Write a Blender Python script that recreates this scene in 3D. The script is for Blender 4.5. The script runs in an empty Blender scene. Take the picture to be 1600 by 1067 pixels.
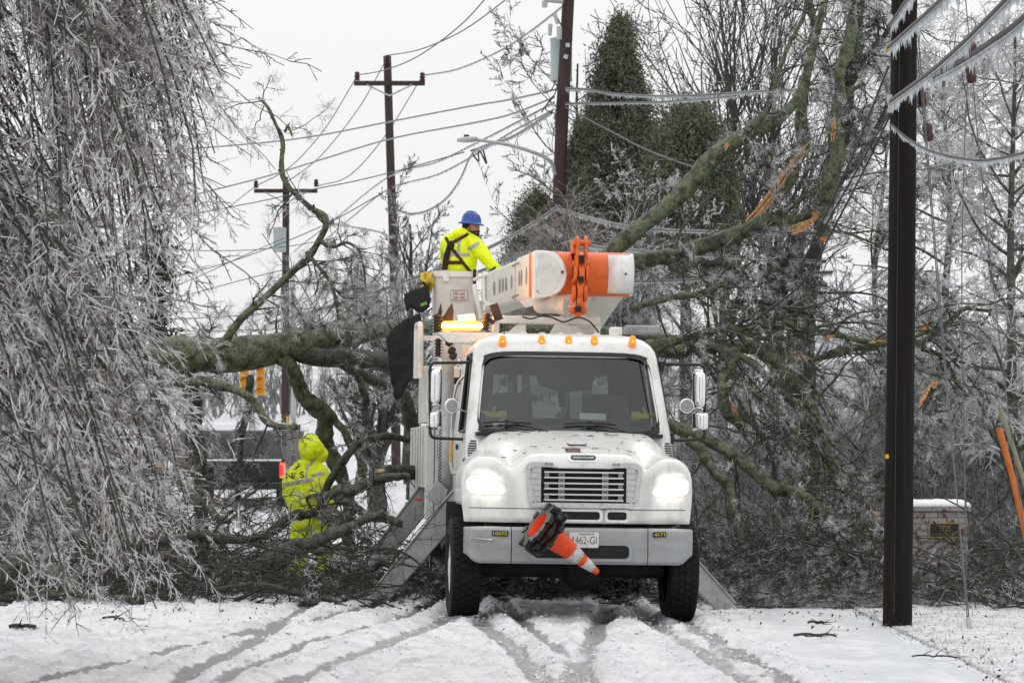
import bpy, bmesh, math, random
import numpy as np
from mathutils import Vector, Matrix, noise as mnoise
from mathutils.bvhtree import BVHTree

# ---------------------------------------------------------------- camera, world, sun, exposure
SC = bpy.context.scene
COL = SC.collection
FPX, CH, HY = 5215.0, 1.85, 700.0          # focal length in photo pixels, eye height, horizon row
cam_d = bpy.data.cameras.new('camera')
cam_d.sensor_width = 36.0
cam_d.lens = 36.0 * FPX / 1600.0
cam_d.shift_y = (HY - 533.5) / 1600.0
cam_d.clip_start = 0.5
cam_d.clip_end = 2000.0
cam_d.dof.use_dof = True
cam_d.dof.focus_distance = 36.0
cam_d.dof.aperture_fstop = 7.1
cam = bpy.data.objects.new('camera', cam_d)
COL.objects.link(cam)
cam.location = (0, 0, CH)
cam.rotation_euler = (math.radians(90), 0, 0)
SC.camera = cam

world = bpy.data.worlds.new('World')
SC.world = world
world.use_nodes = True
wn = world.node_tree
for n in list(wn.nodes):
    wn.nodes.remove(n)
SUN_EL, SUN_ROT = math.radians(50), math.radians(205)
sky = wn.nodes.new('ShaderNodeTexSky')
sky.sky_type = 'NISHITA'
sky.sun_disc = False
sky.sun_elevation = SUN_EL
sky.sun_rotation = SUN_ROT
sky.dust_density = 8.0
hs = wn.nodes.new('ShaderNodeHueSaturation')
hs.inputs['Saturation'].default_value = 0.06
wn.links.new(sky.outputs[0], hs.inputs['Color'])
mx = wn.nodes.new('ShaderNodeMix')
mx.data_type = 'RGBA'
mx.inputs['Factor'].default_value = 0.90       # overcast: a flat white cloud layer over the sky
wn.links.new(hs.outputs[0], mx.inputs['A'])
mx.inputs['B'].default_value = (9.75, 9.8, 9.8, 1)
bg = wn.nodes.new('ShaderNodeBackground')
bg.inputs['Strength'].default_value = 0.1
# overcast luminance: brighter overhead than at the horizon
wtc = wn.nodes.new('ShaderNodeTexCoord'); wsp = wn.nodes.new('ShaderNodeSeparateXYZ'); wn.links.new(wtc.outputs['Generated'], wsp.inputs[0])
wma = wn.nodes.new('ShaderNodeMath'); wma.operation = 'MULTIPLY_ADD'; wma.use_clamp = False
wcl = wn.nodes.new('ShaderNodeClamp'); wn.links.new(wsp.outputs['Z'], wcl.inputs['Value'])
wn.links.new(wcl.outputs[0], wma.inputs[0]); wma.inputs[1].default_value = 0.45; wma.inputs[2].default_value = 0.99
wvm = wn.nodes.new('ShaderNodeVectorMath'); wvm.operation = 'SCALE'
wn.links.new(mx.outputs['Result'], wvm.inputs[0]); wn.links.new(wma.outputs[0], wvm.inputs['Scale'])
wn.links.new(wvm.outputs[0], bg.inputs['Color'])
wo = wn.nodes.new('ShaderNodeOutputWorld')
wn.links.new(bg.outputs[0], wo.inputs['Surface'])

sun_d = bpy.data.lights.new('sun', 'SUN')
sun_d.energy = 0.5
sun_d.angle = math.radians(40)
sun_d.color = (1.0, 0.98, 0.95)
sun = bpy.data.objects.new('sun', sun_d)
COL.objects.link(sun)
sun.rotation_euler = (math.radians(90) - SUN_EL, 0, math.radians(180) - SUN_ROT + math.radians(180))
sun.location = (0, -20, 40)

SC.view_settings.view_transform = 'Standard'
SC.view_settings.look = 'None'
SC.view_settings.exposure = 0.0
SC.view_settings.gamma = 1.0
SC.cycles.max_bounces = 8
SC.cycles.transparent_max_bounces = 16

RNG = np.random.default_rng(7)

# ---------------------------------------------------------------- measuring helpers
def P(px, py, d):
    return Vector(((px - 800.0) / FPX * d, d, CH + (HY - py) / FPX * d))

def gz(x, y):
    """ground height (numpy friendly)"""
    x = np.asarray(x, float); y = np.asarray(y, float)
    z = -0.014 * np.clip(x - 0.65, -5, 5)
    s = 0.023 * 8.0 * np.logaddexp(0, (y - 62.0) / 8.0)
    return z + s

# ---------------------------------------------------------------- object helpers
def empty(name, loc=(0, 0, 0), rz=0.0):
    o = bpy.data.objects.new(name, None)
    o.empty_display_size = 0.2
    COL.objects.link(o)
    o.location = loc
    o.rotation_euler = (0, 0, rz)
    return o

def tag(o, label=None, cat=None, group=None, kind=None):
    if label: o['label'] = label
    if cat: o['category'] = cat
    if group: o['group'] = group
    if kind: o['kind'] = kind
    return o

def thing(name, label, cat, loc=(0, 0, 0), rz=0.0, group=None):
    return tag(empty(name, loc, rz), label, cat, group)

def link(name, me, mats, parent=None, smooth=None, loc=None):
    o = bpy.data.objects.new(name, me)
    COL.objects.link(o)
    if not isinstance(mats, (list, tuple)): mats = [mats]
    if len(me.materials) == 0:
        for m in mats: me.materials.append(m)
    if parent is not None: o.parent = parent
    if loc is not None: o.location = loc
    if smooth is not None:
        me.polygons.foreach_set('use_smooth', [bool(smooth)] * len(me.polygons))
    return o

def bm_obj(name, bm, mats, parent=None, smooth=False, bevel=0.0, auto=None, seg=2):
    me = bpy.data.meshes.new(name)
    bmesh.ops.recalc_face_normals(bm, faces=bm.faces)
    bm.to_mesh(me)
    bm.free()
    o = link(name, me, mats, parent, smooth)
    if bevel > 0:
        m = o.modifiers.new('bevel', 'BEVEL')
        m.width = bevel; m.segments = seg; m.limit_method = 'ANGLE'; m.angle_limit = math.radians(35)
    if auto is not None:
        sharp(me, auto)
    return o

def sharp(me, deg):
    me.polygons.foreach_set('use_smooth', [True] * len(me.polygons))
    try:
        me.set_sharp_from_angle(angle=math.radians(deg))
    except Exception:
        pass

def box(bm, c, s, rot=None, mat=0):
    """box centre c, full size s"""
    m = Matrix.Translation(Vector(c))
    if rot is not None: m = m @ rot
    m = m @ Matrix.Diagonal((s[0], s[1], s[2], 1))
    r = bmesh.ops.create_cube(bm, size=1.0, matrix=m)
    if mat:
        for f in {f for v in r['verts'] for f in v.link_faces}: f.material_index = mat
    return r['verts']

def bx(bm, x0, x1, y0, y1, z0, z1, mat=0):
    return box(bm, ((x0 + x1) / 2, (y0 + y1) / 2, (z0 + z1) / 2), (x1 - x0, y1 - y0, z1 - z0), None, mat)

def cyl(bm, a, b, r0, r1=None, seg=16, cap=True, mat=0):
    a = Vector(a); b = Vector(b)
    if r1 is None: r1 = r0
    d = b - a
    q = Vector((0, 0, 1)).rotation_difference(d.normalized()).to_matrix().to_4x4()
    m = Matrix.Translation((a + b) / 2) @ q
    r = bmesh.ops.create_cone(bm, cap_ends=cap, segments=seg, radius1=max(r0, 1e-5), radius2=max(r1, 1e-5), depth=d.length, matrix=m)
    if mat:
        for f in {f for v in r['verts'] for f in v.link_faces}: f.material_index = mat
    return r['verts']

def lathe(bm, prof, seg=24, mtx=Matrix.Identity(4), mat=0):
    """prof: list of (r, z) revolved about z, then mtx"""
    rings = []
    for r, z in prof:
        ring = []
        if r < 1e-6:
            ring = [bm.verts.new(mtx @ Vector((0, 0, z)))]
        else:
            for i in range(seg):
                t = 2 * math.pi * i / seg
                ring.append(bm.verts.new(mtx @ Vector((r * math.cos(t), r * math.sin(t), z))))
        rings.append(ring)
    for a, b in zip(rings[:-1], rings[1:]):
        for i in range(seg):
            j = (i + 1) % seg
            vs = [a[i % len(a)], a[j % len(a)], b[j % len(b)], b[i % len(b)]]
            u = []
            for v in vs:
                if v not in u: u.append(v)
            if len(u) >= 3:
                f = bm.faces.new(u); f.material_index = mat
    return rings

def loft(bm, rings, closed=True, cap=True, mat=0):
    vr = [[bm.verts.new(Vector(p)) for p in r] for r in rings]
    n = len(vr[0])
    for a, b in zip(vr[:-1], vr[1:]):
        for i in range(n if closed else n - 1):
            j = (i + 1) % n
            f = bm.faces.new((a[i], a[j], b[j], b[i])); f.material_index = mat
    if cap and closed:
        for r in (vr[0], vr[-1]):
            try:
                f = bm.faces.new(r); f.material_index = mat
            except ValueError: pass
    return vr

def prism(bm, pts, axis_vec, mat=0):
    """closed polygon pts (3D) extruded by axis_vec"""
    a = [bm.verts.new(Vector(p)) for p in pts]
    b = [bm.verts.new(Vector(p) + Vector(axis_vec)) for p in pts]
    n = len(a)
    fs = [bm.faces.new(a), bm.faces.new(list(reversed(b)))]
    for i in range(n):
        j = (i + 1) % n
        fs.append(bm.faces.new((a[j], a[i], b[i], b[j])))
    for f in fs: f.material_index = mat
    return fs

def rrect(x0, x1, z0, z1, r, n=5):
    """rounded rectangle in 2D"""
    out = []
    for cx, cz, a0 in ((x1 - r, z1 - r, 0), (x0 + r, z1 - r, 90), (x0 + r, z0 + r, 180), (x1 - r, z0 + r, 270)):
        for i in range(n + 1):
            a = math.radians(a0 + 90.0 * i / n)
            out.append((cx + r * math.cos(a), cz + r * math.sin(a)))
    return out

def smooth_path(pts, n):
    """Catmull-Rom resampling of 3D (or 4D) points -> (n, dim)"""
    p = np.array([tuple(q) for q in pts], float)
    if len(p) == 2:
        t = np.linspace(0, 1, n)[:, None]
        return p[0] * (1 - t) + p[1] * t
    e = np.vstack([2 * p[0] - p[1], p, 2 * p[-1] - p[-2]])
    seg = np.linalg.norm(np.diff(p[:, :3], axis=0), axis=1)
    cum = np.concatenate([[0], np.cumsum(seg)])
    s = np.linspace(0, cum[-1], n)
    k = np.clip(np.searchsorted(cum, s, side='right') - 1, 0, len(p) - 2)
    t = ((s - cum[k]) / np.maximum(seg[k], 1e-9))[:, None]
    a, b, c, d = e[k], e[k + 1], e[k + 2], e[k + 3]
    return 0.5 * ((2 * b) + (c - a) * t + (2 * a - 5 * b + 4 * c - d) * t ** 2 + (3 * b - a - 3 * c + d) * t ** 3)

# ---------------------------------------------------------------- fast tubes for wood, wires and ice
class Tubes:
    def __init__(s):
        s.v = []; s.f = []; s.n = 0; s.m = []

    def add(s, Pn, R, sides=5, mat=0, tip=True, rough=0.0, seed=0):
        Pn = np.asarray(Pn, np.float32); R = np.asarray(R, np.float32)
        if Pn.ndim == 2: Pn = Pn[None]; R = R[None]
        n, k, _ = Pn.shape
        if n == 0: return
        T = np.gradient(Pn, axis=1)
        T /= np.maximum(np.linalg.norm(T, axis=2, keepdims=True), 1e-9)
        m = T.mean(axis=1)
        ref = np.where(np.abs(m[:, 2:3]) > 0.75 * np.maximum(np.linalg.norm(m, axis=1, keepdims=True), 1e-9), np.array([[1.0, 0.13, 0]]), np.array([[0, 0.11, 1.0]]))
        A = np.cross(T, ref[:, None, :]); A /= np.maximum(np.linalg.norm(A, axis=2, keepdims=True), 1e-9)
        B = np.cross(T, A)
        th = np.arange(sides) * (2 * math.pi / sides)
        c = np.cos(th)[None, None, :, None]; q = np.sin(th)[None, None, :, None]
        if rough:
            g = np.random.default_rng(seed).normal(size=(n, k, sides)); g = g + np.roll(g, 1, 1) + np.roll(g, 1, 2) * .7
            R3 = R[:, :, None] * (1 + rough * g)
        else: R3 = np.broadcast_to(R[:, :, None], (n, k, sides))
        V = Pn[:, :, None, :] + R3[..., None] * (A[:, :, None, :] * c + B[:, :, None, :] * q)
        base = s.n + (np.arange(n) * k * sides)[:, None, None]
        i = np.arange(k - 1)[None, :, None] * sides
        j = np.arange(sides)[None, None, :]; j2 = (j + 1) % sides
        F = np.stack(np.broadcast_arrays(base + i + j, base + i + j2, base + i + sides + j2, base + i + sides + j), axis=-1).reshape(-1, 4)
        s.v.append(V.reshape(-1, 3)); s.f.append(F); s.n += n * k * sides
        s.m.append(np.full(len(F), mat, np.int32))

    def build(s, name, mats, parent=None, smooth=True):
        me = bpy.data.meshes.new(name)
        V = np.concatenate(s.v).astype(np.float32); F = np.concatenate(s.f).astype(np.int32); M = np.concatenate(s.m)
        me.vertices.add(len(V)); me.vertices.foreach_set('co', V.ravel())
        me.loops.add(F.size); me.loops.foreach_set('vertex_index', F.ravel())
        me.polygons.add(len(F)); me.polygons.foreach_set('loop_start', np.arange(len(F), dtype=np.int32) * 4)
        me.polygons.foreach_set('material_index', M)
        me.polygons.foreach_set('use_smooth', np.full(len(F), smooth, bool))
        me.update(calc_edges=True)
        return link(name, me, mats, parent)

def unit(a):
    return a / np.maximum(np.linalg.norm(a, axis=-1, keepdims=True), 1e-9)

def grow(rng, Pp, Rp, per, lo, hi, ang=(30, 65), k=4, rf=0.6, rmax=None, bias=(0, 0, 0), curl=0.0, jit=0.12, tmin=0.15, tmax=1.0, tip=0.25, rel=True, pl=None):
    """children of parent polylines; lengths lo..hi (fraction of the parent's length if rel, else metres)"""
    Pp = np.asarray(Pp, float); Rp = np.asarray(Rp, float)
    n, kp, _ = Pp.shape
    if per < 1:
        keep = rng.random(n) < per
        Pp = Pp[keep]; Rp = Rp[keep]; n = len(Pp); per = 1
        if pl is not None: pl = pl[keep]
    N = n * per
    idx = np.repeat(np.arange(n), per)
    t = rng.uniform(tmin, tmax, N) * (kp - 1)
    i0 = np.minimum(t.astype(int), kp - 2); fr = (t - i0)[:, None]
    O = Pp[idx, i0] * (1 - fr) + Pp[idx, i0 + 1] * fr
    r0 = Rp[idx, i0] * (1 - fr[:, 0]) + Rp[idx, i0 + 1] * fr[:, 0]
    T = unit(Pp[idx, i0 + 1] - Pp[idx, i0])
    rv = unit(rng.normal(size=(N, 3)))
    perp = unit(np.cross(T, rv))
    a = np.radians(rng.uniform(ang[0], ang[1], N))[:, None]
    D = unit(T * np.cos(a) + perp * np.sin(a))
    if rel:
        L = np.linalg.norm(np.diff(Pp, axis=1), axis=2).sum(1)[idx]
    else:
        L = np.ones(N)
    L = L * rng.uniform(lo, hi, N) * (1.0 - 0.45 * (t / (kp - 1)) if rel else 1.0)
    step = (L / (k - 1))[:, None]
    out = np.empty((N, k, 3)); out[:, 0] = O
    b = np.array(bias, float)[None, :]
    for q in range(1, k):
        D = unit(D + b * (1.0 / (k - 1)) + rng.normal(size=(N, 3)) * jit)
        out[:, q] = out[:, q - 1] + D * step
    r = r0 * rf
    if rmax is not None: r = np.minimum(r, rmax)
    R = r[:, None] * np.linspace(1, tip, k)[None, :]
    return out, R
# ---------------------------------------------------------------- materials
MATS = {}
def _ramp(nt, fac, stops):
    r = nt.nodes.new('ShaderNodeValToRGB')
    while len(r.color_ramp.elements) > 2: r.color_ramp.elements.remove(r.color_ramp.elements[-1])
    for i, (p, c) in enumerate(stops):
        if i < 2: e = r.color_ramp.elements[i]; e.position = p
        else: e = r.color_ramp.elements.new(p)
        e.color = (c[0], c[1], c[2], 1)
    nt.links.new(fac, r.inputs['Fac'])
    return r.outputs['Color']

def mat(name, base, rough=0.5, metal=0.0, var=None, bump=None, spec=0.5, coat=0.0, trans=0.0, ior=1.45, emit=None, subs=0.0):
    """principled with noise-varied colour. var=(scale, other_colour, lo, hi[, stretch]); bump=(scale, strength, dist)"""
    m = bpy.data.materials.new(name); m.use_nodes = True
    nt = m.node_tree; b = nt.nodes['Principled BSDF']
    b.inputs['Base Color'].default_value = (*base, 1)
    b.inputs['Roughness'].default_value = rough
    b.inputs['Metallic'].default_value = metal
    b.inputs['Specular IOR Level'].default_value = spec
    b.inputs['Coat Weight'].default_value = coat
    b.inputs['Transmission Weight'].default_value = trans
    b.inputs['IOR'].default_value = ior
    tc = nt.nodes.new('ShaderNodeTexCoord')
    vars_ = var if isinstance(var, list) else ([var] if var else [])
    col = None
    for v in vars_:
        mp = nt.nodes.new('ShaderNodeMapping')
        nt.links.new(tc.outputs['Object'], mp.inputs['Vector'])
        if len(v) > 4: mp.inputs['Scale'].default_value = v[4]
        nz = nt.nodes.new('ShaderNodeTexNoise'); nz.inputs['Scale'].default_value = v[0]
        nz.inputs['Detail'].default_value = 6; nz.inputs['Roughness'].default_value = 0.65
        nt.links.new(mp.outputs[0], nz.inputs['Vector'])
        fac = _ramp(nt, nz.outputs['Fac'], [(v[2], (0, 0, 0)), (v[3], (1, 1, 1))])
        mix = nt.nodes.new('ShaderNodeMix'); mix.data_type = 'RGBA'
        nt.links.new(fac, mix.inputs['Factor'])
        if col is None: mix.inputs['A'].default_value = (*base, 1)
        else: nt.links.new(col, mix.inputs['A'])
        mix.inputs['B'].default_value = (*v[1], 1)
        col = mix.outputs['Result']
    if col is not None: nt.links.new(col, b.inputs['Base Color'])
    if bump:
        nz = nt.nodes.new('ShaderNodeTexNoise'); nz.inputs['Scale'].default_value = bump[0]
        nz.inputs['Detail'].default_value = 5
        nt.links.new(tc.outputs['Object'], nz.inputs['Vector'])
        bp = nt.nodes.new('ShaderNodeBump'); bp.inputs['Strength'].default_value = bump[1]; bp.inputs['Distance'].default_value = bump[2]
        nt.links.new(nz.outputs['Fac'], bp.inputs['Height'])
        nt.links.new(bp.outputs[0], b.inputs['Normal'])
    if emit:
        b.inputs['Emission Color'].default_value = (*emit[0], 1)
        b.inputs['Emission Strength'].default_value = emit[1]
    if subs:
        b.inputs['Subsurface Weight'].default_value = subs
        b.inputs['Subsurface Radius'].default_value = (0.05, 0.05, 0.05)
    MATS[name] = m
    return m

M_white = mat('white_truck_paint', (0.80, 0.80, 0.78), 0.28, var=[(1.6, (0.66, 0.65, 0.61), 0.45, 0.75), (9, (0.52, 0.505, 0.47), 0.54, 0.78, (1, 1, .35)), (3.5, (0.60, 0.585, 0.55), 0.52, 0.70, (1, 1, .6)), (90, (0.10, 0.09, 0.08), 0.71, 0.75)], coat=0.3)
M_white2 = mat('worn_white_paint', (0.72, 0.71, 0.67), 0.45, var=[(2.5, (0.50, 0.48, 0.44), 0.5, 0.78), (30, (0.45, 0.42, 0.38), 0.66, 0.78)])
M_bodywhite = mat('white_body_panels', (0.70, 0.69, 0.66), 0.45, var=[(3, (0.46, 0.45, 0.42), 0.5, 0.8, (1, 1, 0.25)), (40, (0.35, 0.33, 0.3), 0.68, 0.8)])
M_grey = mat('grey_bumper_paint', (0.34, 0.35, 0.36), 0.42, metal=0.15, var=[(3, (0.25, 0.255, 0.26), 0.45, 0.75), (60, (0.15, 0.15, 0.14), 0.70, 0.78)])
M_steel = mat('grey_steel', (0.32, 0.32, 0.315), 0.4, metal=0.35, var=[(6, (0.18, 0.17, 0.16), 0.5, 0.75)])
M_silver = mat('silver_grille_plastic', (0.56, 0.56, 0.57), 0.35, metal=0.4, var=[(20, (0.3, 0.3, 0.3), 0.5, 0.8)])
M_alu = mat('aluminium_bar', (0.62, 0.62, 0.62), 0.3, metal=0.7)
M_chrome = mat('chrome', (0.85, 0.86, 0.87), 0.06, metal=1.0)
M_black = mat('black_rubber', (0.014, 0.014, 0.014), 0.6, var=(30, (0.03, 0.03, 0.028), 0.5, 0.8))
M_tyre = mat('tyre_rubber', (0.008, 0.008, 0.0085), 0.7, spec=.3, var=[(7, (0.025, 0.024, 0.022), 0.58, 0.8)], bump=(60, 0.3, 0.01))
M_blackp = mat('black_plastic', (0.012, 0.012, 0.013), 0.35)
M_dark = mat('dark_underbody', (0.012, 0.011, 0.011), 0.8, var=(9, (0.03, 0.027, 0.024), 0.5, 0.8))
M_orange = mat('orange_boom_paint', (0.72, 0.13, 0.015), 0.4, var=[(7, (0.50, 0.085, 0.012), 0.5, 0.75), (45, (0.28, 0.06, 0.02), 0.66, 0.76)])
M_orange2 = mat('chipped_orange_paint', (0.70, 0.12, 0.015), 0.42, var=[(9, (0.42, 0.07, 0.01), 0.5, 0.75), (26, (0.8, 0.62, 0.5), 0.66, 0.69)])
M_amber = mat('amber_lens_lit', (0.9, 0.35, 0.03), 0.2, emit=((1.0, 0.34, 0.02), 1.6))
M_amberhot = mat('amber_beacon_lit', (0.9, 0.5, 0.1), 0.2, emit=((1.0, 0.52, 0.12), 22.0))
M_amberlens = mat('amber_marker_lens', (0.8, 0.25, 0.02), 0.2, emit=((1.0, 0.24, 0.01), 0.55))
M_amber2 = mat('amber_marker_lit', (0.9, 0.5, 0.1), 0.2, emit=((1.0, 0.50, 0.09), 6.0))
M_head = mat('headlight_lens_lit', (0.9, 0.9, 0.85), 0.1, emit=((1.0, 0.96, 0.78), 40.0))
M_headrim = mat('headlight_glass', (0.8, 0.78, 0.7), 0.08, emit=((1.0, 0.92, 0.66), 2.2))
M_red = mat('red_lens_lit', (0.5, 0.02, 0.02), 0.2, emit=((1.0, 0.06, 0.04), 0.6))
M_redhot = mat('red_lamp_lit', (0.9, 0.1, 0.08), 0.2, emit=((1.0, 0.16, 0.10), 2.5))
M_yel = mat('hi_vis_yellow_cloth', (0.84, 0.98, 0.006), 0.6, var=(9, (0.72, 0.90, 0.006), 0.5, 0.8), bump=(11, 0.9, 0.05))
M_reflect = mat('grey_reflective_tape', (0.40, 0.41, 0.42), 0.45, var=(40, (0.3, 0.3, 0.31), 0.5, 0.7))
M_harness = mat('brown_harness_webbing', (0.06, 0.018, 0.012), 0.8, var=(40, (0.03, 0.015, 0.012), 0.5, 0.7))
M_blackcloth = mat('black_cloth', (0.014, 0.014, 0.016), 0.85, var=(8, (0.03, 0.03, 0.033), 0.5, 0.8), bump=(7, 0.6, 0.05))
M_skin = mat('skin', (0.45, 0.23, 0.16), 0.5, var=(25, (0.36, 0.16, 0.11), 0.5, 0.8), subs=0.1)
M_beard = mat('dark_beard', (0.02, 0.014, 0.01), 0.8)
M_hat = mat('blue_hard_hat', (0.018, 0.075, 0.33), 0.3)
M_hatred = mat('red_sticker', (0.5, 0.05, 0.02), 0.5)
M_rope = mat('yellow_rope', (0.62, 0.45, 0.03), 0.8, var=(60, (0.35, 0.22, 0.03), 0.5, 0.7))
M_yellow = mat('yellow_paint', (0.65, 0.36, 0.015), 0.5, var=(20, (0.5, 0.26, 0.01), 0.5, 0.7))
M_cone = mat('orange_cone_plastic', (0.78, 0.065, 0.008), 0.4, var=[(12, (0.55, 0.04, 0.006), 0.5, 0.8), (50, (0.25, 0.03, 0.01), 0.7, 0.78)])
M_conewhite = mat('white_reflective_collar', (0.55, 0.54, 0.52), 0.5, var=[(38, (0.28, 0.26, 0.25), 0.52, 0.6, (1, 1, 0.4))])
M_plate = mat('white_plate', (0.66, 0.67, 0.66), 0.4, var=(30, (0.5, 0.5, 0.49), 0.55, 0.75))
M_ink = mat('black_ink', (0.015, 0.015, 0.02), 0.6)
M_redink = mat('red_ink', (0.35, 0.03, 0.04), 0.6)
M_goldink = mat('yellow_sticker_ink', (0.62, 0.42, 0.05), 0.5)
M_paper = mat('white_paper', (0.75, 0.75, 0.73), 0.8)
M_glove = mat('yellow_leather_glove', (0.62, 0.48, 0.06), 0.8, var=(40, (0.45, 0.33, 0.05), 0.5, 0.7))
M_seat = mat('grey_seat_cloth', (0.11, 0.115, 0.12), 0.9)
M_inter = mat('grey_cab_trim', (0.07, 0.073, 0.076), 0.8)
M_brownglove = mat('brown_work_glove', (0.03, 0.017, 0.012), 0.8)
M_pole = mat('creosoted_pole_wood', (0.010, 0.008, 0.0075), 0.8, spec=0.2, var=[(4, (0.020, 0.016, 0.014), 0.48, 0.66, (5, 5, 0.14)), (30, (0.07, 0.065, 0.06), 0.71, 0.75, (2, 2, .4))], bump=(40, 0.4, 0.01))
M_polefar = mat('weathered_pole_wood', (0.035, 0.022, 0.019), 0.8, var=(5, (0.06, 0.042, 0.036), 0.45, 0.7, (6, 6, 0.3)))
M_galv = mat('galvanised_steel', (0.46, 0.47, 0.47), 0.5, metal=0.2, var=[(6, (0.34, 0.345, 0.345), 0.4, 0.7), (25, (0.22, 0.21, 0.2), 0.6, 0.75)])
M_trafo = mat('grey_transformer_paint', (0.36, 0.41, 0.41), 0.4)
M_insul = mat('brown_porcelain', (0.05, 0.014, 0.012), 0.25)
M_wire = mat('black_cable', (0.035, 0.037, 0.042), 0.5)
M_wirefar = mat('iced_grey_cable', (0.12, 0.125, 0.13), 0.4)
M_sigyel = mat('signal_yellow_paint', (0.75, 0.36, 0.01), 0.45)
M_brickcap = mat('snow_cap', (0.82, 0.83, 0.85), 0.7, bump=(30, 0.4, 0.02))
M_torn = mat('torn_orange_wood', (0.52, 0.30, 0.12), 0.75, var=[(18, (0.30, 0.10, 0.025), 0.4, 0.65, (3, 3, 1)), (40, (0.74, 0.52, 0.28), 0.5, 0.62, (3, 3, 1))])
M_cuttan = mat('pale_cut_wood', (0.55, 0.34, 0.15), 0.8, var=(25, (0.4, 0.2, 0.07), 0.5, 0.7))
M_darkcar = mat('black_vehicle_paint', (0.012, 0.013, 0.015), 0.2, coat=0.5)
M_carglass = mat('dark_vehicle_glass', (0.02, 0.022, 0.025), 0.05)
M_snow = mat('snow', (0.80, 0.81, 0.84), 0.75, bump=(25, 0.4, 0.03))

# bark: moss-green with dark and tan patches
def bark(name, moss, dark, tan, s=6.0, frost=0.0):
    m = mat(name, moss, 0.5, var=[(s * 1.3, dark, 0.44, 0.62), (s * 5, dark, 0.50, 0.64), (s * 1.1, tan, 0.60, 0.74)], bump=(s * 6, 0.7, 0.03))
    return m
M_bark = bark('mossy_bark', (0.125, 0.150, 0.078), (0.020, 0.021, 0.014), (0.30, 0.25, 0.17))
M_barkdark = bark('dark_wet_bark', (0.048, 0.058, 0.034), (0.012, 0.012, 0.009), (0.12, 0.11, 0.09), 9)
M_barkgrey = bark('grey_branch_bark', (0.13, 0.14, 0.105), (0.026, 0.026, 0.020), (0.22, 0.215, 0.18), 9)
M_bgbark = mat('grey_background_bark', (0.060, 0.054, 0.050), 0.9, var=(5, (0.035, 0.031, 0.030), 0.45, 0.7))

# ice-coated twigs: pale glaze over brown wood
def ice(name, pale, dark, lo, hi, scale=9.0, rough=0.22, tr=0.35):
    m = bpy.data.materials.new(name); m.use_nodes = True
    nt = m.node_tree; b = nt.nodes['Principled BSDF']
    tc = nt.nodes.new('ShaderNodeTexCoord')
    nz = nt.nodes.new('ShaderNodeTexNoise'); nz.inputs['Scale'].default_value = scale; nz.inputs['Detail'].default_value = 4
    nt.links.new(tc.outputs['Object'], nz.inputs['Vector'])
    c = _ramp(nt, nz.outputs['Fac'], [(lo, dark), (hi, pale)])
    nt.links.new(c, b.inputs['Base Color'])
    b.inputs['Roughness'].default_value = rough
    b.inputs['Specular IOR Level'].default_value = 0.6
    t = nt.nodes.new('ShaderNodeBsdfTranslucent')
    nt.links.new(c, t.inputs['Color'])
    ms = nt.nodes.new('ShaderNodeMixShader'); ms.inputs['Fac'].default_value = tr
    out = [n for n in nt.nodes if n.type == 'OUTPUT_MATERIAL'][0]
    nt.links.new(b.outputs[0], ms.inputs[1]); nt.links.new(t.outputs[0], ms.inputs[2]); nt.links.new(ms.outputs[0], out.inputs['Surface'])
    return m
M_icetwig = ice('ice_glazed_twig', (0.82, 0.825, 0.84), (0.065, 0.06, 0.05), 0.42, 0.54, 6)
M_icetwigw = ice('ice_glazed_willow_twig', (0.86, 0.855, 0.86), (0.19, 0.145, 0.135), 0.38, 0.54, 9)
M_icewbrown = ice('thin_glazed_brown_twig', (0.58, 0.54, 0.53), (0.11, 0.075, 0.068), 0.42, 0.60, 5)
M_icebright = ice('white_iced_twig', (0.84, 0.845, 0.86), (0.30, 0.28, 0.27), 0.38, 0.52, 3)
M_icebg = ice('frosted_background_twig', (0.68, 0.68, 0.69), (0.085, 0.078, 0.072), 0.43, 0.60, 5, 0.35)
M_icedark = ice('thinly_iced_dark_twig', (0.55, 0.55, 0.54), (0.040, 0.042, 0.030), 0.50, 0.62, 12)
M_ice = ice('icicle_ice', (0.86, 0.88, 0.90), (0.66, 0.69, 0.72), 0.4, 0.6, 10, 0.15, 0.5)
M_tan = ice('iced_tan_twig', (0.66, 0.62, 0.60), (0.22, 0.16, 0.13), 0.38, 0.62, 7)

def glass(name, tint, ior=1.5, rough=0.0):
    m = bpy.data.materials.new(name); m.use_nodes = True
    nt = m.node_tree
    for n in list(nt.nodes): nt.nodes.remove(n)
    o = nt.nodes.new('ShaderNodeOutputMaterial')
    t = nt.nodes.new('ShaderNodeBsdfTransparent'); t.inputs['Color'].default_value = (*tint, 1)
    g = nt.nodes.new('ShaderNodeBsdfGlossy'); g.inputs['Roughness'].default_value = rough
    fr = nt.nodes.new('ShaderNodeFresnel'); fr.inputs['IOR'].default_value = ior
    ms = nt.nodes.new('ShaderNodeMixShader')
    nt.links.new(fr.outputs[0], ms.inputs['Fac']); nt.links.new(t.outputs[0], ms.inputs[1]); nt.links.new(g.outputs[0], ms.inputs[2])
    nt.links.new(ms.outputs[0], o.inputs['Surface'])
    return m
M_glass = glass('windshield_glass', (0.66, 0.76, 0.74), 1.75, 0.01)
M_glassdk = glass('tinted_side_glass', (0.50, 0.56, 0.55), 1.5)

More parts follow.
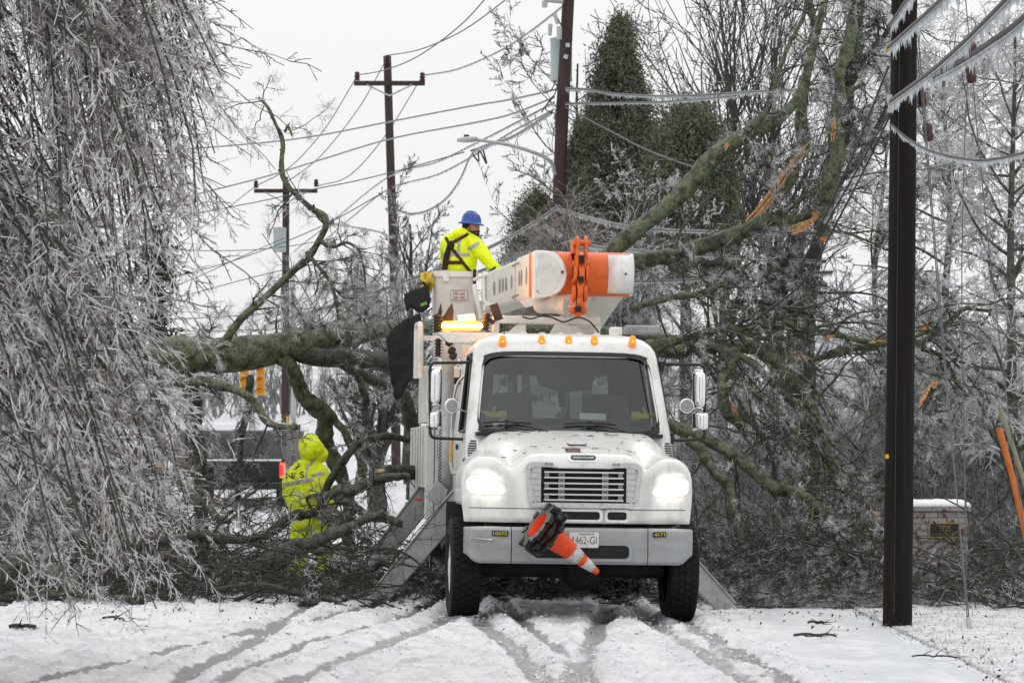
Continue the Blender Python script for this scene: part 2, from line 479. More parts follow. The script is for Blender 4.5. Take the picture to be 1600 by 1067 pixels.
def brick(name, c1, c2, mortar, scale, msize=0.02, worn=None):
    m = bpy.data.materials.new(name); m.use_nodes = True
    nt = m.node_tree; b = nt.nodes['Principled BSDF']; b.inputs['Roughness'].default_value = 0.9
    tc = nt.nodes.new('ShaderNodeTexCoord')
    sp = nt.nodes.new('ShaderNodeSeparateXYZ'); nt.links.new(tc.outputs['Object'], sp.inputs[0])
    ad = nt.nodes.new('ShaderNodeMath'); ad.operation = 'ADD'
    nt.links.new(sp.outputs['X'], ad.inputs[0]); nt.links.new(sp.outputs['Y'], ad.inputs[1])
    cb = nt.nodes.new('ShaderNodeCombineXYZ'); nt.links.new(ad.outputs[0], cb.inputs['X']); nt.links.new(sp.outputs['Z'], cb.inputs['Y'])
    br = nt.nodes.new('ShaderNodeTexBrick')
    br.inputs['Color1'].default_value = (*c1, 1); br.inputs['Color2'].default_value = (*c2, 1); br.inputs['Mortar'].default_value = (*mortar, 1)
    br.inputs['Scale'].default_value = scale; br.inputs['Mortar Size'].default_value = msize
    br.inputs['Brick Width'].default_value = 0.22; br.inputs['Row Height'].default_value = 0.075
    nt.links.new(cb.outputs[0], br.inputs['Vector'])
    col = br.outputs['Color']
    if worn:
        nz = nt.nodes.new('ShaderNodeTexNoise'); nz.inputs['Scale'].default_value = 9; nz.inputs['Detail'].default_value = 5
        nt.links.new(tc.outputs['Object'], nz.inputs['Vector'])
        fac = _ramp(nt, nz.outputs['Fac'], [(0.56, (0, 0, 0)), (0.62, (1, 1, 1))])
        mix = nt.nodes.new('ShaderNodeMix'); mix.data_type = 'RGBA'
        nt.links.new(fac, mix.inputs['Factor']); nt.links.new(col, mix.inputs['A']); mix.inputs['B'].default_value = (*worn, 1)
        col = mix.outputs['Result']
    nt.links.new(col, b.inputs['Base Color'])
    bp = nt.nodes.new('ShaderNodeBump'); bp.inputs['Strength'].default_value = 0.6; bp.inputs['Distance'].default_value = 0.02
    nt.links.new(br.outputs['Fac'], bp.inputs['Height']); bp.invert = True
    nt.links.new(bp.outputs[0], b.inputs['Normal'])
    return m
M_brickw = brick('painted_white_brick', (0.34, 0.325, 0.31), (0.28, 0.265, 0.25), (0.17, 0.16, 0.15), 1.0, 0.008, (0.13, 0.045, 0.035))
M_brickb = brick('brown_brick', (0.085, 0.034, 0.02), (0.06, 0.024, 0.015), (0.25, 0.2, 0.17), 1.0, 0.008)
M_brickg = brick('grey_far_brick', (0.14, 0.12, 0.11), (0.10, 0.09, 0.085), (0.2, 0.19, 0.18), 1.0, 0.01)

# text as a mesh, centred, in the local XZ plane facing -Y
def text_mesh(s, height, width=None, depth=0.0, shear=0.0, bold=0.0):
    cu = bpy.data.curves.new('text', 'FONT')
    cu.body = s; cu.size = 1.0; cu.align_x = 'CENTER'; cu.align_y = 'CENTER'; cu.shear = shear; cu.offset = bold
    cu.extrude = 0.0
    o = bpy.data.objects.new('text', cu); COL.objects.link(o)
    dg = bpy.context.evaluated_depsgraph_get()
    me = bpy.data.meshes.new_from_object(o.evaluated_get(dg))
    bpy.data.objects.remove(o); bpy.data.curves.remove(cu)
    co = np.empty(len(me.vertices) * 3, np.float32); me.vertices.foreach_get('co', co); co = co.reshape(-1, 3)
    lo = co.min(0); hi = co.max(0); c = (lo + hi) / 2
    sz = height / (hi[1] - lo[1]); sx = width / (hi[0] - lo[0]) if width else sz
    new = np.zeros_like(co); new[:, 0] = (co[:, 0] - c[0]) * sx; new[:, 2] = (co[:, 1] - c[1]) * sz
    me.vertices.foreach_set('co', new.ravel()); me.update()
    me.materials.clear()
    return me

def text_on(name, s, height, width, m, parent, loc, rot=None, shear=0.0, bold=0.0):
    me = text_mesh(s, height, width, shear=shear, bold=bold)
    o = link(name, me, m, parent)
    mt = Matrix.Translation(Vector(loc))
    if rot is not None: mt = mt @ rot
    o.matrix_local = mt
    return o
# ---------------------------------------------------------------- ground and road
def vnoise(x, y, seed=0):
    r = np.random.default_rng(seed); G = r.random((256, 256))
    xi = np.floor(x).astype(int); yi = np.floor(y).astype(int)
    fx = x - xi; fy = y - yi
    fx = fx * fx * (3 - 2 * fx); fy = fy * fy * (3 - 2 * fy)
    g = lambda a, b: G[a % 256, b % 256]
    return (g(xi, yi) * (1 - fx) + g(xi + 1, yi) * fx) * (1 - fy) + (g(xi, yi + 1) * (1 - fx) + g(xi + 1, yi + 1) * fx) * fy

def fbm(x, y, seed=0, octs=4):
    s = 0; a = 0.5; f = 1.0
    for o in range(octs):
        s = s + a * vnoise(x * f, y * f, seed + o); a *= 0.5; f *= 2.03
    return s

def gpt(px, py):
    d = CH * FPX / (py - HY)
    return ((px - 800) / FPX * d, d)

def grid_mesh(name, xs, ys, zf, mats, attrs=None):
    X, Y = np.meshgrid(xs, ys, indexing='ij')
    Z, at = zf(X, Y)
    nx, ny = X.shape
    V = np.stack([X, Y, Z], -1).reshape(-1, 3).astype(np.float32)
    i = np.arange(nx - 1)[:, None] * ny; j = np.arange(ny - 1)[None, :]
    F = np.stack([i + j, i + ny + j, i + ny + j + 1, i + j + 1], -1).reshape(-1, 4).astype(np.int32)
    me = bpy.data.meshes.new(name)
    me.vertices.add(len(V)); me.vertices.foreach_set('co', V.ravel())
    me.loops.add(F.size); me.loops.foreach_set('vertex_index', F.ravel())
    me.polygons.add(len(F)); me.polygons.foreach_set('loop_start', np.arange(len(F), dtype=np.int32) * 4)
    me.polygons.foreach_set('use_smooth', np.ones(len(F), bool))
    me.update(calc_edges=True)
    for k, a in at.items():
        t = me.attributes.new(k, 'FLOAT', 'POINT'); t.data.foreach_set('value', a.reshape(-1).astype(np.float32))
    return link(name, me, mats)

# ruts: photo rows on the flat road -> ground polylines (x as a function of y)
RUTS = [  # pts, half width, depth, ridge
    ([(470, 962), (400, 1010), (300, 1067)], 0.13, 0.045, 0.045),
    ([(705, 972), (560, 1030), (470, 1067)], 0.16, 0.055, 0.06),
    ([(640, 968), (470, 1020), (380, 1060)], 0.10, 0.03, 0.03),
    ([(745, 972), (800, 1015), (850, 1067)], 0.13, 0.045, 0.055),
    ([(800, 965), (860, 1010), (930, 1067)], 0.09, 0.03, 0.04),
    ([(948, 955), (928, 1000), (900, 1067)], 0.12, 0.06, 0.05),
    ([(990, 955), (1085, 1010), (1180, 1067)], 0.15, 0.055, 0.06),
    ([(1075, 978), (1160, 1025), (1240, 1067)], 0.15, 0.05, 0.055),
    ([(560, 962), (380, 1000), (200, 1045)], 0.14, 0.035, 0.035),
]
RUTW = []
for pts, w, dp, rg in RUTS:
    q = sorted([gpt(*p) for p in pts], key=lambda t: t[1])
    RUTW.append((np.array([t[1] for t in q]), np.array([t[0] for t in q]), w, dp, rg))

ROAD_R = 3.8
def road_z(X, Y):
    Z = gz(X, Y) + 0.012
    near = np.clip((60 - Y) / 12.0, 0, 1)
    wob = 0.10 * (fbm(Y * 0.8, X * 0.0 + 3, 5, 3) - 0.5)
    rut = np.zeros_like(X); ridge = np.zeros_like(X); dz = np.zeros_like(X)
    for ys, xs, w, dp, rg in RUTW:
        sl0 = (xs[1] - xs[0]) / (ys[1] - ys[0]); sl1 = (xs[-1] - xs[-2]) / (ys[-1] - ys[-2])
        xr = np.interp(Y, ys, xs) + np.where(Y < ys[0], (Y - ys[0]) * sl0, 0) + np.where(Y > ys[-1], (Y - ys[-1]) * sl1 * 0.5, 0) + wob
        dx = X - xr
        e = 0.5 + 1.0 * fbm(X * 5, Y * 2.0, 11, 3)
        core = np.exp(-np.abs(dx / (w * (0.55 + 0.9 * fbm(X * 3, Y * 1.2, 61, 3)))) ** 2.6) * np.clip(0.25 + 1.3 * fbm(X * 2, Y * 0.9, 71, 3), 0, 1)
        rut = np.maximum(rut, core)
        dz -= dp * 0.7 * core
        for s in (-1, 1):
            rd = np.exp(-((dx - s * (w + 0.09)) / 0.085) ** 2) * e
            ridge = np.maximum(ridge, rd); dz += rg * 0.55 * rd * (1 - core)
    shoulder = np.clip((X - 2.3) / 0.5, 0, 1)                 # smooth frozen strip towards the right edge
    lump = (fbm(X * 6, Y * 4, 21, 5) - 0.47) * 0.085 + np.abs(fbm(X * 16, Y * 10, 31, 3) - 0.45) * 0.13
    flat = (fbm(X * 1.6, Y * 0.7, 41, 4) - 0.47) * 0.05
    lump = lump * (1 - 0.75 * rut) * (1 - 0.75 * shoulder)
    Z = Z + near * (dz + lump + flat)
    wet = np.clip(0.5 - (lump * 9 + flat * 6) + 0.35 * rut, 0, 1) * near * np.clip((3.0 - np.abs(X - 0.2)) / 1.5, 0.25, 1)
    return Z, {'rut': rut * near * (1 - 0.3 * ridge), 'shoulder': shoulder, 'wet': wet}

def snow_material(name, road):
    m = bpy.data.materials.new(name); m.use_nodes = True
    nt = m.node_tree; b = nt.nodes['Principled BSDF']
    tc = nt.nodes.new('ShaderNodeTexCoord')
    def noise(scale, detail=6, st=(1, 1, 1)):
        mp = nt.nodes.new('ShaderNodeMapping'); nt.links.new(tc.outputs['Object'], mp.inputs['Vector']); mp.inputs['Scale'].default_value = st
        nz = nt.nodes.new('ShaderNodeTexNoise'); nz.inputs['Scale'].default_value = scale; nz.inputs['Detail'].default_value = detail
        nt.links.new(mp.outputs[0], nz.inputs['Vector'])
        return nz.outputs['Fac']
    def mixc(f, a, c):
        x = nt.nodes.new('ShaderNodeMix'); x.data_type = 'RGBA'
        nt.links.new(f, x.inputs['Factor'])
        if isinstance(a, tuple): x.inputs['A'].default_value = (*a, 1)
        else: nt.links.new(a, x.inputs['A'])
        x.inputs['B'].default_value = (*c, 1)
        return x.outputs['Result']
    col = mixc(_ramp(nt, noise(2.2), [(0.42, (0, 0, 0)), (0.70, (1, 1, 1))]), (0.70, 0.71, 0.735), (0.50, 0.515, 0.54))
    if road:
        at = nt.nodes.new('ShaderNodeAttribute'); at.attribute_name = 'rut'
        ad = nt.nodes.new('ShaderNodeMath'); ad.operation = 'MULTIPLY_ADD'
        nt.links.new(noise(9, 5, (1, 0.3, 1)), ad.inputs[0]); ad.inputs[1].default_value = 0.9; 
        nt.links.new(at.outputs['Fac'], ad.inputs[2])
        col = mixc(_ramp(nt, ad.outputs[0], [(0.80, (0, 0, 0)), (1.42, (1, 1, 1))]), col, (0.21, 0.22, 0.23))
        col = mixc(_ramp(nt, ad.outputs[0], [(1.25, (0, 0, 0)), (1.62, (0.8, 0.8, 0.8))]), col, (0.09, 0.093, 0.097))
        wt_ = nt.nodes.new('ShaderNodeAttribute'); wt_.attribute_name = 'wet'
        col = mixc(_ramp(nt, wt_.outputs['Fac'], [(0.45, (0, 0, 0)), (1.0, (0.75, 0.75, 0.75))]), col, (0.34, 0.355, 0.37))
        sh = nt.nodes.new('ShaderNodeAttribute'); sh.attribute_name = 'shoulder'
        ml = nt.nodes.new('ShaderNodeMath'); ml.operation = 'MULTIPLY'
        nt.links.new(_ramp(nt, noise(1.3, 5, (2.0, 0.35, 1)), [(0.42, (0, 0, 0)), (0.62, (1, 1, 1))]), ml.inputs[0]); nt.links.new(sh.outputs['Fac'], ml.inputs[1])
        col = mixc(ml.outputs[0], col, (0.56, 0.58, 0.61))
        rr = _ramp(nt, wt_.outputs['Fac'], [(0.4, (0.6,) * 3), (0.85, (0.22,) * 3)])
        nt.links.new(rr, b.inputs['Roughness'])
        col = mixc(_ramp(nt, noise(55, 3), [(0.72, (0, 0, 0)), (0.76, (1, 1, 1))]), col, (0.16, 0.15, 0.14))
    else:
        col = mixc(_ramp(nt, noise(16, 6), [(0.56, (0, 0, 0)), (0.66, (1, 1, 1))]), col, (0.30, 0.27, 0.24))
        col = mixc(_ramp(nt, noise(60, 3), [(0.62, (0, 0, 0)), (0.68, (1, 1, 1))]), col, (0.10, 0.075, 0.06))
        b.inputs['Roughness'].default_value = 0.8
    nt.links.new(col, b.inputs['Base Color'])
    bp = nt.nodes.new('ShaderNodeBump'); bp.inputs['Strength'].default_value = 0.9; bp.inputs['Distance'].default_value = 0.02
    nt.links.new(noise(45, 5), bp.inputs['Height']); nt.links.new(bp.outputs[0], b.inputs['Normal'])
    b.inputs['Subsurface Weight'].default_value = 0.0
    return m

M_roadsnow = snow_material('rutted_road_snow', True)
M_vergesnow = snow_material('verge_snow_with_litter', False)
def axis(*segs):
    return np.unique(np.concatenate([np.linspace(a, b, n) for a, b, n in segs]).round(5))
road = grid_mesh('road', axis((-5.6, 3.8, 310), (3.8, 3.95, 3)), axis((14, 24, 20), (24, 42, 420), (42, 70, 90), (70, 300, 80)), road_z, M_roadsnow)
tag(road, kind='structure')
def ground_z(X, Y):
    on = (X > -5.65) & (X < 3.97) & (Y > 13) & (Y < 301)
    near = np.clip((80 - Y) / 20, 0, 1)
    lump = (fbm(X * 3, Y * 2.2, 51, 4) - 0.47) * 0.07 * near
    Z = gz(X, Y) + np.where(on, -0.16, np.clip((X - 3.8) * 0.05, 0, 0.04) + lump + 0.01)
    return Z, {}
ground = grid_mesh('ground', axis((-260, -40, 20), (-40, -5.6, 60), (-5.6, 3.95, 12), (3.95, 9, 110), (9, 40, 60), (40, 260, 20)),
                   axis((-60, 20, 20), (20, 48, 260), (48, 100, 80), (100, 300, 40), (300, 480, 12)), ground_z, M_vergesnow)
tag(ground, kind='structure')
# loose clods thrown up along the wheel tracks
rg = np.random.default_rng(404); cx_, cy_ = [], []
for ys, xs, w, dp, rg_ in RUTW:
    n = 260; yy_ = rg.uniform(26, 40, n); cx_.append(np.interp(yy_, ys, xs) + rg.choice([-1, 1], n) * (w + .09 + np.abs(rg.normal(0, .09, n)))); cy_.append(yy_)
cx_ = np.concatenate(cx_ + [rg.uniform(-5, 3, 700)]); cy_ = np.concatenate(cy_ + [rg.uniform(26, 38, 700)])
cz_, _ = road_z(cx_, cy_); n = len(cx_); rad = .006 + .020 * rg.random(n) ** 3
octa = np.array([(1, 0, 0), (0, 1, 0), (-1, 0, 0), (0, -1, 0), (0, 0, .8), (0, 0, -.6)], float)
V = (octa[None] * rg.uniform(.6, 1.3, (n, 6, 1)) + rg.normal(0, .15, (n, 6, 3))) * rad[:, None, None] + np.stack([cx_, cy_, cz_ + rad * .3], 1)[:, None]
tri = np.array([(0, 1, 4), (1, 2, 4), (2, 3, 4), (3, 0, 4), (1, 0, 5), (2, 1, 5), (3, 2, 5), (0, 3, 5)])
Fc = (np.arange(n)[:, None, None] * 6 + tri[None]).reshape(-1, 3)
me = bpy.data.meshes.new('snow_clods'); me.from_pydata(V.reshape(-1, 3).tolist(), [], Fc.tolist())
sc_o = link('snow_clods', me, M_snow, None, smooth=True); tag(sc_o, 'loose clods of snow thrown up beside the wheel tracks', 'snow clods', kind='stuff')
# ---------------------------------------------------------------- bucket truck (local: x to the right of the picture, y to the rear, z up)
TRX, TRY, YAW, ROLL = 0.70, 35.0, 0.072, 0.014
truck = thing('bucket_truck', 'white bucket truck with headlights and amber beacon lit, facing along the snowy road', 'truck', (TRX, TRY, 0.0))
truck.rotation_euler = (0, ROLL, YAW)
TM = Matrix.Translation((TRX, TRY, 0.0)) @ Matrix.Rotation(YAW, 4, 'Z') @ Matrix.Rotation(ROLL, 4, 'Y')
TMI = TM.inverted()
def T(px, py, L):
    d = TRY + L
    for _ in range(4):
        q = TMI @ P(px, py, d)
        d += L - q.y
    return TMI @ P(px, py, d)
def tb(name, m, fn, parent=None, **k):
    bm = bmesh.new(); fn(bm)
    return bm_obj(name, bm, m, truck if parent is None else parent, **k)

# --- hood
def sst(a, b, x):
    t = min(1, max(0, (x - a) / (b - a))); return t * t * (3 - 2 * t)
HW = 1.27
def hood_H(x, y):
    ax = abs(x)
    w0 = 0.52 + 0.30 * sst(0, 1.45, y)
    hood = 1.745 + 0.30 * (y / 1.45) ** 0.85 - 0.03 * (ax / 0.9) ** 2
    k = sst(w0, w0 + 0.36, ax)
    fend = 1.715 + 0.05 * math.sin(min(1, max(0, y / 1.5)) * math.pi) + 0.03 * (y / 1.45)
    h = hood * (1 - k) + fend * k
    h -= 0.15 * math.exp(-((ax - 0.70) / 0.11) ** 2) * (1 - sst(0.25, 1.0, y))
    e = max(0, (ax - 0.90) / (HW - 0.90))
    if e > 0:
        h = 1.06 + (h - 1.06) * max(0.0, 1 - e ** 3.2) ** (1 / 3.2)
    return h
def hood_yf(x):
    ax = abs(x)
    return 0.05 + 0.30 * (ax / HW) ** 3 + 0.03 * (ax / HW) + 0.055 * math.exp(-((ax - 0.69) / 0.09) ** 2)
def hood_pt(x, z, y):
    k = 1 - 0.055 * max(0, min(1, (1.60 - z) / 0.54))
    return Vector((x * k, y, z))
def hood_front(x, z):
    """a point on the front face at (x, z)"""
    return hood_yf(x)
hm = bmesh.new()
NX, NF, NR, NT = 90, 8, 7, 20
cols = []
for i in range(NX + 1):
    s = -1 + 2 * i / NX
    x = HW * math.sin(s * math.pi / 2) * 0.999
    yf = hood_yf(x); r = 0.13
    Hr = hood_H(x, yf + r)
    r_ = min(r, max(0.0, Hr - 1.06) * 0.9)
    col = []
    for j in range(NF + 1):
        z = 1.06 + (Hr - r_ - 1.06) * j / NF
        col.append(hood_pt(x, z, yf + 0.03 * (1 - j / NF) * 0))
    for j in range(1, NR + 1):
        a = math.pi / 2 * j / NR
        col.append(hood_pt(x, Hr - r_ + r_ * math.sin(a), yf + r * (1 - math.cos(a))))
    for j in range(1, NT + 1):
        y = yf + r + (1.62 - yf - r) * j / NT
        col.append(hood_pt(x, hood_H(x, min(y, 1.45)), y))
    cols.append([hm.verts.new(p) for p in col])
for a, b in zip(cols[:-1], cols[1:]):
    for j in range(len(a) - 1):
        hm.faces.new((a[j], b[j], b[j + 1], a[j + 1]))
hood = bm_obj('hood', hm, M_white, truck, smooth=True)
hood.modifiers.new('thick', 'SOLIDIFY').thickness = 0.02
def seam(bm):   # shut line across the front
    for s in (-1, 1):
        xs = np.linspace(0, 1.2, 24) * s
        top = [hood_pt(x, 1.212, hood_yf(x) - 0.002) for x in xs]; bot = [hood_pt(x, 1.204, hood_yf(x) - 0.002) for x in xs]
        vt = [bm.verts.new(p) for p in top]; vb = [bm.verts.new(p) for p in bot]
        for k in range(23): bm.faces.new((vt[k], vt[k + 1], vb[k + 1], vb[k]))
tb('shut_line', M_dark, seam, hood)
def lowgrille(bm):
    for x0, x1 in ((-0.34, 0.21), (0.29, 0.49)):
        pts = rrect(x0, x1, 1.10, 1.185, 0.03)
        prism(bm, [(p[0], 0.046, p[1]) for p in pts], (0, 0.05, 0))
tb('lower_intake', M_dark, lowgrille, hood)
def lowframe(bm):
    for x0, x1 in ((-0.37, 0.24), (0.26, 0.53)):
        o = rrect(x0, x1, 1.075, 1.21, 0.04); n = rrect(x0 + 0.03, x1 - 0.03, 1.10, 1.185, 0.03)
        loft(bm, [[(p[0], 0.048, p[1]) for p in o], [(p[0], 0.036, p[1]) for p in o], [(p[0], 0.036, p[1]) for p in n], [(p[0], 0.048, p[1]) for p in n]], cap=False)
tb('intake_frame', M_white, lowframe, hood, smooth=False)
def handle_slot(bm):
    pts = [(-0.11, 0.52, 1.895), (-0.09, 0.44, 1.873), (0.09, 0.44, 1.873), (0.11, 0.52, 1.895), (0.08, 0.465, 1.880), (-0.08, 0.465, 1.880)]
    prism(bm, pts, (0, 0, 0.012))
tb('hood_handle', M_blackp, handle_slot, hood)
HOODR = Matrix.Rotation(math.radians(-62), 4, 'X')
def stick(bm):
    bm.faces.new([bm.verts.new(Vector((x, y, hood_H(x, y) + 0.004))) for x, y in ((-0.14, 0.22), (0.02, 0.22), (0.02, 0.40), (-0.14, 0.40))])
tb('warning_sticker', M_ink, stick, hood)
def stick2(bm):
    bm.faces.new([bm.verts.new(Vector((x, y, hood_H(x, y) + 0.006))) for x, y in ((-0.14, 0.355), (0.02, 0.355), (0.02, 0.402), (-0.14, 0.402))])
tb('sticker_band', M_redink, stick2, hood)
def sticker_lines(bm):
    for y in (0.25, 0.28, 0.31):
        bm.faces.new([bm.verts.new(Vector((x, yy, hood_H(x, yy) + 0.006))) for x, yy in ((-0.12, y), (-0.02 + 0.02 * (y > .22), y), (-0.02 + 0.02 * (y > .22), y + 0.004), (-0.12, y + 0.004))])
tb('sticker_print', M_plate, sticker_lines, hood)
# scraps of bark and twig lying on the hood
rr = random.Random(5)
def debris(bm):
    for k in range(34):
        x = rr.uniform(-0.8, 0.8); y = rr.uniform(0.25, 1.35)
        a = rr.uniform(0, 3.14); l = rr.uniform(0.012, 0.045)
        cyl(bm, (x - l * math.cos(a), y - l * math.sin(a), hood_H(x, y) + 0.006), (x + l * math.cos(a), y + l * math.sin(a), hood_H(x, y) + 0.010), 0.004, 0.003, 5)
db = bmesh.new(); debris(db)
o = bm_obj('bark_scraps', db, M_barkdark, None); o.matrix_world = TM
tag(o, 'dark bark scraps scattered over the white truck hood', 'bark scraps', kind='stuff')

# emblem
def oval(a, b, n=40): return [(a * math.cos(2 * math.pi * i / n), b * math.sin(2 * math.pi * i / n)) for i in range(n)]
EMB = Matrix.Translation((0.03, 0.082, 1.742)) @ Matrix.Rotation(math.radians(-32), 4, 'X')
def pill(a, b, n=12):
    out = []
    for c, s in ((a - b, -90), (-(a - b), 90)):
        for i in range(n + 1):
            t = math.radians(s + 180 * i / n); out.append((c + b * math.cos(t), b * math.sin(t)))
    return out
def emb_plate(a, b, y0, y1):
    def f(bm):
        prism(bm, [EMB @ Vector((p[0], y1, p[1])) for p in pill(a, b)], EMB.to_3x3() @ Vector((0, y0 - y1, 0)))
    return f
badge = tb('badge', M_chrome, emb_plate(0.158, 0.047, 0.03, -0.014))
tb('badge_field', M_ink, emb_plate(0.130, 0.030, 0.0, -0.018), badge)
ins = tb('badge_inlay', M_plate, emb_plate(0.146, 0.039, 0.0, -0.016), badge)
tx = text_on('badge_lettering', 'FREIGHTLINER', 0.029, 0.222, M_plate, badge, (0, 0, 0), shear=0.25, bold=0.02)
tx.matrix_local = EMB @ Matrix.Translation((0, -0.0205, 0))

# --- grille (trapezoid), a little proud of the hood front
GC = 0.035
def gr_out(sc=0.0, z0=1.225, z1=1.70):
    pts = []
    wt, wb = 0.62 - sc, 0.585 - sc
    z0 += sc; z1 -= sc
    r = 0.09 - sc * 0.5
    for (cx, cz, a0) in ((wt - r, z1 - r, 0), (-(wt - r), z1 - r, 90), (-(wb - r), z0 + r, 180), (wb - r, z0 + r, 270)):
        for i in range(7):
            a = math.radians(a0 + 90 * i / 6); pts.append((GC + cx + r * math.cos(a), cz + r * math.sin(a)))
    return pts
def gnotch(pts, amt):
    out = []
    for x, z in pts: out.append((x, z))
    return out
def grille_outline(sc, top_dip):
    """closed outline with the dip in the middle of the top rail"""
    base = gr_out(sc)
    right = base[:7]; rest = base[7:]
    z1 = 1.70 - sc
    mid = [(GC + x, z1 - top_dip * (1 - sst(0.27, 0.36, abs(x)))) for x in np.linspace(0.45, -0.45, 25)]
    return right + mid + rest
gm = bmesh.new()
o1 = grille_outline(0, 0.055); i1 = grille_outline(0.052, 0.012)
loft(gm, [[(p[0], 0.075, p[1]) for p in o1], [(p[0], 0.018, p[1]) for p in o1], [(p[0] , 0.010, p[1]) for p in [(a[0] * .97 + b[0] * .03, a[1] * .97 + b[1] * .03) for a, b in zip(o1, i1)]], [(p[0], 0.012, p[1]) for p in i1], [(p[0], 0.055, p[1]) for p in i1]], cap=False)
grille = bm_obj('grille', gm, M_silver, truck); sharp(grille.data, 40)
tb('grille_core', M_dark, lambda bm: prism(bm, [(p[0], 0.046, p[1]) for p in grille_outline(0.045, 0.01)], (0, 0.003, 0)), grille)
for s in (-1, 1):
    def sidepanels(bm):
        for k in range(6):
            z0 = 1.285 + k * 0.062
            w = 0.57 - 0.02 * (1 - k / 5)
            bx(bm, GC + min(s * 0.45, s * w), GC + max(s * 0.45, s * w), 0.026, 0.045, z0, z0 + 0.054)
            bx(bm, GC + min(s * 0.45, s * w), GC + max(s * 0.45, s * w), 0.018, 0.045, z0 + 0.054, z0 + 0.061)
    tb('side_vane', M_silver, sidepanels, grille, bevel=0.002)
for k in range(6):
    z = 1.302 + k * 0.0585
    tb('grille_bar', M_alu, lambda bm: bx(bm, GC - 0.42, GC + 0.42, 0.004, 0.030, z - 0.007, z + 0.010), grille, bevel=0.003)
def brackets(bm):
    for k in range(5):
        z = 1.331 + k * 0.0585
        for x in (-0.235, 0.225):
            bx(bm, GC + x - 0.032, GC + x + 0.032, 0.012, 0.03, z - 0.017, z + 0.021)
    for k in (0, 2, 4):
        z = 1.331 + k * 0.0585
        for x in (-0.39, 0.385):
            bx(bm, GC + x - 0.022, GC + x + 0.022, 0.010, 0.03, z - 0.017, z + 0.021)
tb('grille_bracket', M_steel, brackets, grille, bevel=0.002)
def slots(bm):
    for k in range(5):
        z = 1.333 + k * 0.0585
        for x in (-0.235, 0.225): bx(bm, GC + x - 0.022, GC + x + 0.022, 0.009, 0.013, z - 0.006, z + 0.006)
    for k in (0, 2, 4):
        z = 1.333 + k * 0.0585
        for x in (-0.39, 0.385): cyl(bm, (GC + x, 0.007, z), (GC + x, 0.012, z), 0.007, seg=8)
    for sx, zz in ((-0.555, 1.62), (0.555, 1.62), (-0.53, 1.28), (0.53, 1.28)): cyl(bm, (GC + sx, 0.008, zz), (GC + sx, 0.02, zz), 0.009, seg=8)
tb('bracket_slot', M_ink, slots, grille)
for x in (-0.37, 0.335):
    l = tb('marker_lamp', M_blackp, lambda bm: bx(bm, GC + x - 0.038, GC + x + 0.038, -0.004, 0.012, 1.672, 1.695), grille, bevel=0.004)
    tb('lamp_diode', M_plate, lambda bm: [bx(bm, GC + x + q * 0.02 - 0.008, GC + x + q * 0.02 + 0.008, -0.007, 0.0, 1.678, 1.689) for q in (-1, 0, 1)], l)

# --- headlights: teardrop lens on the swept fender front
def hl_outline(s, g=1.0):
    base = [(1.19, 1.50), (1.195, 1.43), (1.17, 1.375), (1.08, 1.355), (0.95, 1.352), (0.84, 1.362), (0.805, 1.385), (0.815, 1.43), (0.87, 1.49), (0.96, 1.53), (1.06, 1.545), (1.14, 1.538)]
    p = smooth_path([(a, b, 0) for a, b in base + base[:1]], 49)[:-1]
    c = np.array([1.01, 1.445])
    return [((c[0] + (q[0] - c[0]) * g) * s, c[1] + (q[1] - c[1]) * g) for q in p]
def lens(s, g0, off, bulge):
    def f(bm):
        rings = []
        for g in (1.0, 0.85, 0.6, 0.3):
            rings.append([hood_pt(x, z, hood_yf(x) - off - bulge * (1 - g * g)) for x, z in hl_outline(s, g0 * g)])
        rings.insert(0, [hood_pt(x, z, hood_yf(x) + 0.03) for x, z in hl_outline(s, g0)])
        loft(bm, rings, cap=True)
    return f
for s in (-1, 1):
    h = tb('headlight', M_headrim, lens(s, 1.0, 0.010, 0.02), smooth=True)
    tb('lamp_bulb', M_head, lens(s, 0.72, 0.034, 0.012), h, smooth=True)

# --- hood side vents near the cowl
for s in (-1, 1):
    vm = Matrix.Translation((s * 1.055, 1.28, 1.83)) @ Matrix.Rotation(math.radians(s * 48), 4, 'Z') @ Matrix.Rotation(math.radians(-12), 4, 'X')
    v = tb('hood_vent', M_white, lambda bm: prism(bm, [vm @ Vector((p[0], 0, p[1])) for p in oval(0.075, 0.115)], vm.to_3x3() @ Vector((0, -0.02, 0))), hood)
    tb('vent_slat', M_dark, lambda bm: [bx(bm, -math.sqrt(max(.001, .0042 - (q * .6) ** 2)), math.sqrt(max(.001, .0042 - (q * .6) ** 2)), -0.024, -0.018, q - 0.008, q + 0.008) for q in (-.08, -.053, -.026, 0, .026, .053, .08)], v).matrix_local = vm

# --- bumper
def bump_y(x):
    ax = abs(x); return 0.0 + 0.02 * ax + (0.0 if ax < 0.95 else 0.9 * (ax - 0.95) ** 1.6)
def bumper_seg(x0, x1, n=10):
    def f(bm):
        rings = []
        for x in np.linspace(x0, x1, n):
            e = sst(1.02, 1.21, abs(x))
            zt = 1.015 - 0.01 * e; zb = 0.632 + 0.10 * e * e
            y = bump_y(x)
            pr = [(y + 0.02, zt), (y, zt - 0.03), (y - 0.012, (zt + zb) / 2), (y, zb + 0.03), (y + 0.025, zb), (y + 0.22, zb), (y + 0.22, zt)]
            rings.append([(x, a, b) for a, b in pr])
        loft(bm, rings)
    return f
bumper = tb('bumper', M_grey, bumper_seg(-0.715, 0.715), bevel=0.006)
for s in (-1, 1):
    tb('bumper_end', M_grey, bumper_seg(s * 0.722, s * 1.205, 14), bumper, bevel=0.006)
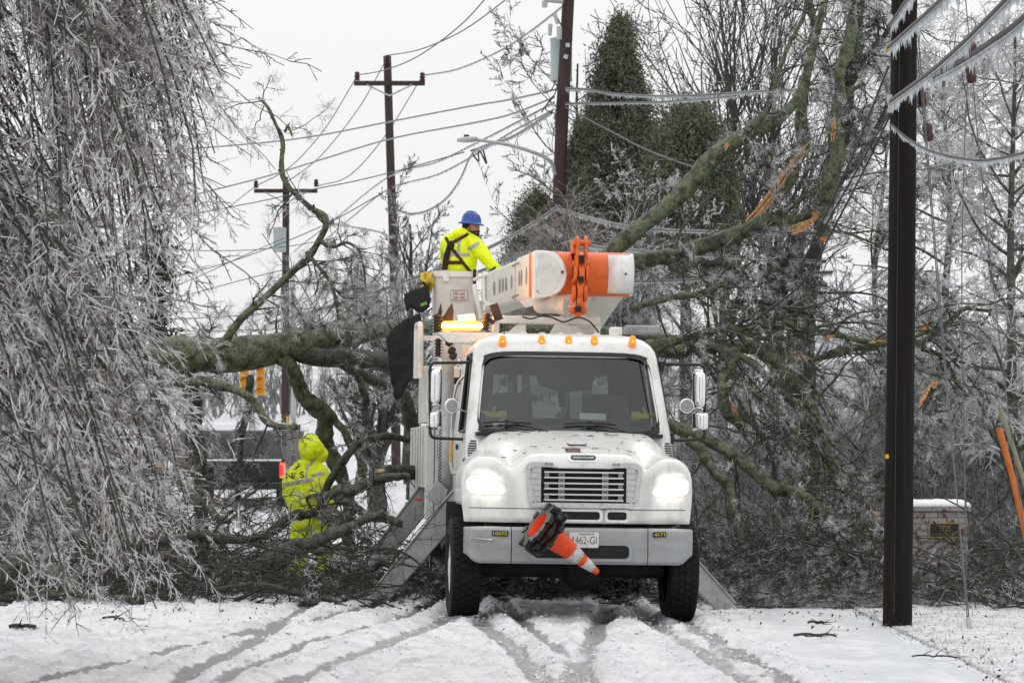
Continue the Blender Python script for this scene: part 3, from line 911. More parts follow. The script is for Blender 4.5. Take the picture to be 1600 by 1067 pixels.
tb('bumper_opening', M_dark, lambda bm: prism(bm, [(p[0], -0.016, p[1]) for p in rrect(-0.50, 0.53, 0.685, 0.845, 0.05)], (0, 0.03, 0)), bumper)
def rim(bm):
    o = rrect(-0.52, 0.55, 0.665, 0.865, 0.06); n = rrect(-0.49, 0.52, 0.695, 0.835, 0.05)
    loft(bm, [[(p[0], -0.004, p[1]) for p in o], [(p[0], -0.020, p[1]) for p in o], [(p[0], -0.022, p[1]) for p in n], [(p[0], -0.01, p[1]) for p in n]], cap=False)
tb('opening_rim', M_grey, rim, bumper)
def slats_b(bm):
    for z in (0.735, 0.785): bx(bm, -0.44, 0.47, -0.019, -0.012, z, z + 0.008)
tb('opening_bar', M_blackp, slats_b, bumper)
def grab(bm):
    pts = smooth_path([(-1.12, bump_y(-1.12), 0.885), (-1.12, bump_y(-1.12) - 0.05, 0.89), (-0.92, bump_y(-.92) - 0.05, 0.875), (-0.92, bump_y(-.92), 0.87)], 18)
    for a, b in zip(pts[:-1], pts[1:]): cyl(bm, a, b, 0.009, seg=8)
tb('grab_handle', M_steel, grab, bumper)
def sticker(text, x, z, tilt):
    R = Matrix.Translation((x, bump_y(x) - 0.014, z)) @ Matrix.Rotation(math.radians(tilt), 4, 'Y') @ Matrix.Rotation(math.atan2(bump_y(x + .03) - bump_y(x - .03), .06), 4, 'Z')
    p = tb('number_sticker', M_ink, lambda bm: bx(bm, -0.085 if len(text) > 4 else -0.07, 0.085 if len(text) > 4 else 0.07, -0.003, 0.002, -0.027, 0.027), bumper)
    p.matrix_local = R
    text_on('sticker_digits', text, 0.036, 0.145 if len(text) > 4 else 0.115, M_goldink, p, (0, -0.0045, 0), bold=0.015)
sticker('10075', -0.84, 0.945, 2); sticker('4171', 0.84, 0.955, -3)
pl = tb('licence_plate', M_plate, lambda bm: prism(bm, [(p[0], -0.030, p[1]) for p in rrect(-0.115, 0.195, 0.808, 0.972, 0.015)], (0, 0.006, 0)), bevel=0.001)
text_on('plate_state', 'TENNESSEE', 0.020, 0.135, M_ink, pl, (0.048, -0.0325, 0.951))
text_on('plate_number', '462-GI', 0.078, 0.225, M_ink, pl, (0.060, -0.0325, 0.888), bold=-0.012)
text_on('plate_number', '1', 0.078, None, M_ink, pl, (-0.075, -0.0325, 0.888), bold=-0.012)
tb('plate_decal', M_silver, lambda bm: bx(bm, 0.055, 0.085, -0.0335, -0.031, 0.816, 0.83), pl)
tb('plate_star', M_ink, lambda bm: cyl(bm, (0.135, -0.033, 0.952), (0.135, -0.031, 0.952), 0.009, seg=10), pl)
# gap above the bumper: dark crossmember
tb('crossmember', M_dark, lambda bm: bx(bm, -0.98, 0.98, 0.26, 0.5, 0.75, 1.04))
def gapbits(bm):
    for x in np.linspace(-0.9, 0.9, 7): cyl(bm, (x, 0.2, 0.98 + 0.03 * math.sin(7 * x)), (x + 0.18, 0.24, 1.04), 0.02, seg=8)
    bx(bm, -0.25, 0.45, 0.15, 0.2, 1.0, 1.03)
tb('front_hose', M_blackp, gapbits)

# --- wheels and axles
def wheel(x, y, rad, w, name='wheel', steer=0):
    R = Matrix.Translation((x, y, rad)) @ Matrix.Rotation(math.radians(steer), 4, 'Z') @ Matrix.Rotation(math.radians(90), 4, 'Y')
    wb = bmesh.new()
    hw = w / 2
    prof = [(rad * .58, -hw * .8), (rad * .70, -hw), (rad * .88, -hw * .98), (rad * .965, -hw * .9), (rad * .985, -hw * .72)]
    lathe(wb, prof + [(r, -z) for r, z in reversed(prof)], 56)
    n = 44                                        # tread blocks
    for i in range(n):
        for q, zc in enumerate((-0.62, -0.21, 0.21, 0.62)):
            a = 2 * math.pi * (i + 0.5 * (q % 2)) / n
            m = Matrix.Rotation(a, 4, 'Z') @ Matrix.Translation((rad * .985, 0, zc * hw))
            box(wb, (0, 0, 0), (rad * .034, 2 * math.pi * rad / n * 0.72, hw * 0.35), None)
            for v in wb.verts[-8:]: v.co = m @ v.co
    o = bm_obj(name, wb, M_tyre, truck)
    o.matrix_local = R
    rb = bmesh.new()
    s = 1 if x > 0 else -1
    lathe(rb, [(rad * .60, s * hw * .80), (rad * .57, s * hw * .82), (rad * .54, s * hw * .5), (rad * .34, s * hw * .35), (rad * .30, s * hw * .75), (rad * .18, s * hw * .95), (0, s * hw * .95)], 32)
    for k in range(10):
        a = 2 * math.pi * k / 10
        cyl(rb, (rad * .4 * math.cos(a), rad * .4 * math.sin(a), s * hw * .3), (rad * .4 * math.cos(a), rad * .4 * math.sin(a), s * hw * .62), 0.018, seg=6)
    bm_obj('rim', rb, M_bodywhite, o, smooth=False)
    return o
wheel(-1.165, 1.0, 0.545, 0.33, steer=1); wheel(1.165, 1.0, 0.545, 0.33, steer=1)
for s in (-1, 1):
    wheel(s * 1.16, 6.0, 0.545, 0.29); wheel(s * 0.82, 6.0, 0.545, 0.29)
def chassis(bm):
    for s in (-0.42, 0.42): bx(bm, s - 0.05, s + 0.05, 0.4, 9.3, 0.82, 1.08)
    cyl(bm, (-1.0, 1.0, 0.545), (1.0, 1.0, 0.545), 0.09, seg=14)
    cyl(bm, (-0.8, 6.0, 0.545), (0.8, 6.0, 0.545), 0.11, seg=14)
    lathe(bm, [(0, -.22), (.17, -.18), (.24, 0), (.17, .18), (0, .22)], 18, Matrix.Translation((0.12, 1.0, 0.55)) @ Matrix.Rotation(1.57, 4, 'X'))
    lathe(bm, [(0, -.22), (.2, -.18), (.27, 0), (.2, .18), (0, .22)], 18, Matrix.Translation((0, 6.0, 0.56)) @ Matrix.Rotation(1.57, 4, 'X'))
    bx(bm, -0.45, 0.45, 0.5, 2.4, 0.62, 1.1)     # engine and gearbox
    cyl(bm, (0.1, 1.0, 0.56), (0.05, 6.0, 0.6), 0.05, seg=10)
    bx(bm, -1.05, -0.5, 2.4, 3.9, 0.7, 1.15); bx(bm, 0.5, 1.05, 2.4, 3.9, 0.62, 1.15)   # tanks
tb('chassis', M_dark, chassis, bevel=0.01)
def aprons(bm):
    for s in (-1, 1): bx(bm, s * 0.86 - 0.02, s * 0.86 + 0.02, 0.55, 1.62, 1.08, 1.5)
    bx(bm, -1.15, 1.15, 1.56, 1.60, 0.95, 1.72)
    bx(bm, -0.86, 0.86, 0.5, 1.55, 1.12, 1.5)
tb('engine_bay', M_dark, aprons)
for s in (-1, 1): tb('mud_flap', M_black, lambda bm: bx(bm, s * 1.16 - 0.16, s * 1.16 + 0.16, 1.70, 1.72, 0.45, 1.25))

# --- cab: shell lofted from horizontal sections, with the windshield and side windows left open
ZS = [1.15, 1.55, 1.9, 2.03, 2.2, 2.45, 2.7, 2.86, 2.93, 3.0, 3.06, 3.105, 3.13]
def cab_w(z):
    return np.interp(z, [1.15, 1.9, 2.03, 2.86, 2.93, 3.0, 3.06, 3.105, 3.13], [1.13, 1.13, 1.125, 1.03, 1.01, 0.965, 0.895, 0.785, 0.65])
def cab_f(z):
    return np.interp(z, [1.15, 2.03, 2.86, 2.93, 3.0, 3.06, 3.105, 3.13], [1.50, 1.47, 2.00, 2.03, 2.07, 2.15, 2.3, 2.5])
def cab_b(z):
    return np.interp(z, [1.15, 2.86, 3.0, 3.105, 3.13], [4.05, 4.0, 3.96, 3.85, 3.7])
NFR, NCO, NSD = 14, 4, 12
def cab_ring(z, off=0.0):
    w = cab_w(z) - off; f = cab_f(z) + off; b = cab_b(z) - off
    rf = 0.13; rb = 0.12
    pts = []
    bow = 0.10                                      # the windshield bows forward in the middle
    for i in range(NFR + 1):
        x = -(w - rf) + 2 * (w - rf) * i / NFR
        pts.append((x, f + bow * (x / w) ** 2 - bow * ((w - rf) / w) ** 2, z))
    for i in range(1, NCO):
        a = math.pi / 2 * i / NCO; pts.append((w - rf + rf * math.sin(a), f + rf - rf * math.cos(a), z))
    for i in range(NSD + 1):
        pts.append((w, f + rf + (b - rb - f - rf) * i / NSD, z))
    for i in range(1, NCO):
        a = math.pi / 2 * i / NCO; pts.append((w - rb + rb * math.cos(a), b - rb + rb * math.sin(a), z))
    for i in range(NFR + 1):
        pts.append((w - rb - 2 * (w - rb) * i / NFR, b, z))
    for i in range(1, NCO):
        a = math.pi / 2 * i / NCO; pts.append((-(w - rb) - rb * math.sin(a), b - rb + rb * math.cos(a), z))
    for i in range(NSD + 1):
        pts.append((-w, b - rb - (b - rb - f - rf) * i / NSD, z))
    for i in range(1, NCO):
        a = math.pi / 2 * i / NCO; pts.append((-(w - rf) - rf * math.cos(a), f + rf - rf * math.sin(a), z))
    return pts
cb = bmesh.new()
vr = [[cb.verts.new(p) for p in cab_ring(z)] for z in ZS]
nr = len(vr[0])
s_r = NFR + NCO; s_l = nr - (NCO - 1) - (NSD + 1)
back0 = s_r + NSD + NCO
for k in range(len(ZS) - 1):
    for i in range(nr):
        j = (i + 1) % nr
        zl = ZS[k]
        if 2.03 <= zl < 2.86:
            if i < NFR: continue                                   # windshield
            if s_r + 1 <= i < s_r + 8: continue                   # right door window
            if s_l + 4 <= i < s_l + NSD - 1: continue             # left door window
            if back0 + 2 <= i < back0 + NFR - 2 and 2.2 <= zl < 2.7: continue   # rear window
        cb.faces.new((vr[k][i], vr[k][j], vr[k + 1][j], vr[k + 1][i]))
top = cb.verts.new((0, 3.1, 3.15))
for i in range(nr): cb.faces.new((vr[-1][i], vr[-1][(i + 1) % nr], top))
cab = bm_obj('cab', cb, [M_white, M_inter], truck, smooth=True)
sd = cab.modifiers.new('thick', 'SOLIDIFY'); sd.thickness = 0.035; sd.offset = -1; sd.material_offset = 1
sharp(cab.data, 50)

# windshield glass and its rubber seal
def ws(u, v, off=0.0):
    z = 2.0 + (2.895 - 2.0) * v
    w = cab_w(z) - 0.068; x = u * w
    w_ = cab_w(z); rf = 0.13; bow = 0.10
    return Vector((x, cab_f(z) + bow * (x / w_) ** 2 - bow * ((w_ - rf) / w_) ** 2 + max(0, abs(x) - (w_ - rf)) * 0.7 + off, z))
gm = bmesh.new()
gr = [[gm.verts.new(ws(-0.985 + 1.97 * i / 24, 0.03 + 0.94 * j / 12, 0.012)) for i in range(25)] for j in range(13)]
for j in range(12):
    for i in range(24): gm.faces.new((gr[j][i], gr[j][i + 1], gr[j + 1][i + 1], gr[j + 1][i]))
wsh = bm_obj('windshield', gm, M_glass, truck, smooth=True)
def uvr(h, r, n=9):
    return [(a, b) for a, b in rrect(-h, h, 0.5 - h / 2, 0.5 + h / 2, r, n)]
def densify(p, m=6):
    out = []
    for a, b in zip(p, p[1:] + p[:1]):
        l = math.hypot(b[0] - a[0], b[1] - a[1]); k = max(1, int(l / 0.08))
        for q in range(k): out.append((a[0] + (b[0] - a[0]) * q / k, a[1] + (b[1] - a[1]) * q / k))
    return out
def seal(bm):
    """black ceramic band: outer and inner outlines share one parametrisation"""
    N = 120
    def ol(hx, hz, rx, rz):
        out = []
        for i in range(N):
            t = 2 * math.pi * i / N
            c, s = math.cos(t), math.sin(t)
            n = 7.0
            k = (abs(c) ** n + abs(s) ** n) ** (-1 / n)
            out.append((hx * c * k, 0.5 + hz * s * k))
        return out
    A = ol(1.025, 0.522, 0, 0); B = ol(0.955, 0.468, 0, 0)
    loft(bm, [[ws(u, v, 0.02) for u, v in A], [ws(u, v, -0.012) for u, v in A], [ws(u, v, -0.014) for u, v in B], [ws(u, v, 0.02) for u, v in B]], cap=False)
tb('windshield_seal', M_blackp, seal, wsh, smooth=False)
def wiper(x0, x1, xb):
    def f(bm):
        zb = 2.055
        a = Vector(ws(xb / 1.03, -0.02, -0.04))
        mid = ws(0.5 * (x0 + x1), 0.145, -0.05)
        cyl(bm, a, mid, 0.013, 0.008, 8); cyl(bm, a + Vector((-0.08, 0, -0.0)), mid + Vector((-0.09, 0, -0.03)), 0.007, 0.006, 6)
        p = [ws(x0 + (x1 - x0) * k / 12, 0.125 + 0.03 * math.sin(math.pi * k / 12) * 0.6, -0.03) for k in range(13)]
        for q, r in zip(p[:-1], p[1:]): cyl(bm, q, r, 0.011, seg=6)
        box(bm, mid, (0.06, 0.03, 0.03))
    return f
tb('wiper', M_blackp, wiper(-0.90, -0.40, -0.06), wsh); tb('wiper', M_blackp, wiper(-0.06, 0.49, 0.82), wsh)

# side windows, doors
for s in (-1, 1):
    def sg(bm):
        r0 = cab_ring(2.03, 0.012); r1 = cab_ring(2.86, 0.012)
        ids = list(range(s_r + 1, s_r + 9)) if s > 0 else list(range(s_l + 4, s_l + NSD))
        a = [bm.verts.new(r0[i]) for i in ids]; b = [bm.verts.new(r1[i]) for i in ids]
        for k in range(len(ids) - 1): bm.faces.new((a[k], a[k + 1], b[k + 1], b[k]))
    door = tb('door', M_white, lambda bm: prism(bm, [(s * (1.13), y, z) for y, z in ((1.72, 1.2), (2.95, 1.2), (2.95, 2.0), (1.66, 2.0))], (s * 0.012, 0, 0)), bevel=0.01)
    tb('door_window', M_glassdk, sg, door)
    tb('door_handle', M_blackp, lambda bm: box(bm, (s * 1.15, 2.78, 1.85), (0.03, 0.2, 0.06)), door, bevel=0.008)
    def wframe(bm):
        for a, b in (((s * 1.112, 1.62, 2.02), (s * 1.035, 2.14, 2.86)), ((s * 1.125, 2.72, 2.02), (s * 1.035, 2.78, 2.86)), ((s * 1.112, 1.62, 2.02), (s * 1.112, 2.72, 2.02)), ((s * 1.035, 2.14, 2.87), (s * 1.035, 2.78, 2.87))):
            cyl(bm, a, b, 0.022, seg=8)
    tb('window_frame', M_blackp, wframe, door)
    def grabbar(bm):
        pts = smooth_path([(s * 1.13, 3.12, 1.55), (s * 1.2, 3.12, 1.62), (s * 1.18, 3.12, 2.35), (s * 1.12, 3.1, 2.6), (s * 1.02, 3.1, 2.68)], 20)
        for a, b in zip(pts[:-1], pts[1:]): cyl(bm, a, b, 0.016, seg=8)
    tb('grab_bar', M_alu, grabbar)
tb('rear_window', M_glassdk, lambda bm: bx(bm, -0.72, 0.72, 3.985, 3.992, 2.18, 2.72), cab)
# roof ribs, cowl
def ribs(bm):
    for x in np.linspace(-0.62, 0.62, 7): bx(bm, x - 0.03, x + 0.03, 2.65, 3.7, 3.135, 3.152)
tb('roof_rib', M_white, ribs, cab, bevel=0.006)
tb('cowl', M_blackp, lambda bm: prism(bm, [(-1.02, 1.36, 2.012), (1.02, 1.36, 2.012), (1.04, 1.62, 2.02), (-1.04, 1.62, 2.02)], (0, 0, -0.04)))
# five amber roof markers
for px in (785, 846, 888, 928, 988):
    p = T(px, 533, 2.06)
    l = tb('roof_marker', M_amberlens, lambda bm: [lathe(bm, [(0.0, 0.065), (0.032, 0.052), (0.042, 0.0), (0.042, -0.055), (0.0, -0.055)], 12, Matrix.Translation((p.x, p.y - 0.02, p.z)))], smooth=True)
    tb('marker_bulb', M_amber2, lambda bm: lathe(bm, [(0, 0.018), (0.015, 0), (0, -0.018)], 10, Matrix.Translation((p.x, p.y - 0.05, p.z - 0.005))), l, smooth=True)
    tb('marker_base', M_white, lambda bm: box(bm, (p.x, p.y + 0.035, p.z - 0.02), (0.085, 0.08, 0.08)), l, bevel=0.02)
# roof antenna puck and white light pod on the right of the roof
pp = T(962, 518, 2.9)
tb('roof_pod', M_white2, lambda bm: box(bm, pp, (0.14, 0.16, 0.10)), bevel=0.02)
def rail_light(bm):
    a = T(977, 514, 3.2); b = T(1032, 514, 3.2)
    bx(bm, a.x, b.x, a.y, a.y + 0.25, a.z - 0.055, a.z + 0.045)
tb('roof_lamp_housing', M_steel, rail_light, bevel=0.02)
ant = T(788, 522, 2.6)
tb('antenna', M_black, lambda bm: (cyl(bm, ant, ant + Vector((0, 0, 0.10)), 0.006, seg=6), cyl(bm, ant - Vector((0, 0, 0.02)), ant + Vector((0, 0, 0.012)), 0.04, 0.03, seg=10)))

# --- cab interior
dash = tb('dashboard', M_inter, lambda bm: loft(bm, [[(-1.0, 1.62, 1.7), (-1.0, 1.60, 2.03), (-1.0, 1.95, 2.10), (-1.0, 2.2, 2.02), (-1.0, 2.25, 1.7)], [(1.0, 1.62, 1.7), (1.0, 1.60, 2.03), (1.0, 1.95, 2.10), (1.0, 2.2, 2.02), (1.0, 2.25, 1.7)]]), bevel=0.02)
for x in (-0.55, 0.55):
    def seat(bm):
        loft(bm, [[(x + a * 0.27 * k, 2.95 + y, z) for a, y in ((-1, -.06), (-.8, -.1), (.8, -.1), (1, -.06), (1, .06), (-1, .06))] for z, k in ((1.7, 1.0), (2.05, 1.05), (2.3, .95), (2.42, .82), (2.47, .6))])
        bx(bm, x - 0.27, x + 0.27, 2.35, 3.0, 1.6, 1.78)
    tb('seat', M_seat, seat, cab, bevel=0.03)
def console(bm):
    bx(bm, -0.42, 0.42, 2.15, 2.75, 2.66, 2.84)
    prism(bm, [(-0.38, 2.12, 2.84), (0.36, 2.12, 2.84), (0.30, 2.12, 2.50), (-0.02, 2.12, 2.47), (-0.10, 2.12, 2.50), (-0.28, 2.12, 2.54)], (0, 0.05, 0))
    cyl(bm, (-0.04, 2.06, 2.50), (-0.03, 2.04, 2.30), 0.05, 0.035, 10)
tb('overhead_console', M_blackp, console, cab, bevel=0.01)
def steer(bm):
    Rm = Matrix.Translation((0.52, 2.28, 2.12)) @ Matrix.Rotation(math.radians(-55), 4, 'X')
    n = 28
    for i in range(n):
        a, b = 2 * math.pi * i / n, 2 * math.pi * (i + 1) / n
        cyl(bm, Rm @ Vector((.23 * math.cos(a), .23 * math.sin(a), 0)), Rm @ Vector((.23 * math.cos(b), .23 * math.sin(b), 0)), 0.016, seg=8)
    for a in (0.2, 2.94, 4.71): cyl(bm, Rm @ Vector((0, 0, 0)), Rm @ Vector((.23 * math.cos(a), .23 * math.sin(a), 0)), 0.016, seg=8)
    cyl(bm, Rm @ Vector((0, 0, -0.2)), Rm @ Vector((0, 0, 0.02)), 0.05, seg=12)
tb('steering_wheel', M_blackp, steer, cab)
tb('cab_floor', M_inter, lambda bm: bx(bm, -1.05, 1.05, 1.7, 3.9, 1.2, 1.25), cab)

# --- mirrors: black C brackets with two chrome heads and a round spot mirror each
def pipe(bm, pts, r, n=24, seg=10):
    p = smooth_path(pts, n)
    for a, b in zip(p[:-1], p[1:]): cyl(bm, a, b, r, seg=seg)
    for a in p[1:-1]: bmesh.ops.create_icosphere(bm, subdivisions=1, radius=r, matrix=Matrix.Translation(Vector(a)))
def cpipe(bm, pts, r):
    """pipe with tight rounded corners"""
    out = [Vector(pts[0])]
    for a, b, c in zip(pts[:-2], pts[1:-1], pts[2:]):
        a, b, c = Vector(a), Vector(b), Vector(c)
        k = 0.07
        p0 = b + (a - b).normalized() * k; p1 = b + (c - b).normalized() * k
        for t in np.linspace(0, 1, 6):
            out.append(p0 * (1 - t) ** 2 + b * 2 * t * (1 - t) + p1 * t * t)
    out.append(Vector(pts[-1]))
    for a, b in zip(out[:-1], out[1:]):
        if (b - a).length > 1e-4: cyl(bm, a, b, r, seg=10)
    for a in out[1:-1]: bmesh.ops.create_icosphere(bm, subdivisions=1, radius=r * 1.0, matrix=Matrix.Translation(a))
def chrome_head(px0, px1, py0, py1, L, dep=0.16):
    a = T(px0, py1, L); b = T(px1, py0, L)
    def f(bm):
        cx = (a.x + b.x) / 2; hw = (b.x - a.x) / 2; y = a.y
        rings = []
        H = b.z - a.z
        for t in np.linspace(0, 1, 15):
            e = (1 - abs(2 * t - 1) ** 7) ** (1 / 2.5) if 0 < t < 1 else 0.25
            e = max(e, 0.25)
            z = a.z + H * t
            rings.append([(cx + hw * (0.55 + .45 * e) * math.cos(th), y - dep * e * max(0, math.sin(th)) + 0.03 * max(0, -math.sin(th)), z) for th in np.linspace(0, 2 * math.pi, 25)[:-1]])
        loft(bm, rings)
    return f
for s, (xo, xi_t, xi_b, yt, yb) in ((-1, (672, 737, 726, 567, 686)), (1, (1101, 1034, 1052, 570, 688))):
    L = 1.78
    arm = tb('mirror_arm', M_blackp, lambda bm: (cpipe(bm, [T(xi_t, yt - 1, 2.1), T(xo, yt, L), T(xo, yb - 2, L), T(xi_b, yb, 1.75)], 0.018), box(bm, T(xi_b + (2 if s < 0 else -4), yb - 3, 1.75), (0.07, 0.1, 0.12)), box(bm, T(xi_t, yt + 2, 2.1), (0.05, 0.08, 0.1))), smooth=False)
    sharp(arm.data, 50)
    if s < 0:
        tb('mirror_head', M_chrome, chrome_head(668, 691, 573, 635, L + 0.1), arm, smooth=True)
        tb('convex_mirror', M_chrome, chrome_head(667, 690, 641, 671, L + 0.1), arm, smooth=True)
    else:
        tb('mirror_head', M_chrome, chrome_head(1081, 1104, 577, 641, L + 0.1), arm, smooth=True)
        tb('convex_mirror', M_chrome, chrome_head(1081, 1107, 643, 674, L + 0.1), arm, smooth=True)
    c = T(705 if s < 0 else 1073, 634, 1.65)
    RM = Matrix.Translation(c) @ Matrix.Rotation(math.radians(90), 4, 'X') @ Matrix.Rotation(math.radians(-s * 25 if s < 0 else 0), 4, 'Y')
    sm = tb('spot_mirror', M_chrome, lambda bm: lathe(bm, [(0, -.08), (0.05, -.06), (0.082, 0.0), (0.082, 0.018), (0.07, 0.018)], 28, RM), arm, smooth=True)
    tb('spot_lens', M_steel, lambda bm: [lathe(bm, [(0.07, 0.014), (0.05, 0.022), (0.03, 0.018), (0.02, 0.026), (0.0, 0.026)], 24, RM)], sm)
    tb('spot_stalk', M_steel, lambda bm: cyl(bm, c + Vector((0, 0.03, -0.0)), T(735 if s < 0 else 1050, 646, 1.75), 0.008, seg=6), arm)
    # yellow pole beside the left cowl
tb('yellow_marker', M_yellow, lambda bm: pipe(bm, [T(706, 688, 1.9), T(705, 705, 1.9), T(704, 722, 1.9)], 0.016, 4))

# --- exhaust stack with perforated shield behind the cab, left
ex0 = T(694, 800, 4.5); ex1 = T(694, 545, 4.5)
ex0.x = ex1.x = ex0.x + 0.02
def stack(bm):
    pipe(bm, [(ex0.x, ex0.y, ex0.z), (ex1.x, ex1.y, ex1.z), (ex1.x, ex1.y, ex1.z + 0.13), (ex1.x - 0.03, ex1.y, ex1.z + 0.2), (ex1.x - 0.10, ex1.y, ex1.z + 0.27)], 0.075, 18, 18)
stk = tb('exhaust_stack', M_galv, stack)
sharp(stk.data, 40)
sh0 = T(690, 790, 4.38); sh1 = T(690, 640, 4.38)
def shield(bm):
    rings = []
    for z in (sh0.z, sh1.z):
        rings.append([(ex0.x + 0.105 * math.cos(a), ex0.y + 0.105 * math.sin(a), z) for a in np.linspace(math.radians(170), math.radians(370), 14)])
    loft(bm, rings, closed=False, cap=False)
sh = tb('heat_shield', M_galv, shield, stk, smooth=True); sh.modifiers.new('t', 'SOLIDIFY').thickness = 0.004
def holes(bm):
    for k in range(26):
        for q, a in enumerate((212, 226)):
            t = math.radians(a); z = sh0.z + 0.08 + (sh1.z - sh0.z - 0.15) * (k + 0.5 * q) / 26
            c = Vector((ex0.x + 0.108 * math.cos(t), ex0.y + 0.108 * math.sin(t), z)); n = Vector((math.cos(t), math.sin(t), 0))
            cyl(bm, c - n * 0.003, c + n * 0.002, 0.011, seg=8)
tb('shield_hole', M_ink, holes, stk)

# --- service body: side cabinets
BW = 1.40
def body(bm):
    for s in (-1, 1):
        x0, x1 = (s * 0.86, s * BW) if s > 0 else (s * BW, s * 0.86)
        bx(bm, x0, x1, 7.25, 9.5, 0.95, 2.10)                 # rear low cabinet
        bx(bm, x0, x1, 5.2, 7.25, 1.35, 2.10)                 # above the wheel
    bx(bm, -0.86, 0.86, 4.9, 9.5, 1.10, 1.28)                 # bed
svc = tb('service_body', M_bodywhite, body, bevel=0.012)
fx0 = T(656, 700, 6.4); 
tb('cabinet_front', M_bodywhite, lambda bm: bx(bm, -BW, -0.80, 4.95, 5.2, 0.98, 2.10), svc, bevel=0.012)
tb('cabinet_front', M_bodywhite, lambda bm: bx(bm, 0.80, BW, 4.95, 5.2, 0.98, 2.10), svc, bevel=0.012)
tb('upper_cabinet', M_white2, lambda bm: bx(bm, -BW + 0.02, -0.92, 5.0, 7.6, 2.14, 2.80), svc, bevel=0.012)
tb('upper_cabinet', M_white2, lambda bm: bx(bm, 0.92, BW - 0.02, 5.0, 7.6, 2.14, 2.50), svc, bevel=0.012)
def seams(bm):
    for x in (-1.30, -1.20, -1.06, -0.94): bx(bm, x - 0.004, x + 0.004, 4.943, 4.95, 1.0, 2.06)
    for x in (-1.25, -1.10): bx(bm, x - 0.012, x + 0.012, 4.940, 4.95, 1.70, 2.0)
    bx(bm, -BW - 0.002, -0.9, 4.94, 4.95, 2.085, 2.10)
    for k in range(4): bx(bm, -1.28 + k * 0.06, -1.25 + k * 0.06, 4.92, 4.95, 1.40, 1.43)
    bx(bm, -1.32, -1.0, 4.99, 5.0, 2.60, 2.68)
    for y in (5.7, 6.4, 7.1, 7.9, 8.7): bx(bm, -BW - 0.004, -BW + 0.01, y - 0.005, y + 0.005, 1.38, 2.08)
    for x in (-1.33, -1.0): bx(bm, x - 0.003, x + 0.003, 4.992, 5.0, 2.16, 2.78)
tb('panel_seam', M_ink, seams, svc)
def recess(bm): bx(bm, -1.26, -0.98, 4.985, 4.999, 2.18, 2.42)
tb('recess_panel', M_steel, recess, svc)
tb('cabinet_latch', M_yellow, lambda bm: (bx(bm, -1.05, -0.98, 4.92, 4.95, 1.42, 1.46), bx(bm, -1.0, -0.985, 4.92, 4.95, 1.28, 1.36)), svc)
# white rail on top of the body, with steps
def rail(bm):
    a, b, c = T(657, 590, 5.1), T(657, 506, 5.1), T(651, 590, 6.0)
    cpipe(bm, [a, b, (b.x - 0.02, b.y + 0.5, b.z), (b.x - 0.02, b.y + 0.5, a.z)], 0.035)
    for py in (528, 575):
        q = T(660, py, 5.1); bx(bm, q.x, q.x + 0.42, q.y, q.y + 0.06, q.z - 0.03, q.z + 0.03)
rl = tb('grab_rail', M_white2, rail)
# uprights behind the cab
def upright(bm):
    a = T(722, 640, 4.6)
    bx(bm, -1.0, -0.55, 4.65, 4.72, 1.3, 3.05)
    bx(bm, 0.3, 0.9, 4.65, 4.72, 1.3, 2.6)
tb('rear_bulkhead', M_white2, upright, svc, bevel=0.01)

# --- outriggers: sloping box arms with foot
def outrigger(s, y, top=(1.05, 1.22), foot=(2.02, 0.06)):
    def f(bm):
        a = Vector((s * top[0], y, top[1])); b = Vector((s * foot[0], y, foot[1]))
        d = (b - a).normalized(); n = Vector((-d.z, 0, d.x)) * (1 if s > 0 else -1)
        if n.z < 0: n = -n
        h = 0.14
        pts = [a + n * h, a - n * h * 1.1, b - n * h * 0.75 - d * 0.1, b - n * h * 0.2 + d * 0.05, b + n * h * 0.55 + d * 0.02, b + n * h * 0.7 - d * 0.08]
        prism(bm, pts, (0, 0.16, 0))
    o = tb('outrigger', M_galv, f, bevel=0.008)
    def g(bm):
        a = Vector((s * top[0], y, top[1])); b = Vector((s * foot[0], y, foot[1])); d = (b - a).normalized()
        n = Vector((-d.z, 0, d.x)); n = n if n.z > 0 else -n
        for e in (0.14, -0.13):
            cyl(bm, a + n * e + Vector((0, -0.006, 0)), b + n * e * 0.75 - d * 0.05 + Vector((0, -0.006, 0)), 0.014, seg=8)
        cyl(bm, b - d * 0.08 + Vector((0, -0.02, 0.02)), b - d * 0.08 + Vector((0, 0.18, 0.02)), 0.035, seg=12)
    tb('outrigger_flange', M_steel, g, o)
    tb('foot_pad', M_steel, lambda bm: bx(bm, s * foot[0] - 0.14, s * foot[0] + 0.14, y - 0.04, y + 0.2, foot[1] - 0.05, foot[1] - 0.01), o, bevel=0.006)
    return o
outrigger(-1, 3.9, (1.0, 1.28), (2.02, 0.03)); outrigger(1, 2.9, (1.1, 0.95), (2.02, 0.0))
outrigger(-1, 7.05, (1.2, 1.35), (2.15, 0.1)); outrigger(1, 8.4, (1.1, 1.15), (2.0, 0.06))
def gusset(bm):
    a = [T(664, 775, 4.3), T(683, 750, 4.3), T(700, 765, 4.3), T(692, 798, 4.3)]
    prism(bm, a, (0, 0.08, 0))
    a = [T(686, 818, 4.0), T(704, 800, 4.0), T(705, 830, 4.0), T(690, 858, 4.0)]
    prism(bm, a, (0, 0.08, 0))
tb('support_plate', M_galv, gusset, bevel=0.006)
tb('red_reflector', M_hatred, lambda bm: box(bm, T(654, 780, 5.3), (0.10, 0.03, 0.03)))
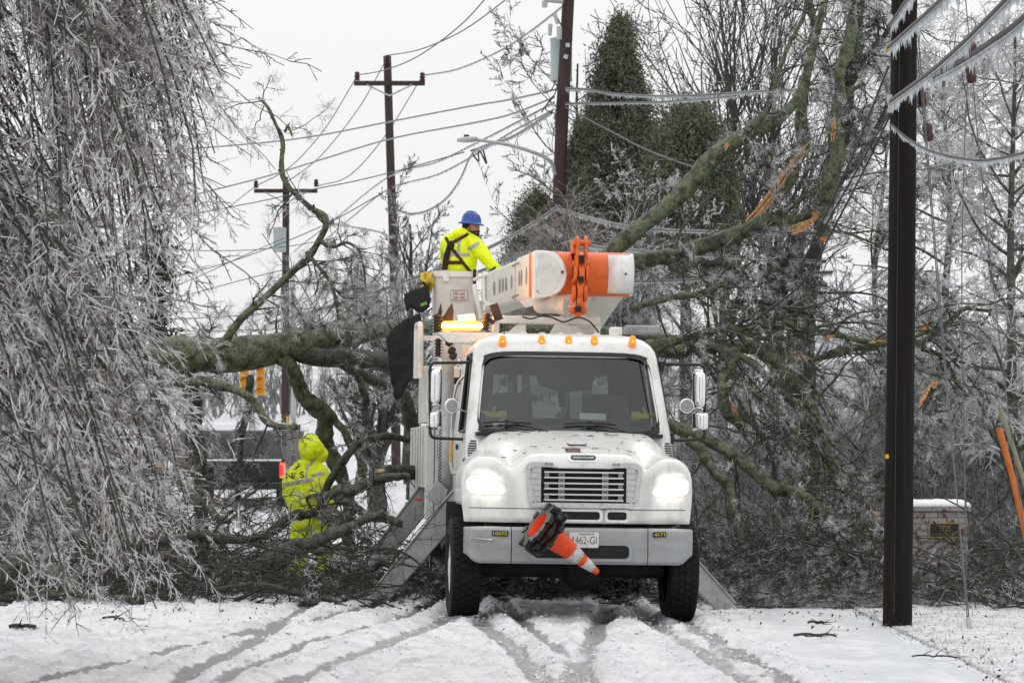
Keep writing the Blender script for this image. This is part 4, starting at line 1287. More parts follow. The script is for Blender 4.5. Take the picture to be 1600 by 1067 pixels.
# ---------------------------------------------------------------- beacon tray, boom rest, boom, bucket
LB = 3.9
a = T(684, 522, LB); b = T(752, 522, LB)
def tray(bm):
    prism(bm, [(a.x, a.y - 0.12, a.z + 0.02), (b.x + 0.22, a.y - 0.12, a.z + 0.02), (b.x + 0.22, a.y - 0.12, a.z), (b.x - 0.02, a.y - 0.12, a.z - 0.05), (b.x - 0.14, a.y - 0.12, a.z - 0.10), (a.x + 0.12, a.y - 0.12, a.z - 0.10), (a.x + 0.03, a.y - 0.12, a.z - 0.02), (a.x, a.y - 0.12, a.z)], (0, 0.26, 0))
tray_o = tb('beacon_tray', M_white2, tray, bevel=0.006)
l0 = T(690, 509, LB); l1 = T(752, 509, LB)
def lbar(bm):
    prism(bm, [(p[0], l0.y - 0.10, p[1]) for p in rrect(l0.x, l1.x, l0.z - 0.05, l0.z + 0.055, 0.03)], (0, 0.2, 0))
bar = tb('beacon_bar', M_amber, lbar, tray_o, bevel=0.01)
for x in (0.16, 0.40, 0.62, 0.86):
    tb('beacon_lamp', M_amberhot, lambda bm: prism(bm, [(p[0], l0.y - 0.108, p[1]) for p in rrect(l0.x + (l1.x - l0.x) * x - 0.075, l0.x + (l1.x - l0.x) * x + 0.075, l0.z - 0.026, l0.z + 0.026, 0.02)], (0, 0.03, 0)), bar)
bl = bpy.data.lights.new('beacon_light', 'POINT'); bl.energy = 34; bl.color = (1.0, 0.42, 0.06); bl.shadow_soft_size = 0.08
blo = bpy.data.objects.new('beacon_light', bl); COL.objects.link(blo); blo.parent = bar; blo.location = ((l0.x + l1.x) / 2, l0.y - 0.02, l0.z + 0.16)
def bellows(cx, cy, cz, n, r, tilt=0):
    def f(bm):
        R = Matrix.Translation((cx, cy, cz)) @ Matrix.Rotation(math.radians(tilt), 4, 'Y')
        pr = []
        for k in range(n):
            pr += [(r, k * 0.036), (r * 0.96, k * 0.036 + 0.012), (r * 0.62, k * 0.036 + 0.018), (r * 0.62, k * 0.036 + 0.030)]
        lathe(bm, [(0, 0)] + pr + [(0, n * 0.036)], 20, R)
    return f
M_bell = mat('brown_rubber_bellows', (0.045, 0.028, 0.02), 0.6)
tb('rubber_bellows', M_bell, bellows(l0.x - 0.05, l0.y - 0.02, l0.z - 0.08, 6, 0.065), tray_o)
tb('rubber_bellows', M_bell, bellows(l1.x + 0.04, l1.y - 0.02, l1.z - 0.06, 6, 0.055, 8), tray_o)
tb('rubber_bellows', M_bell, bellows(l0.x - 0.035, l0.y + 0.05, l0.z - 0.36, 6, 0.045), tray_o)
for px, h in ((686, 26), (700, 28)):
    q = T(px, 500, LB - 0.05); w = 0.045 if px < 690 else 0.09
    tb('tool_clamp', M_bell, lambda bm: prism(bm, [(q.x - w, q.y, q.z - 0.02), (q.x + w * 0.6, q.y, q.z - 0.02), (q.x + w * 0.75, q.y, q.z + 0.10), (q.x + w * 0.5, q.y, q.z + 0.20), (q.x + w * 0.25, q.y, q.z + 0.17)], (0, 0.06, 0)), tray_o)
q = T(764, 500, LB); tb('tool_clamp', M_bell, lambda bm: box(bm, q, (0.14, 0.08, 0.05), Matrix.Rotation(0.5, 4, 'Y')), tray_o)
q = T(775, 488, LB + .1); tb('tool_holder', M_bell, lambda bm: box(bm, q, (0.10, 0.10, 0.2), Matrix.Rotation(-0.35, 4, 'Y')), tray_o)
tb('hose_bundle', M_bell, lambda bm: [bmesh.ops.create_icosphere(bm, subdivisions=1, radius=0.055, matrix=Matrix.Translation(T(px, py, LB))) for px, py in ((702, 535), (706, 548), (708, 556))], tray_o)
tb('white_drum', M_white, lambda bm: cyl(bm, T(716, 500, LB + .25), T(742, 497, LB + .25), 0.055, seg=18), tray_o, smooth=False)
tb('air_cleaner', M_white, lambda bm: cyl(bm, T(737, 545, 4.2), T(752, 545, 4.2), 0.13, seg=18), tray_o, smooth=False)
# boom rest behind the cab
r0 = T(770, 520, 3.95); r1 = T(938, 520, 3.95)
rz = T(854, 494, 3.95).z
def rest(bm):
    bx(bm, r0.x, r1.x, r0.y, r0.y + 0.12, rz - 0.09, rz)
    for x in (r0.x, r1.x - 0.07): bx(bm, x, x + 0.07, r0.y + 0.004, r0.y + 0.116, rz - 0.30, rz - 0.09)
    for x, s in ((r0.x + 0.07, 1), (r1.x - 0.07, -1)):
        prism(bm, [(x, r0.y + 0.02, rz - 0.30), (x + s * 0.22, r0.y + 0.02, rz - 0.092), (x + s * 0.32, r0.y + 0.02, rz - 0.092), (x + s * 0.32, r0.y + 0.02, rz - 0.30)], (0, 0.05, 0))
    bx(bm, r0.x - 0.05, r1.x + 0.05, r0.y + 0.02, r0.y + 0.5, rz - 0.34, rz - 0.30)
    bx(bm, -0.5, -0.38, r0.y + 0.1, r0.y + 0.25, 1.1, rz - 0.3); bx(bm, 0.38, 0.5, r0.y + 0.1, r0.y + 0.25, 1.1, rz - 0.3)
tb('boom_rest', M_white2, rest, bevel=0.008)
def hose(bm):
    pipe(bm, [T(816, 495, 3.85), T(830, 498, 3.83), T(846, 494, 3.83), T(862, 496, 3.83), T(880, 503, 3.83), T(893, 499, 3.83), T(905, 496, 3.83), T(922, 503, 3.83), T(936, 520, 3.83)], 0.010, 40, 6)
tb('cable', M_black, hose)

# boom: box-section arm running back from the elbow to the bucket
e0 = T(860, 428, 4.0)
tip = T(772, 459, 7.4)
ax = (tip - e0).normalized()
up = Vector((0, 0, 1)); sx = ax.cross(up).normalized(); up2 = sx.cross(ax).normalized()
if sx.x < 0: sx = -sx
BWD, BHT = 0.20, 0.272
def arm_ring(t, w, h, n=4):
    c = e0 + (tip - e0) * t
    return [c + sx * p[0] + up2 * p[1] for p in rrect(-w, w, -h, h, 0.05, n)]
boom = tb('boom_arm', M_white2, lambda bm: loft(bm, [arm_ring(0.02, BWD, BHT), arm_ring(0.30, BWD, BHT * 0.98), arm_ring(0.32, BWD * 0.93, BHT * 0.93), arm_ring(0.97, BWD * 0.9, BHT * 0.90)]), smooth=False)
sharp(boom.data, 35)
def band(bm):
    loft(bm, [arm_ring(0.03, BWD + 0.004, BHT + 0.004), arm_ring(0.075, BWD + 0.004, BHT + 0.004)], cap=False)
tb('orange_band', M_orange, band, boom, smooth=True)
for t_, k_ in ((0.12, 1), (0.205, .9), (0.245, .9), (0.40, .8), (0.50, .8), (0.56, .8), (0.62, .8), (0.72, .8)):
    c_ = e0 + (tip - e0) * t_ - sx * (BWD + 0.001 - (0.014 if t_ > 0.31 else 0))
    tb('boom_port', M_steel, lambda bm: prism(bm, [c_ + ax * 0.05 * math.cos(2 * math.pi * i / 16) + up2 * 0.11 * k_ * math.sin(2 * math.pi * i / 16) for i in range(16)], -sx * 0.004), boom)
for t_ in (0.36, 0.27):
    for h_ in (-0.19, 0.19):
        c_ = e0 + (tip - e0) * t_ + up2 * h_ - sx * (BWD - (0.012 if t_ > 0.31 else 0))
        tb('rivet_row', M_steel, lambda bm: [bmesh.ops.create_icosphere(bm, subdivisions=1, radius=0.018, matrix=Matrix.Translation(c_ + ax * (k - 2) * 0.034)) for k in range(5)], boom)
def strut(bm):
    loft(bm, [arm_ring(0.306, BWD + 0.003, BHT), arm_ring(0.311, BWD + 0.003, BHT)], cap=False)
tb('boom_joint', M_dark, strut, boom, smooth=True)

# elbow: horizontal drum with white covers
c0 = T(872, 428, 4.0); c1 = T(985, 429, 4.0)
RD = (T(985, 394, 4.0).z - T(985, 463, 4.0).z) / 2
def drum(x0, x1, r, seg=48):
    def f(bm): cyl(bm, (x0, c0.y, c0.z), (x1, c0.y, c0.z), r, seg=seg)
    return f
elbow = tb('boom_elbow', M_orange, drum(c0.x - 0.02, c1.x - 0.02, RD)); sharp(elbow.data, 40)
def cover(bm):   # white side cover that wraps the right end of the drum
    rings = []
    x0 = T(950, 428, 3.8).x
    for x, in ((x0,), (c1.x + 0.01,)):
        rings.append([(x, c0.y - (RD + 0.012) * math.cos(t), c0.z + (RD + 0.012) * math.sin(t)) for t in np.linspace(math.radians(-57), math.radians(56), 24)])
    loft(bm, rings, closed=False, cap=False)
cv = tb('elbow_cover', M_white, cover, elbow, smooth=True); cv.modifiers.new('t', 'SOLIDIFY').thickness = 0.012
cap = tb('elbow_end_cap', M_white, drum(c1.x - 0.02, c1.x + 0.02, RD * 0.97), elbow); sharp(cap.data, 40)
def dface(bm):  # D-shaped boom end cover facing forward
    pts = [(834, 391.5), (848, 391), (862, 393), (873, 399), (880, 408), (884, 418), (886, 429), (884, 440), (880, 449), (873, 457), (862, 462), (848, 465), (834, 465.5)]
    q = [T(x, y, 3.62) for x, y in smooth_path([(x, y, 0) for x, y in pts], 40)[:, :2]]
    prism(bm, q, (0, 0.34, 0))
dcap = tb('boom_end_cover', M_white, dface, boom, bevel=0.02, seg=3)
def dface2(bm):
    pts = [(840, 397), (856, 397), (868, 405), (875, 417), (877, 428), (874, 441), (867, 452), (855, 459), (840, 460)]
    q = [T(x, y, 3.615) for x, y in smooth_path([(x, y, 0) for x, y in pts], 30)[:, :2]]
    prism(bm, q, (0, 0.1, 0))
tb('cover_plate', M_white2, dface2, dcap, bevel=0.004)
def emb(bm):
    cc = T(853, 428, 3.612)
    for r0_, r1_ in ((0.115, 0.125),):
        n = 40
        i = [(cc.x + r0_ * math.cos(2 * math.pi * k / n), cc.y, cc.z + r0_ * math.sin(2 * math.pi * k / n)) for k in range(n)]
        o = [(cc.x + r1_ * math.cos(2 * math.pi * k / n), cc.y, cc.z + r1_ * math.sin(2 * math.pi * k / n)) for k in range(n)]
        loft(bm, [[(p[0], p[1] + .004, p[2]) for p in i], i, o, [(p[0], p[1] + .004, p[2]) for p in o]], cap=False)
    bx(bm, cc.x - 0.055, cc.x - 0.035, cc.y - 0.001, cc.y + 0.004, cc.z - 0.07, cc.z + 0.07)
    for z in (-0.065, 0.0, 0.055): bx(bm, cc.x - 0.035, cc.x + 0.045, cc.y - 0.001, cc.y + 0.004, cc.z + z, cc.z + z + 0.015)
    bx(bm, cc.x + 0.045, cc.x + 0.06, cc.y - 0.001, cc.y + 0.004, cc.z - 0.065, cc.z + 0.07)
tb('raised_emblem', M_white2, emb, dcap)
def bolts(bm):
    for px, py in ((879, 425), (840, 455)): 
        q = T(px, py, 3.6); cyl(bm, q, q + Vector((0, 0.05, 0)), 0.016 if px > 850 else 0.007, seg=10)
    q = T(978, 428, 3.70); cyl(bm, q, q + Vector((0, 0.08, 0)), 0.013, seg=10)
    cyl(bm, (T(895, 428, 3.7).x, c0.y, c0.z), (T(898, 428, 3.7).x, c0.y, c0.z), RD + 0.006, seg=48)
tb('cover_bolt', M_blackp, bolts, elbow)
# orange linkage standing across the drum
def link_plate(bm, pts, w, hole=None):
    """stacked lugs: rounded plates"""
    for (px, py, L, ry, rz_) in pts:
        q = T(px, py, L)
        prism(bm, [(q.x - w / 2, q.y + ry * math.cos(t), q.z + rz_ * math.sin(t)) for t in np.linspace(0, 2 * math.pi, 21)[:-1]], (w, 0, 0))
def linkage(bm):
    for dx in (-7, 6):
        link_plate(bm, [(909 + dx, 385, 3.62, 0.12, 0.12), (909 + dx, 399, 3.58, 0.10, 0.09), (908 + dx, 412, 3.56, 0.10, 0.10)], 0.035)
    link_plate(bm, [(909, 404, 3.6, 0.10, 0.05), (908, 432, 3.55, 0.10, 0.16), (906, 452, 3.55, 0.10, 0.13), (905, 474, 3.58, 0.11, 0.14), (903, 487, 3.6, 0.1, 0.06)], 0.07)
    for dx in (-9, 9):
        link_plate(bm, [(908 + dx, 428, 3.55, 0.11, 0.10), (905 + dx, 458, 3.55, 0.11, 0.10), (903 + dx, 480, 3.58, 0.11, 0.09)], 0.035)
    for px, py in ((909, 380), (908, 412), (907, 440), (905, 465), (903, 485)):
        q = T(px, py, 3.58); cyl(bm, q - Vector((0.10, 0, 0)), q + Vector((0.10, 0, 0)), 0.035, seg=12)
    q = T(897, 386, 3.75); box(bm, q, (0.06, 0.3, 0.16))
lk = tb('boom_linkage', M_orange2, linkage, elbow, bevel=0.008)
def lkholes(bm):
    for px, py in ((908, 437), (904, 483), (909, 404)):
        q = T(px, py, 3.44); bx(bm, q.x - 0.03, q.x + 0.03, q.y - 0.012, q.y + 0.02, q.z - 0.035, q.z + 0.035)
tb('linkage_slot', M_dark, lkholes, lk)
# lift cylinder under the elbow
def hyd(bm):
    cyl(bm, T(845, 474, 4.4), T(884, 474, 4.0), 0.12, seg=24)
    cyl(bm, T(876, 472, 4.06), T(892, 476, 3.95), 0.145, seg=24)
    cyl(bm, T(884, 474, 4.0), T(903, 484, 3.8), 0.055, seg=16)
hy = tb('lift_cylinder', M_white2, hyd); sharp(hy.data, 40)
def lowplate(bm):
    prism(bm, [T(812, 470, 3.9), T(832, 464, 3.9), T(840, 475, 3.9), T(822, 481, 3.9)], (0, 0.05, 0))
    prism(bm, [T(878, 505, 4.3), T(900, 505, 4.3), T(900, 488, 4.3), T(878, 488, 4.3)], (0, 0.1, 0))
tb('cylinder_plate', M_white2, lowplate, hy)
# lower boom going back and down to the turntable
def lower(bm):
    A = Vector((c1.x - 0.22, c0.y + 0.1, c0.z - 0.02)); B = Vector((0.25, 8.2, 2.75))
    d = (B - A).normalized(); s_ = d.cross(Vector((0, 0, 1))).normalized(); u_ = s_.cross(d)
    loft(bm, [[q + s_ * p[0] + u_ * p[1] for p in rrect(-0.17, 0.17, -0.22, 0.22, 0.04, 3)] for q in (A, B)])
lw = tb('lower_boom', M_white2, lower, smooth=False); sharp(lw.data, 35)
def pedestal(bm):
    lathe(bm, [(0, 1.28), (0.46, 1.28), (0.46, 1.5), (0.36, 1.55), (0.33, 2.3), (0.40, 2.34), (0.40, 2.45), (0, 2.45)], 28, Matrix.Translation((0.1, 8.3, 0)))
    for s in (-1, 1): prism(bm, [(0.18 + s * 0.22, 7.9, 2.4), (0.18 + s * 0.22, 8.7, 2.4), (0.18 + s * 0.22, 8.5, 3.0), (0.18 + s * 0.22, 8.0, 3.0)], (s * 0.05, 0, 0))
ped = tb('turntable', M_white2, pedestal); sharp(ped.data, 40)

# bucket
LBK = 7.3
q0 = T(678, 430, LBK); q1 = T(745, 430, LBK)
zb = T(700, 425, LBK).z; zbot = zb - 1.08
BCX, BCY, BH = (q0.x + q1.x) / 2, q0.y + 0.30, (q1.x - q0.x) / 2
def bk(bm):
    rings = []
    for z, k in ((zbot, 0.88), (zbot + 0.05, 0.90), (zb - 0.04, 1.0), (zb, 1.0)):
        rings.append([(BCX + p[0] * k, BCY + p[1] * k, z) for p in rrect(-BH, BH, -0.30, 0.30, 0.05, 4)])
    for z, k in ((zb, 0.93), (zbot + 0.08, 0.82)):
        rings.append([(BCX + p[0] * k, BCY + p[1] * k, z) for p in rrect(-BH, BH, -0.30, 0.30, 0.05, 4)])
    loft(bm, rings)
bucket = tb('bucket', M_white2, bk, smooth=False); sharp(bucket.data, 35)
def lip(bm):
    rings = []
    for z, k in ((zb - 0.06, 1.0), (zb - 0.06, 1.07), (zb + 0.012, 1.07), (zb + 0.012, 0.94), (zb - 0.02, 0.94)):
        rings.append([(BCX + p[0] * k, BCY + p[1] * k, z) for p in rrect(-BH, BH, -0.30, 0.30, 0.05, 4)])
    loft(bm, rings, cap=False)
lp = tb('bucket_rim', M_white, lip, bucket); sharp(lp.data, 35)
yF = BCY - 0.30
sg_ = T(717, 461, LBK)
sgn = tb('capacity_sign', M_plate, lambda bm: prism(bm, [(sg_.x + p[0], yF - 0.012, sg_.z + p[1]) for p in rrect(-0.108, 0.108, -0.066, 0.066, 0.008)], (0, 0.02, 0)), bucket)
text_on('sign_header', 'PLATFORM CAPACITY', 0.014, 0.18, M_ink, sgn, (sg_.x, yF - 0.014, sg_.z + 0.050))
text_on('sign_line', '700 LBS', 0.032, 0.15, M_redink, sgn, (sg_.x, yF - 0.014, sg_.z + 0.014), bold=0.02)
text_on('sign_line', '600 LBS', 0.032, 0.15, M_redink, sgn, (sg_.x, yF - 0.014, sg_.z - 0.034), bold=0.02)
def sgb(bm):
    o = rrect(-0.106, 0.106, -0.064, 0.064, 0.008); n = rrect(-0.102, 0.102, -0.060, 0.060, 0.006)
    loft(bm, [[(sg_.x + p[0], yF - 0.0135, sg_.z + p[1]) for p in o], [(sg_.x + p[0], yF - 0.0135, sg_.z + p[1]) for p in n]], cap=False)
tb('sign_border', M_redink, sgb, sgn)
tb('rim_clip', M_white, lambda bm: bx(bm, T(692, 430, LBK).x, T(701, 430, LBK).x, yF - 0.035, yF + 0.02, zb - 0.12, zb + 0.02), bucket, bevel=0.004)
for gp, gr_ in (([T(741, 437, 7.1), T(752, 432, 7.0), T(766, 428, 6.9), T(782, 426, 6.8)], .022), ([T(756, 425, 7.0), T(757, 470, 6.9), T(768, 474, 6.8), T(770, 490, 6.8)], .02),
                ([T(757, 485, 6.6), T(758, 478, 6.6), T(766, 476, 6.6), T(769, 480, 6.6), T(769, 492, 6.6)], .018), ([T(741, 445, 7.0), T(743, 462, 6.95), T(748, 480, 6.9), T(752, 498, 6.9)], .03)):
    tb('bucket_guard', M_white, lambda bm: pipe(bm, gp, gr_, 14), bucket)
def mount(bm):
    m0 = T(752, 470, 7.2)
    bx(bm, BCX + BH * 0.95, m0.x + 0.25, BCY - 0.2, BCY + 0.15, zb - 0.75, zb - 0.35)
tb('bucket_mount', M_white2, mount, bucket, bevel=0.02)
tb('red_strap', M_harness, lambda bm: bx(bm, T(741, 430, 7.0).x, T(746, 430, 7.0).x, yF - 0.05, yF - 0.03, zb - 0.25, zb + 0.04), bucket)

# --- things hung on or held by the truck
def hung(name, m, fn, label, cat, **k):
    bm = bmesh.new(); fn(bm)
    me_o = bm_obj(name, bm, m, None, **k)
    me_o.matrix_world = TM
    return tag(me_o, label, cat)
def cloth_sheet(outline, L, thick, seed, wrinkle=0.05):
    """hanging cloth: filled outline, subdivided and crumpled, with a back side"""
    def f(bm):
        vs = [bm.verts.new(T(x, y, L)) for x, y in outline]
        fc = bm.faces.new(vs)
        bmesh.ops.triangulate(bm, faces=[fc])
        for _ in range(4): bmesh.ops.subdivide_edges(bm, edges=[e for e in bm.edges if e.calc_length() > 0.06], cuts=1, use_grid_fill=False)
        bmesh.ops.triangulate(bm, faces=bm.faces[:])
        for v in bm.verts:
            n = mnoise.noise(Vector((v.co.x * 5 + seed, seed, v.co.z * 1.6))); n2 = mnoise.noise(Vector((v.co.x * 14, seed, v.co.z * 6)))
            v.co.y += n * wrinkle * 2.2 + n2 * wrinkle * 0.5
    return f
hung('tarp', M_blackcloth, cloth_sheet([(603, 528), (612, 516), (630, 500), (648, 492), (657, 491), (653, 515), (650, 545), (646, 575), (640, 595), (628, 620), (619, 626), (614, 600), (608, 570)], 6.2, 0.03, 3.0), 'black cloth tarp hanging beside the bucket over the fallen trunk', 'tarp', smooth=True).modifiers.new('t', 'SOLIDIFY').thickness = 0.02
hung('tool_bag', M_blackcloth, cloth_sheet([(636, 462), (648, 454), (662, 449), (671, 447), (672, 470), (671, 480), (660, 489), (650, 487), (643, 480), (634, 488), (634, 475)], 7.25, 0.14, 8.0, 0.03), 'black tool bag with a green tag hung on the side of the bucket', 'bag', smooth=True).modifiers.new('t', 'SOLIDIFY').thickness = 0.15
bag = bpy.data.objects['tool_bag']
M_green = mat('green_tag', (0.16, 0.34, 0.03), 0.6)
gt = bmesh.new(); p = T(662, 475, 7.02); box(gt, p, (0.085, 0.012, 0.035), Matrix.Rotation(math.radians(-22), 4, 'Y'))
gto = bm_obj('bag_tag', gt, M_green, bag)
def coil(bm):
    for k, (px, py, r) in enumerate(((665, 434, 0.09), (668, 434, 0.08), (665, 446, 0.085), (669, 447, 0.09), (672, 440, 0.07))):
        c = T(px, py, 7.3); n = 18
        for i in range(n):
            t0, t1 = 2 * math.pi * i / n, 2 * math.pi * (i + 1) / n
            A = c + Vector((0.5 * r * math.cos(t0), r * math.sin(t0), 0.7 * r * math.sin(t0 + k))); B = c + Vector((0.5 * r * math.cos(t1), r * math.sin(t1), 0.7 * r * math.sin(t1 + k)))
            cyl(bm, A, B, 0.022, seg=8)
hung('rope_coil', M_rope, coil, 'yellow rope coiled over the corner of the bucket rim', 'rope')

# gloves and papers lying on the dashboard
def glove(px, py, flip, L=1.75):
    c = T(px, py, L)
    def f(bm):
        box(bm, c, (0.10, 0.10, 0.055))
        for k, (dx, dz, l) in enumerate(((-.04, .05, .09), (-.015, .065, .10), (.01, .06, .10), (.035, .045, .085))):
            cyl(bm, c + Vector((flip * 0.04, 0, 0.01 * k - 0.01)), c + Vector((flip * (0.04 + l), -0.02 + dx * .5, dz - 0.02)), 0.018, 0.013, 8)
        cyl(bm, c + Vector((0, -0.03, 0.02)), c + Vector((-flip * 0.03, -0.05, 0.10)), 0.019, 0.014, 8)
        cyl(bm, c + Vector((-flip * 0.05, 0, 0)), c + Vector((-flip * 0.15, 0, -0.01)), 0.045, 0.06, 10)
    return f
hung('work_glove', M_glove, glove(770, 648, -1), 'yellow glove on the dashboard behind the left end of the windshield', 'glove', bevel=0.012)
hung('work_glove', M_glove, glove(1008, 650, 1), 'yellow glove on the dashboard in front of the steering wheel', 'glove', bevel=0.012)
def sheet(px, py, w, h, tilt, L=1.72):
    c = T(px, py, L)
    return lambda bm: box(bm, c, (w, 0.012, h), Matrix.Rotation(tilt, 4, 'Y') @ Matrix.Rotation(-0.6, 4, 'X'))
hung('paper_sheet', M_paper, sheet(926, 651, 0.29, 0.085, 0.02), 'white paper sheet on the dashboard behind the right wiper', 'paper')
hung('paper_sheet', M_paper, sheet(780, 661, 0.14, 0.05, -0.3), 'crumpled white paper on the dashboard under the left wiper', 'paper')
# ---------------------------------------------------------------- people
def remesh_obj(name, bm, m, parent, voxel=0.012, smooth_it=4, noise=None):
    me = bpy.data.meshes.new(name + '_src'); bmesh.ops.recalc_face_normals(bm, faces=bm.faces); bm.to_mesh(me); bm.free()
    o = bpy.data.objects.new('tmp', me); COL.objects.link(o)
    r = o.modifiers.new('r', 'REMESH'); r.mode = 'VOXEL'; r.voxel_size = voxel
    s = o.modifiers.new('s', 'SMOOTH'); s.iterations = smooth_it; s.factor = 0.6
    dg = bpy.context.evaluated_depsgraph_get()
    out = bpy.data.meshes.new_from_object(o.evaluated_get(dg))
    bpy.data.objects.remove(o); bpy.data.meshes.remove(me)
    out.name = name
    if noise:
        out.update()
        amp, sc, seed, st = noise
        co = np.empty(len(out.vertices) * 3, np.float32); out.vertices.foreach_get('co', co); co = co.reshape(-1, 3)
        no = np.array([v.normal for v in out.vertices], np.float32)
        d = np.array([mnoise.fractal(Vector((c[0] * sc * st[0] + seed, c[1] * sc * st[1], c[2] * sc * st[2])), 0.8, 2.0, 3) for c in co], np.float32)
        out.vertices.foreach_set('co', (co + no * (d * amp)[:, None]).ravel()); out.update()
    out.materials.clear()
    return link(name, out, m, parent, smooth=True)

def blob(bm, c, s, rot=None, sub=3):
    m = Matrix.Translation(Vector(c))
    if rot is not None: m = m @ rot
    bmesh.ops.create_icosphere(bm, subdivisions=sub, radius=1.0, matrix=m @ Matrix.Diagonal((s[0], s[1], s[2], 1)))

def limb(bm, pts, rad, n=16, seg=14):
    p = smooth_path([tuple(q) for q in pts], n); r = np.interp(np.linspace(0, 1, n), np.linspace(0, 1, len(rad)), rad)
    for i in range(n - 1):
        cyl(bm, p[i], p[i + 1], r[i], r[i + 1], seg)
        bmesh.ops.create_icosphere(bm, subdivisions=2, radius=r[i], matrix=Matrix.Translation(Vector(p[i])))
    bmesh.ops.create_icosphere(bm, subdivisions=2, radius=r[-1], matrix=Matrix.Translation(Vector(p[-1])))

def torso(bm, secs, seg=28, rot=0.0):
    """secs: (cx, cy, z, half width, half depth)"""
    rings = []
    for cx, cy, z, w, dpt in secs:
        ring = []
        for i in range(seg):
            t = 2 * math.pi * i / seg
            x = w * math.copysign(abs(math.cos(t)) ** 0.8, math.cos(t)); y = dpt * math.copysign(abs(math.sin(t)) ** 0.8, math.sin(t))
            ring.append((cx + x * math.cos(rot) - y * math.sin(rot), cy + x * math.sin(rot) + y * math.cos(rot), z))
        rings.append(ring)
    loft(bm, rings)

def hand(bm, wrist, d, palm_n, curl=0.5, s=1.0, side=1):
    """palm, four fingers and a thumb; d = hand direction, palm_n = direction the palm faces"""
    d = Vector(d).normalized(); n = Vector(palm_n).normalized(); w = d.cross(n).normalized()
    wrist = Vector(wrist)
    R = Matrix((w, d, n)).transposed().to_4x4()
    blob(bm, wrist + d * 0.05 * s, (0.042 * s, 0.055 * s, 0.016 * s), R, 2)
    for k, (o, l) in enumerate(((-0.030, .066), (-0.010, .078), (0.011, .074), (0.030, .058))):
        p0 = wrist + d * 0.085 * s + w * o * s
        a1, a2, a3 = curl * 0.6, curl * 1.5, curl * 2.2
        p1 = p0 + (d * math.cos(a1) + n * math.sin(a1)) * l * 0.45 * s
        p2 = p1 + (d * math.cos(a2) + n * math.sin(a2)) * l * 0.32 * s
        p3 = p2 + (d * math.cos(a3) + n * math.sin(a3)) * l * 0.26 * s
        limb(bm, [p0 - d * 0.02, p0, p1, p2, p3], [.0105 * s, .0105 * s, .0100 * s, .009 * s, .0075 * s], 7, 8)
    b = wrist + d * 0.03 * s - w * 0.036 * s * side
    t1 = b + (d * 0.6 - w * 0.75 * side + n * 0.35).normalized() * 0.035 * s; t2 = t1 + (d * 0.85 - w * 0.3 * side + n * 0.5).normalized() * 0.03 * s
    limb(bm, [b, t1, t2], [.014 * s, .0115 * s, .009 * s], 5, 8)

def wrap(target, pts_uv, off):
    """project points (world-like local) along -y-ish rays to the target surface"""
    pass

def band_on(name, target_me, m, parent, inside, off=0.005):
    """a strip of the garment surface itself, lifted a few mm, for tape and webbing"""
    bm = bmesh.new(); bm.from_mesh(target_me); bm.normal_update()
    kill = [f for f in bm.faces if not inside(f.calc_center_median(), f.normal)]
    bmesh.ops.delete(bm, geom=kill, context='FACES')
    for v in bm.verts: v.co += v.normal * off
    me = bpy.data.meshes.new(name); bm.to_mesh(me); bm.free()
    return link(name, me, m, parent, smooth=True)

def seg_dist(p, a, b):
    ab = b - a; t = max(0, min(1, (p - a).dot(ab) / ab.dot(ab))); return (p - (a + ab * t)).length, t

# ---- lineman in the bucket: back to us, turned a little, looking over his right shoulder to the right
SC1 = 1.04
bw = TM @ Vector((BCX, BCY, zbot + 0.08))
man = thing('person', 'person in a blue hard hat and yellow jacket standing in the raised bucket, looking right', 'person', bw)
YAW1 = math.radians(-18)
def L1(px, py, dd=0.0):   # photo pixel at the bucket's distance (+dd) -> person local
    return P(px, py, bw.y + dd) - Vector(bw)
hipz = L1(722, 432).z
sh = L1(722, 372).z
# hidden body + head
hb = bmesh.new()
headc = L1(737, 357, -0.02)
HR = Matrix.Rotation(math.radians(38), 4, 'Z')           # face towards +x and a bit towards us
face = Vector((0.88, -0.47, -0.04)).normalized(); side = Vector((0.47, 0.88, 0)).normalized()
FR = Matrix((face, side, Vector((0, 0, 1)))).transposed().to_4x4()
blob(hb, headc + Vector((-0.01, 0.0, 0.03)), (0.098, 0.078, 0.115), FR)
blob(hb, headc + face * 0.045 + Vector((0, 0, -0.05)), (0.058, 0.056, 0.07), FR)                # jaw
blob(hb, headc + face * 0.102 + Vector((0, 0, -0.012)), (0.018, 0.014, 0.024), FR, 2)           # nose
blob(hb, headc + face * 0.09 + Vector((0, 0, 0.028)), (0.016, 0.05, 0.012), FR, 2)              # brow
blob(hb, headc + face * 0.085 + Vector((0, 0, -0.058)), (0.015, 0.026, 0.008), FR, 2)           # lips
for s in (-1, 1):
    blob(hb, headc + side * 0.080 * s - face * 0.005 + Vector((0, 0, 0.0)), (0.02, 0.010, 0.032), FR, 2)   # ears
limb(hb, [L1(728, 380, 0.0), headc + Vector((-0.01, 0.01, -0.02))], [0.065, 0.058], 6)
tx_ = L1(720, 400).x
torso(hb, [(tx_, 0, 0.02, .16, .11), (tx_ - .01, 0, 0.85, .17, .12), (tx_, 0, 1.05, .165, .115), (tx_ + .01, 0, sh - .05, .20, .12), (tx_ + .02, 0, sh + 0.05, .10, .08)])
wr = L1(772, 421, -0.12)
limb(hb, [L1(742, 380, -.05), L1(757, 400, -.14), wr], [.055, .05, .035], 10)
hand(hb, wr, (0.6, 0.15, -0.75), (-0.3, 0.9, -0.2), 0.6, 1.05)
limb(hb, [L1(702, 380, .05), L1(698, 405, .22), L1(712, 425, .38)], [.055, .05, .035], 10)
hand(hb, L1(712, 425, .38), (0.5, 0.5, -0.7), (0.3, -0.5, -0.3), 0.6, 1.05, -1)
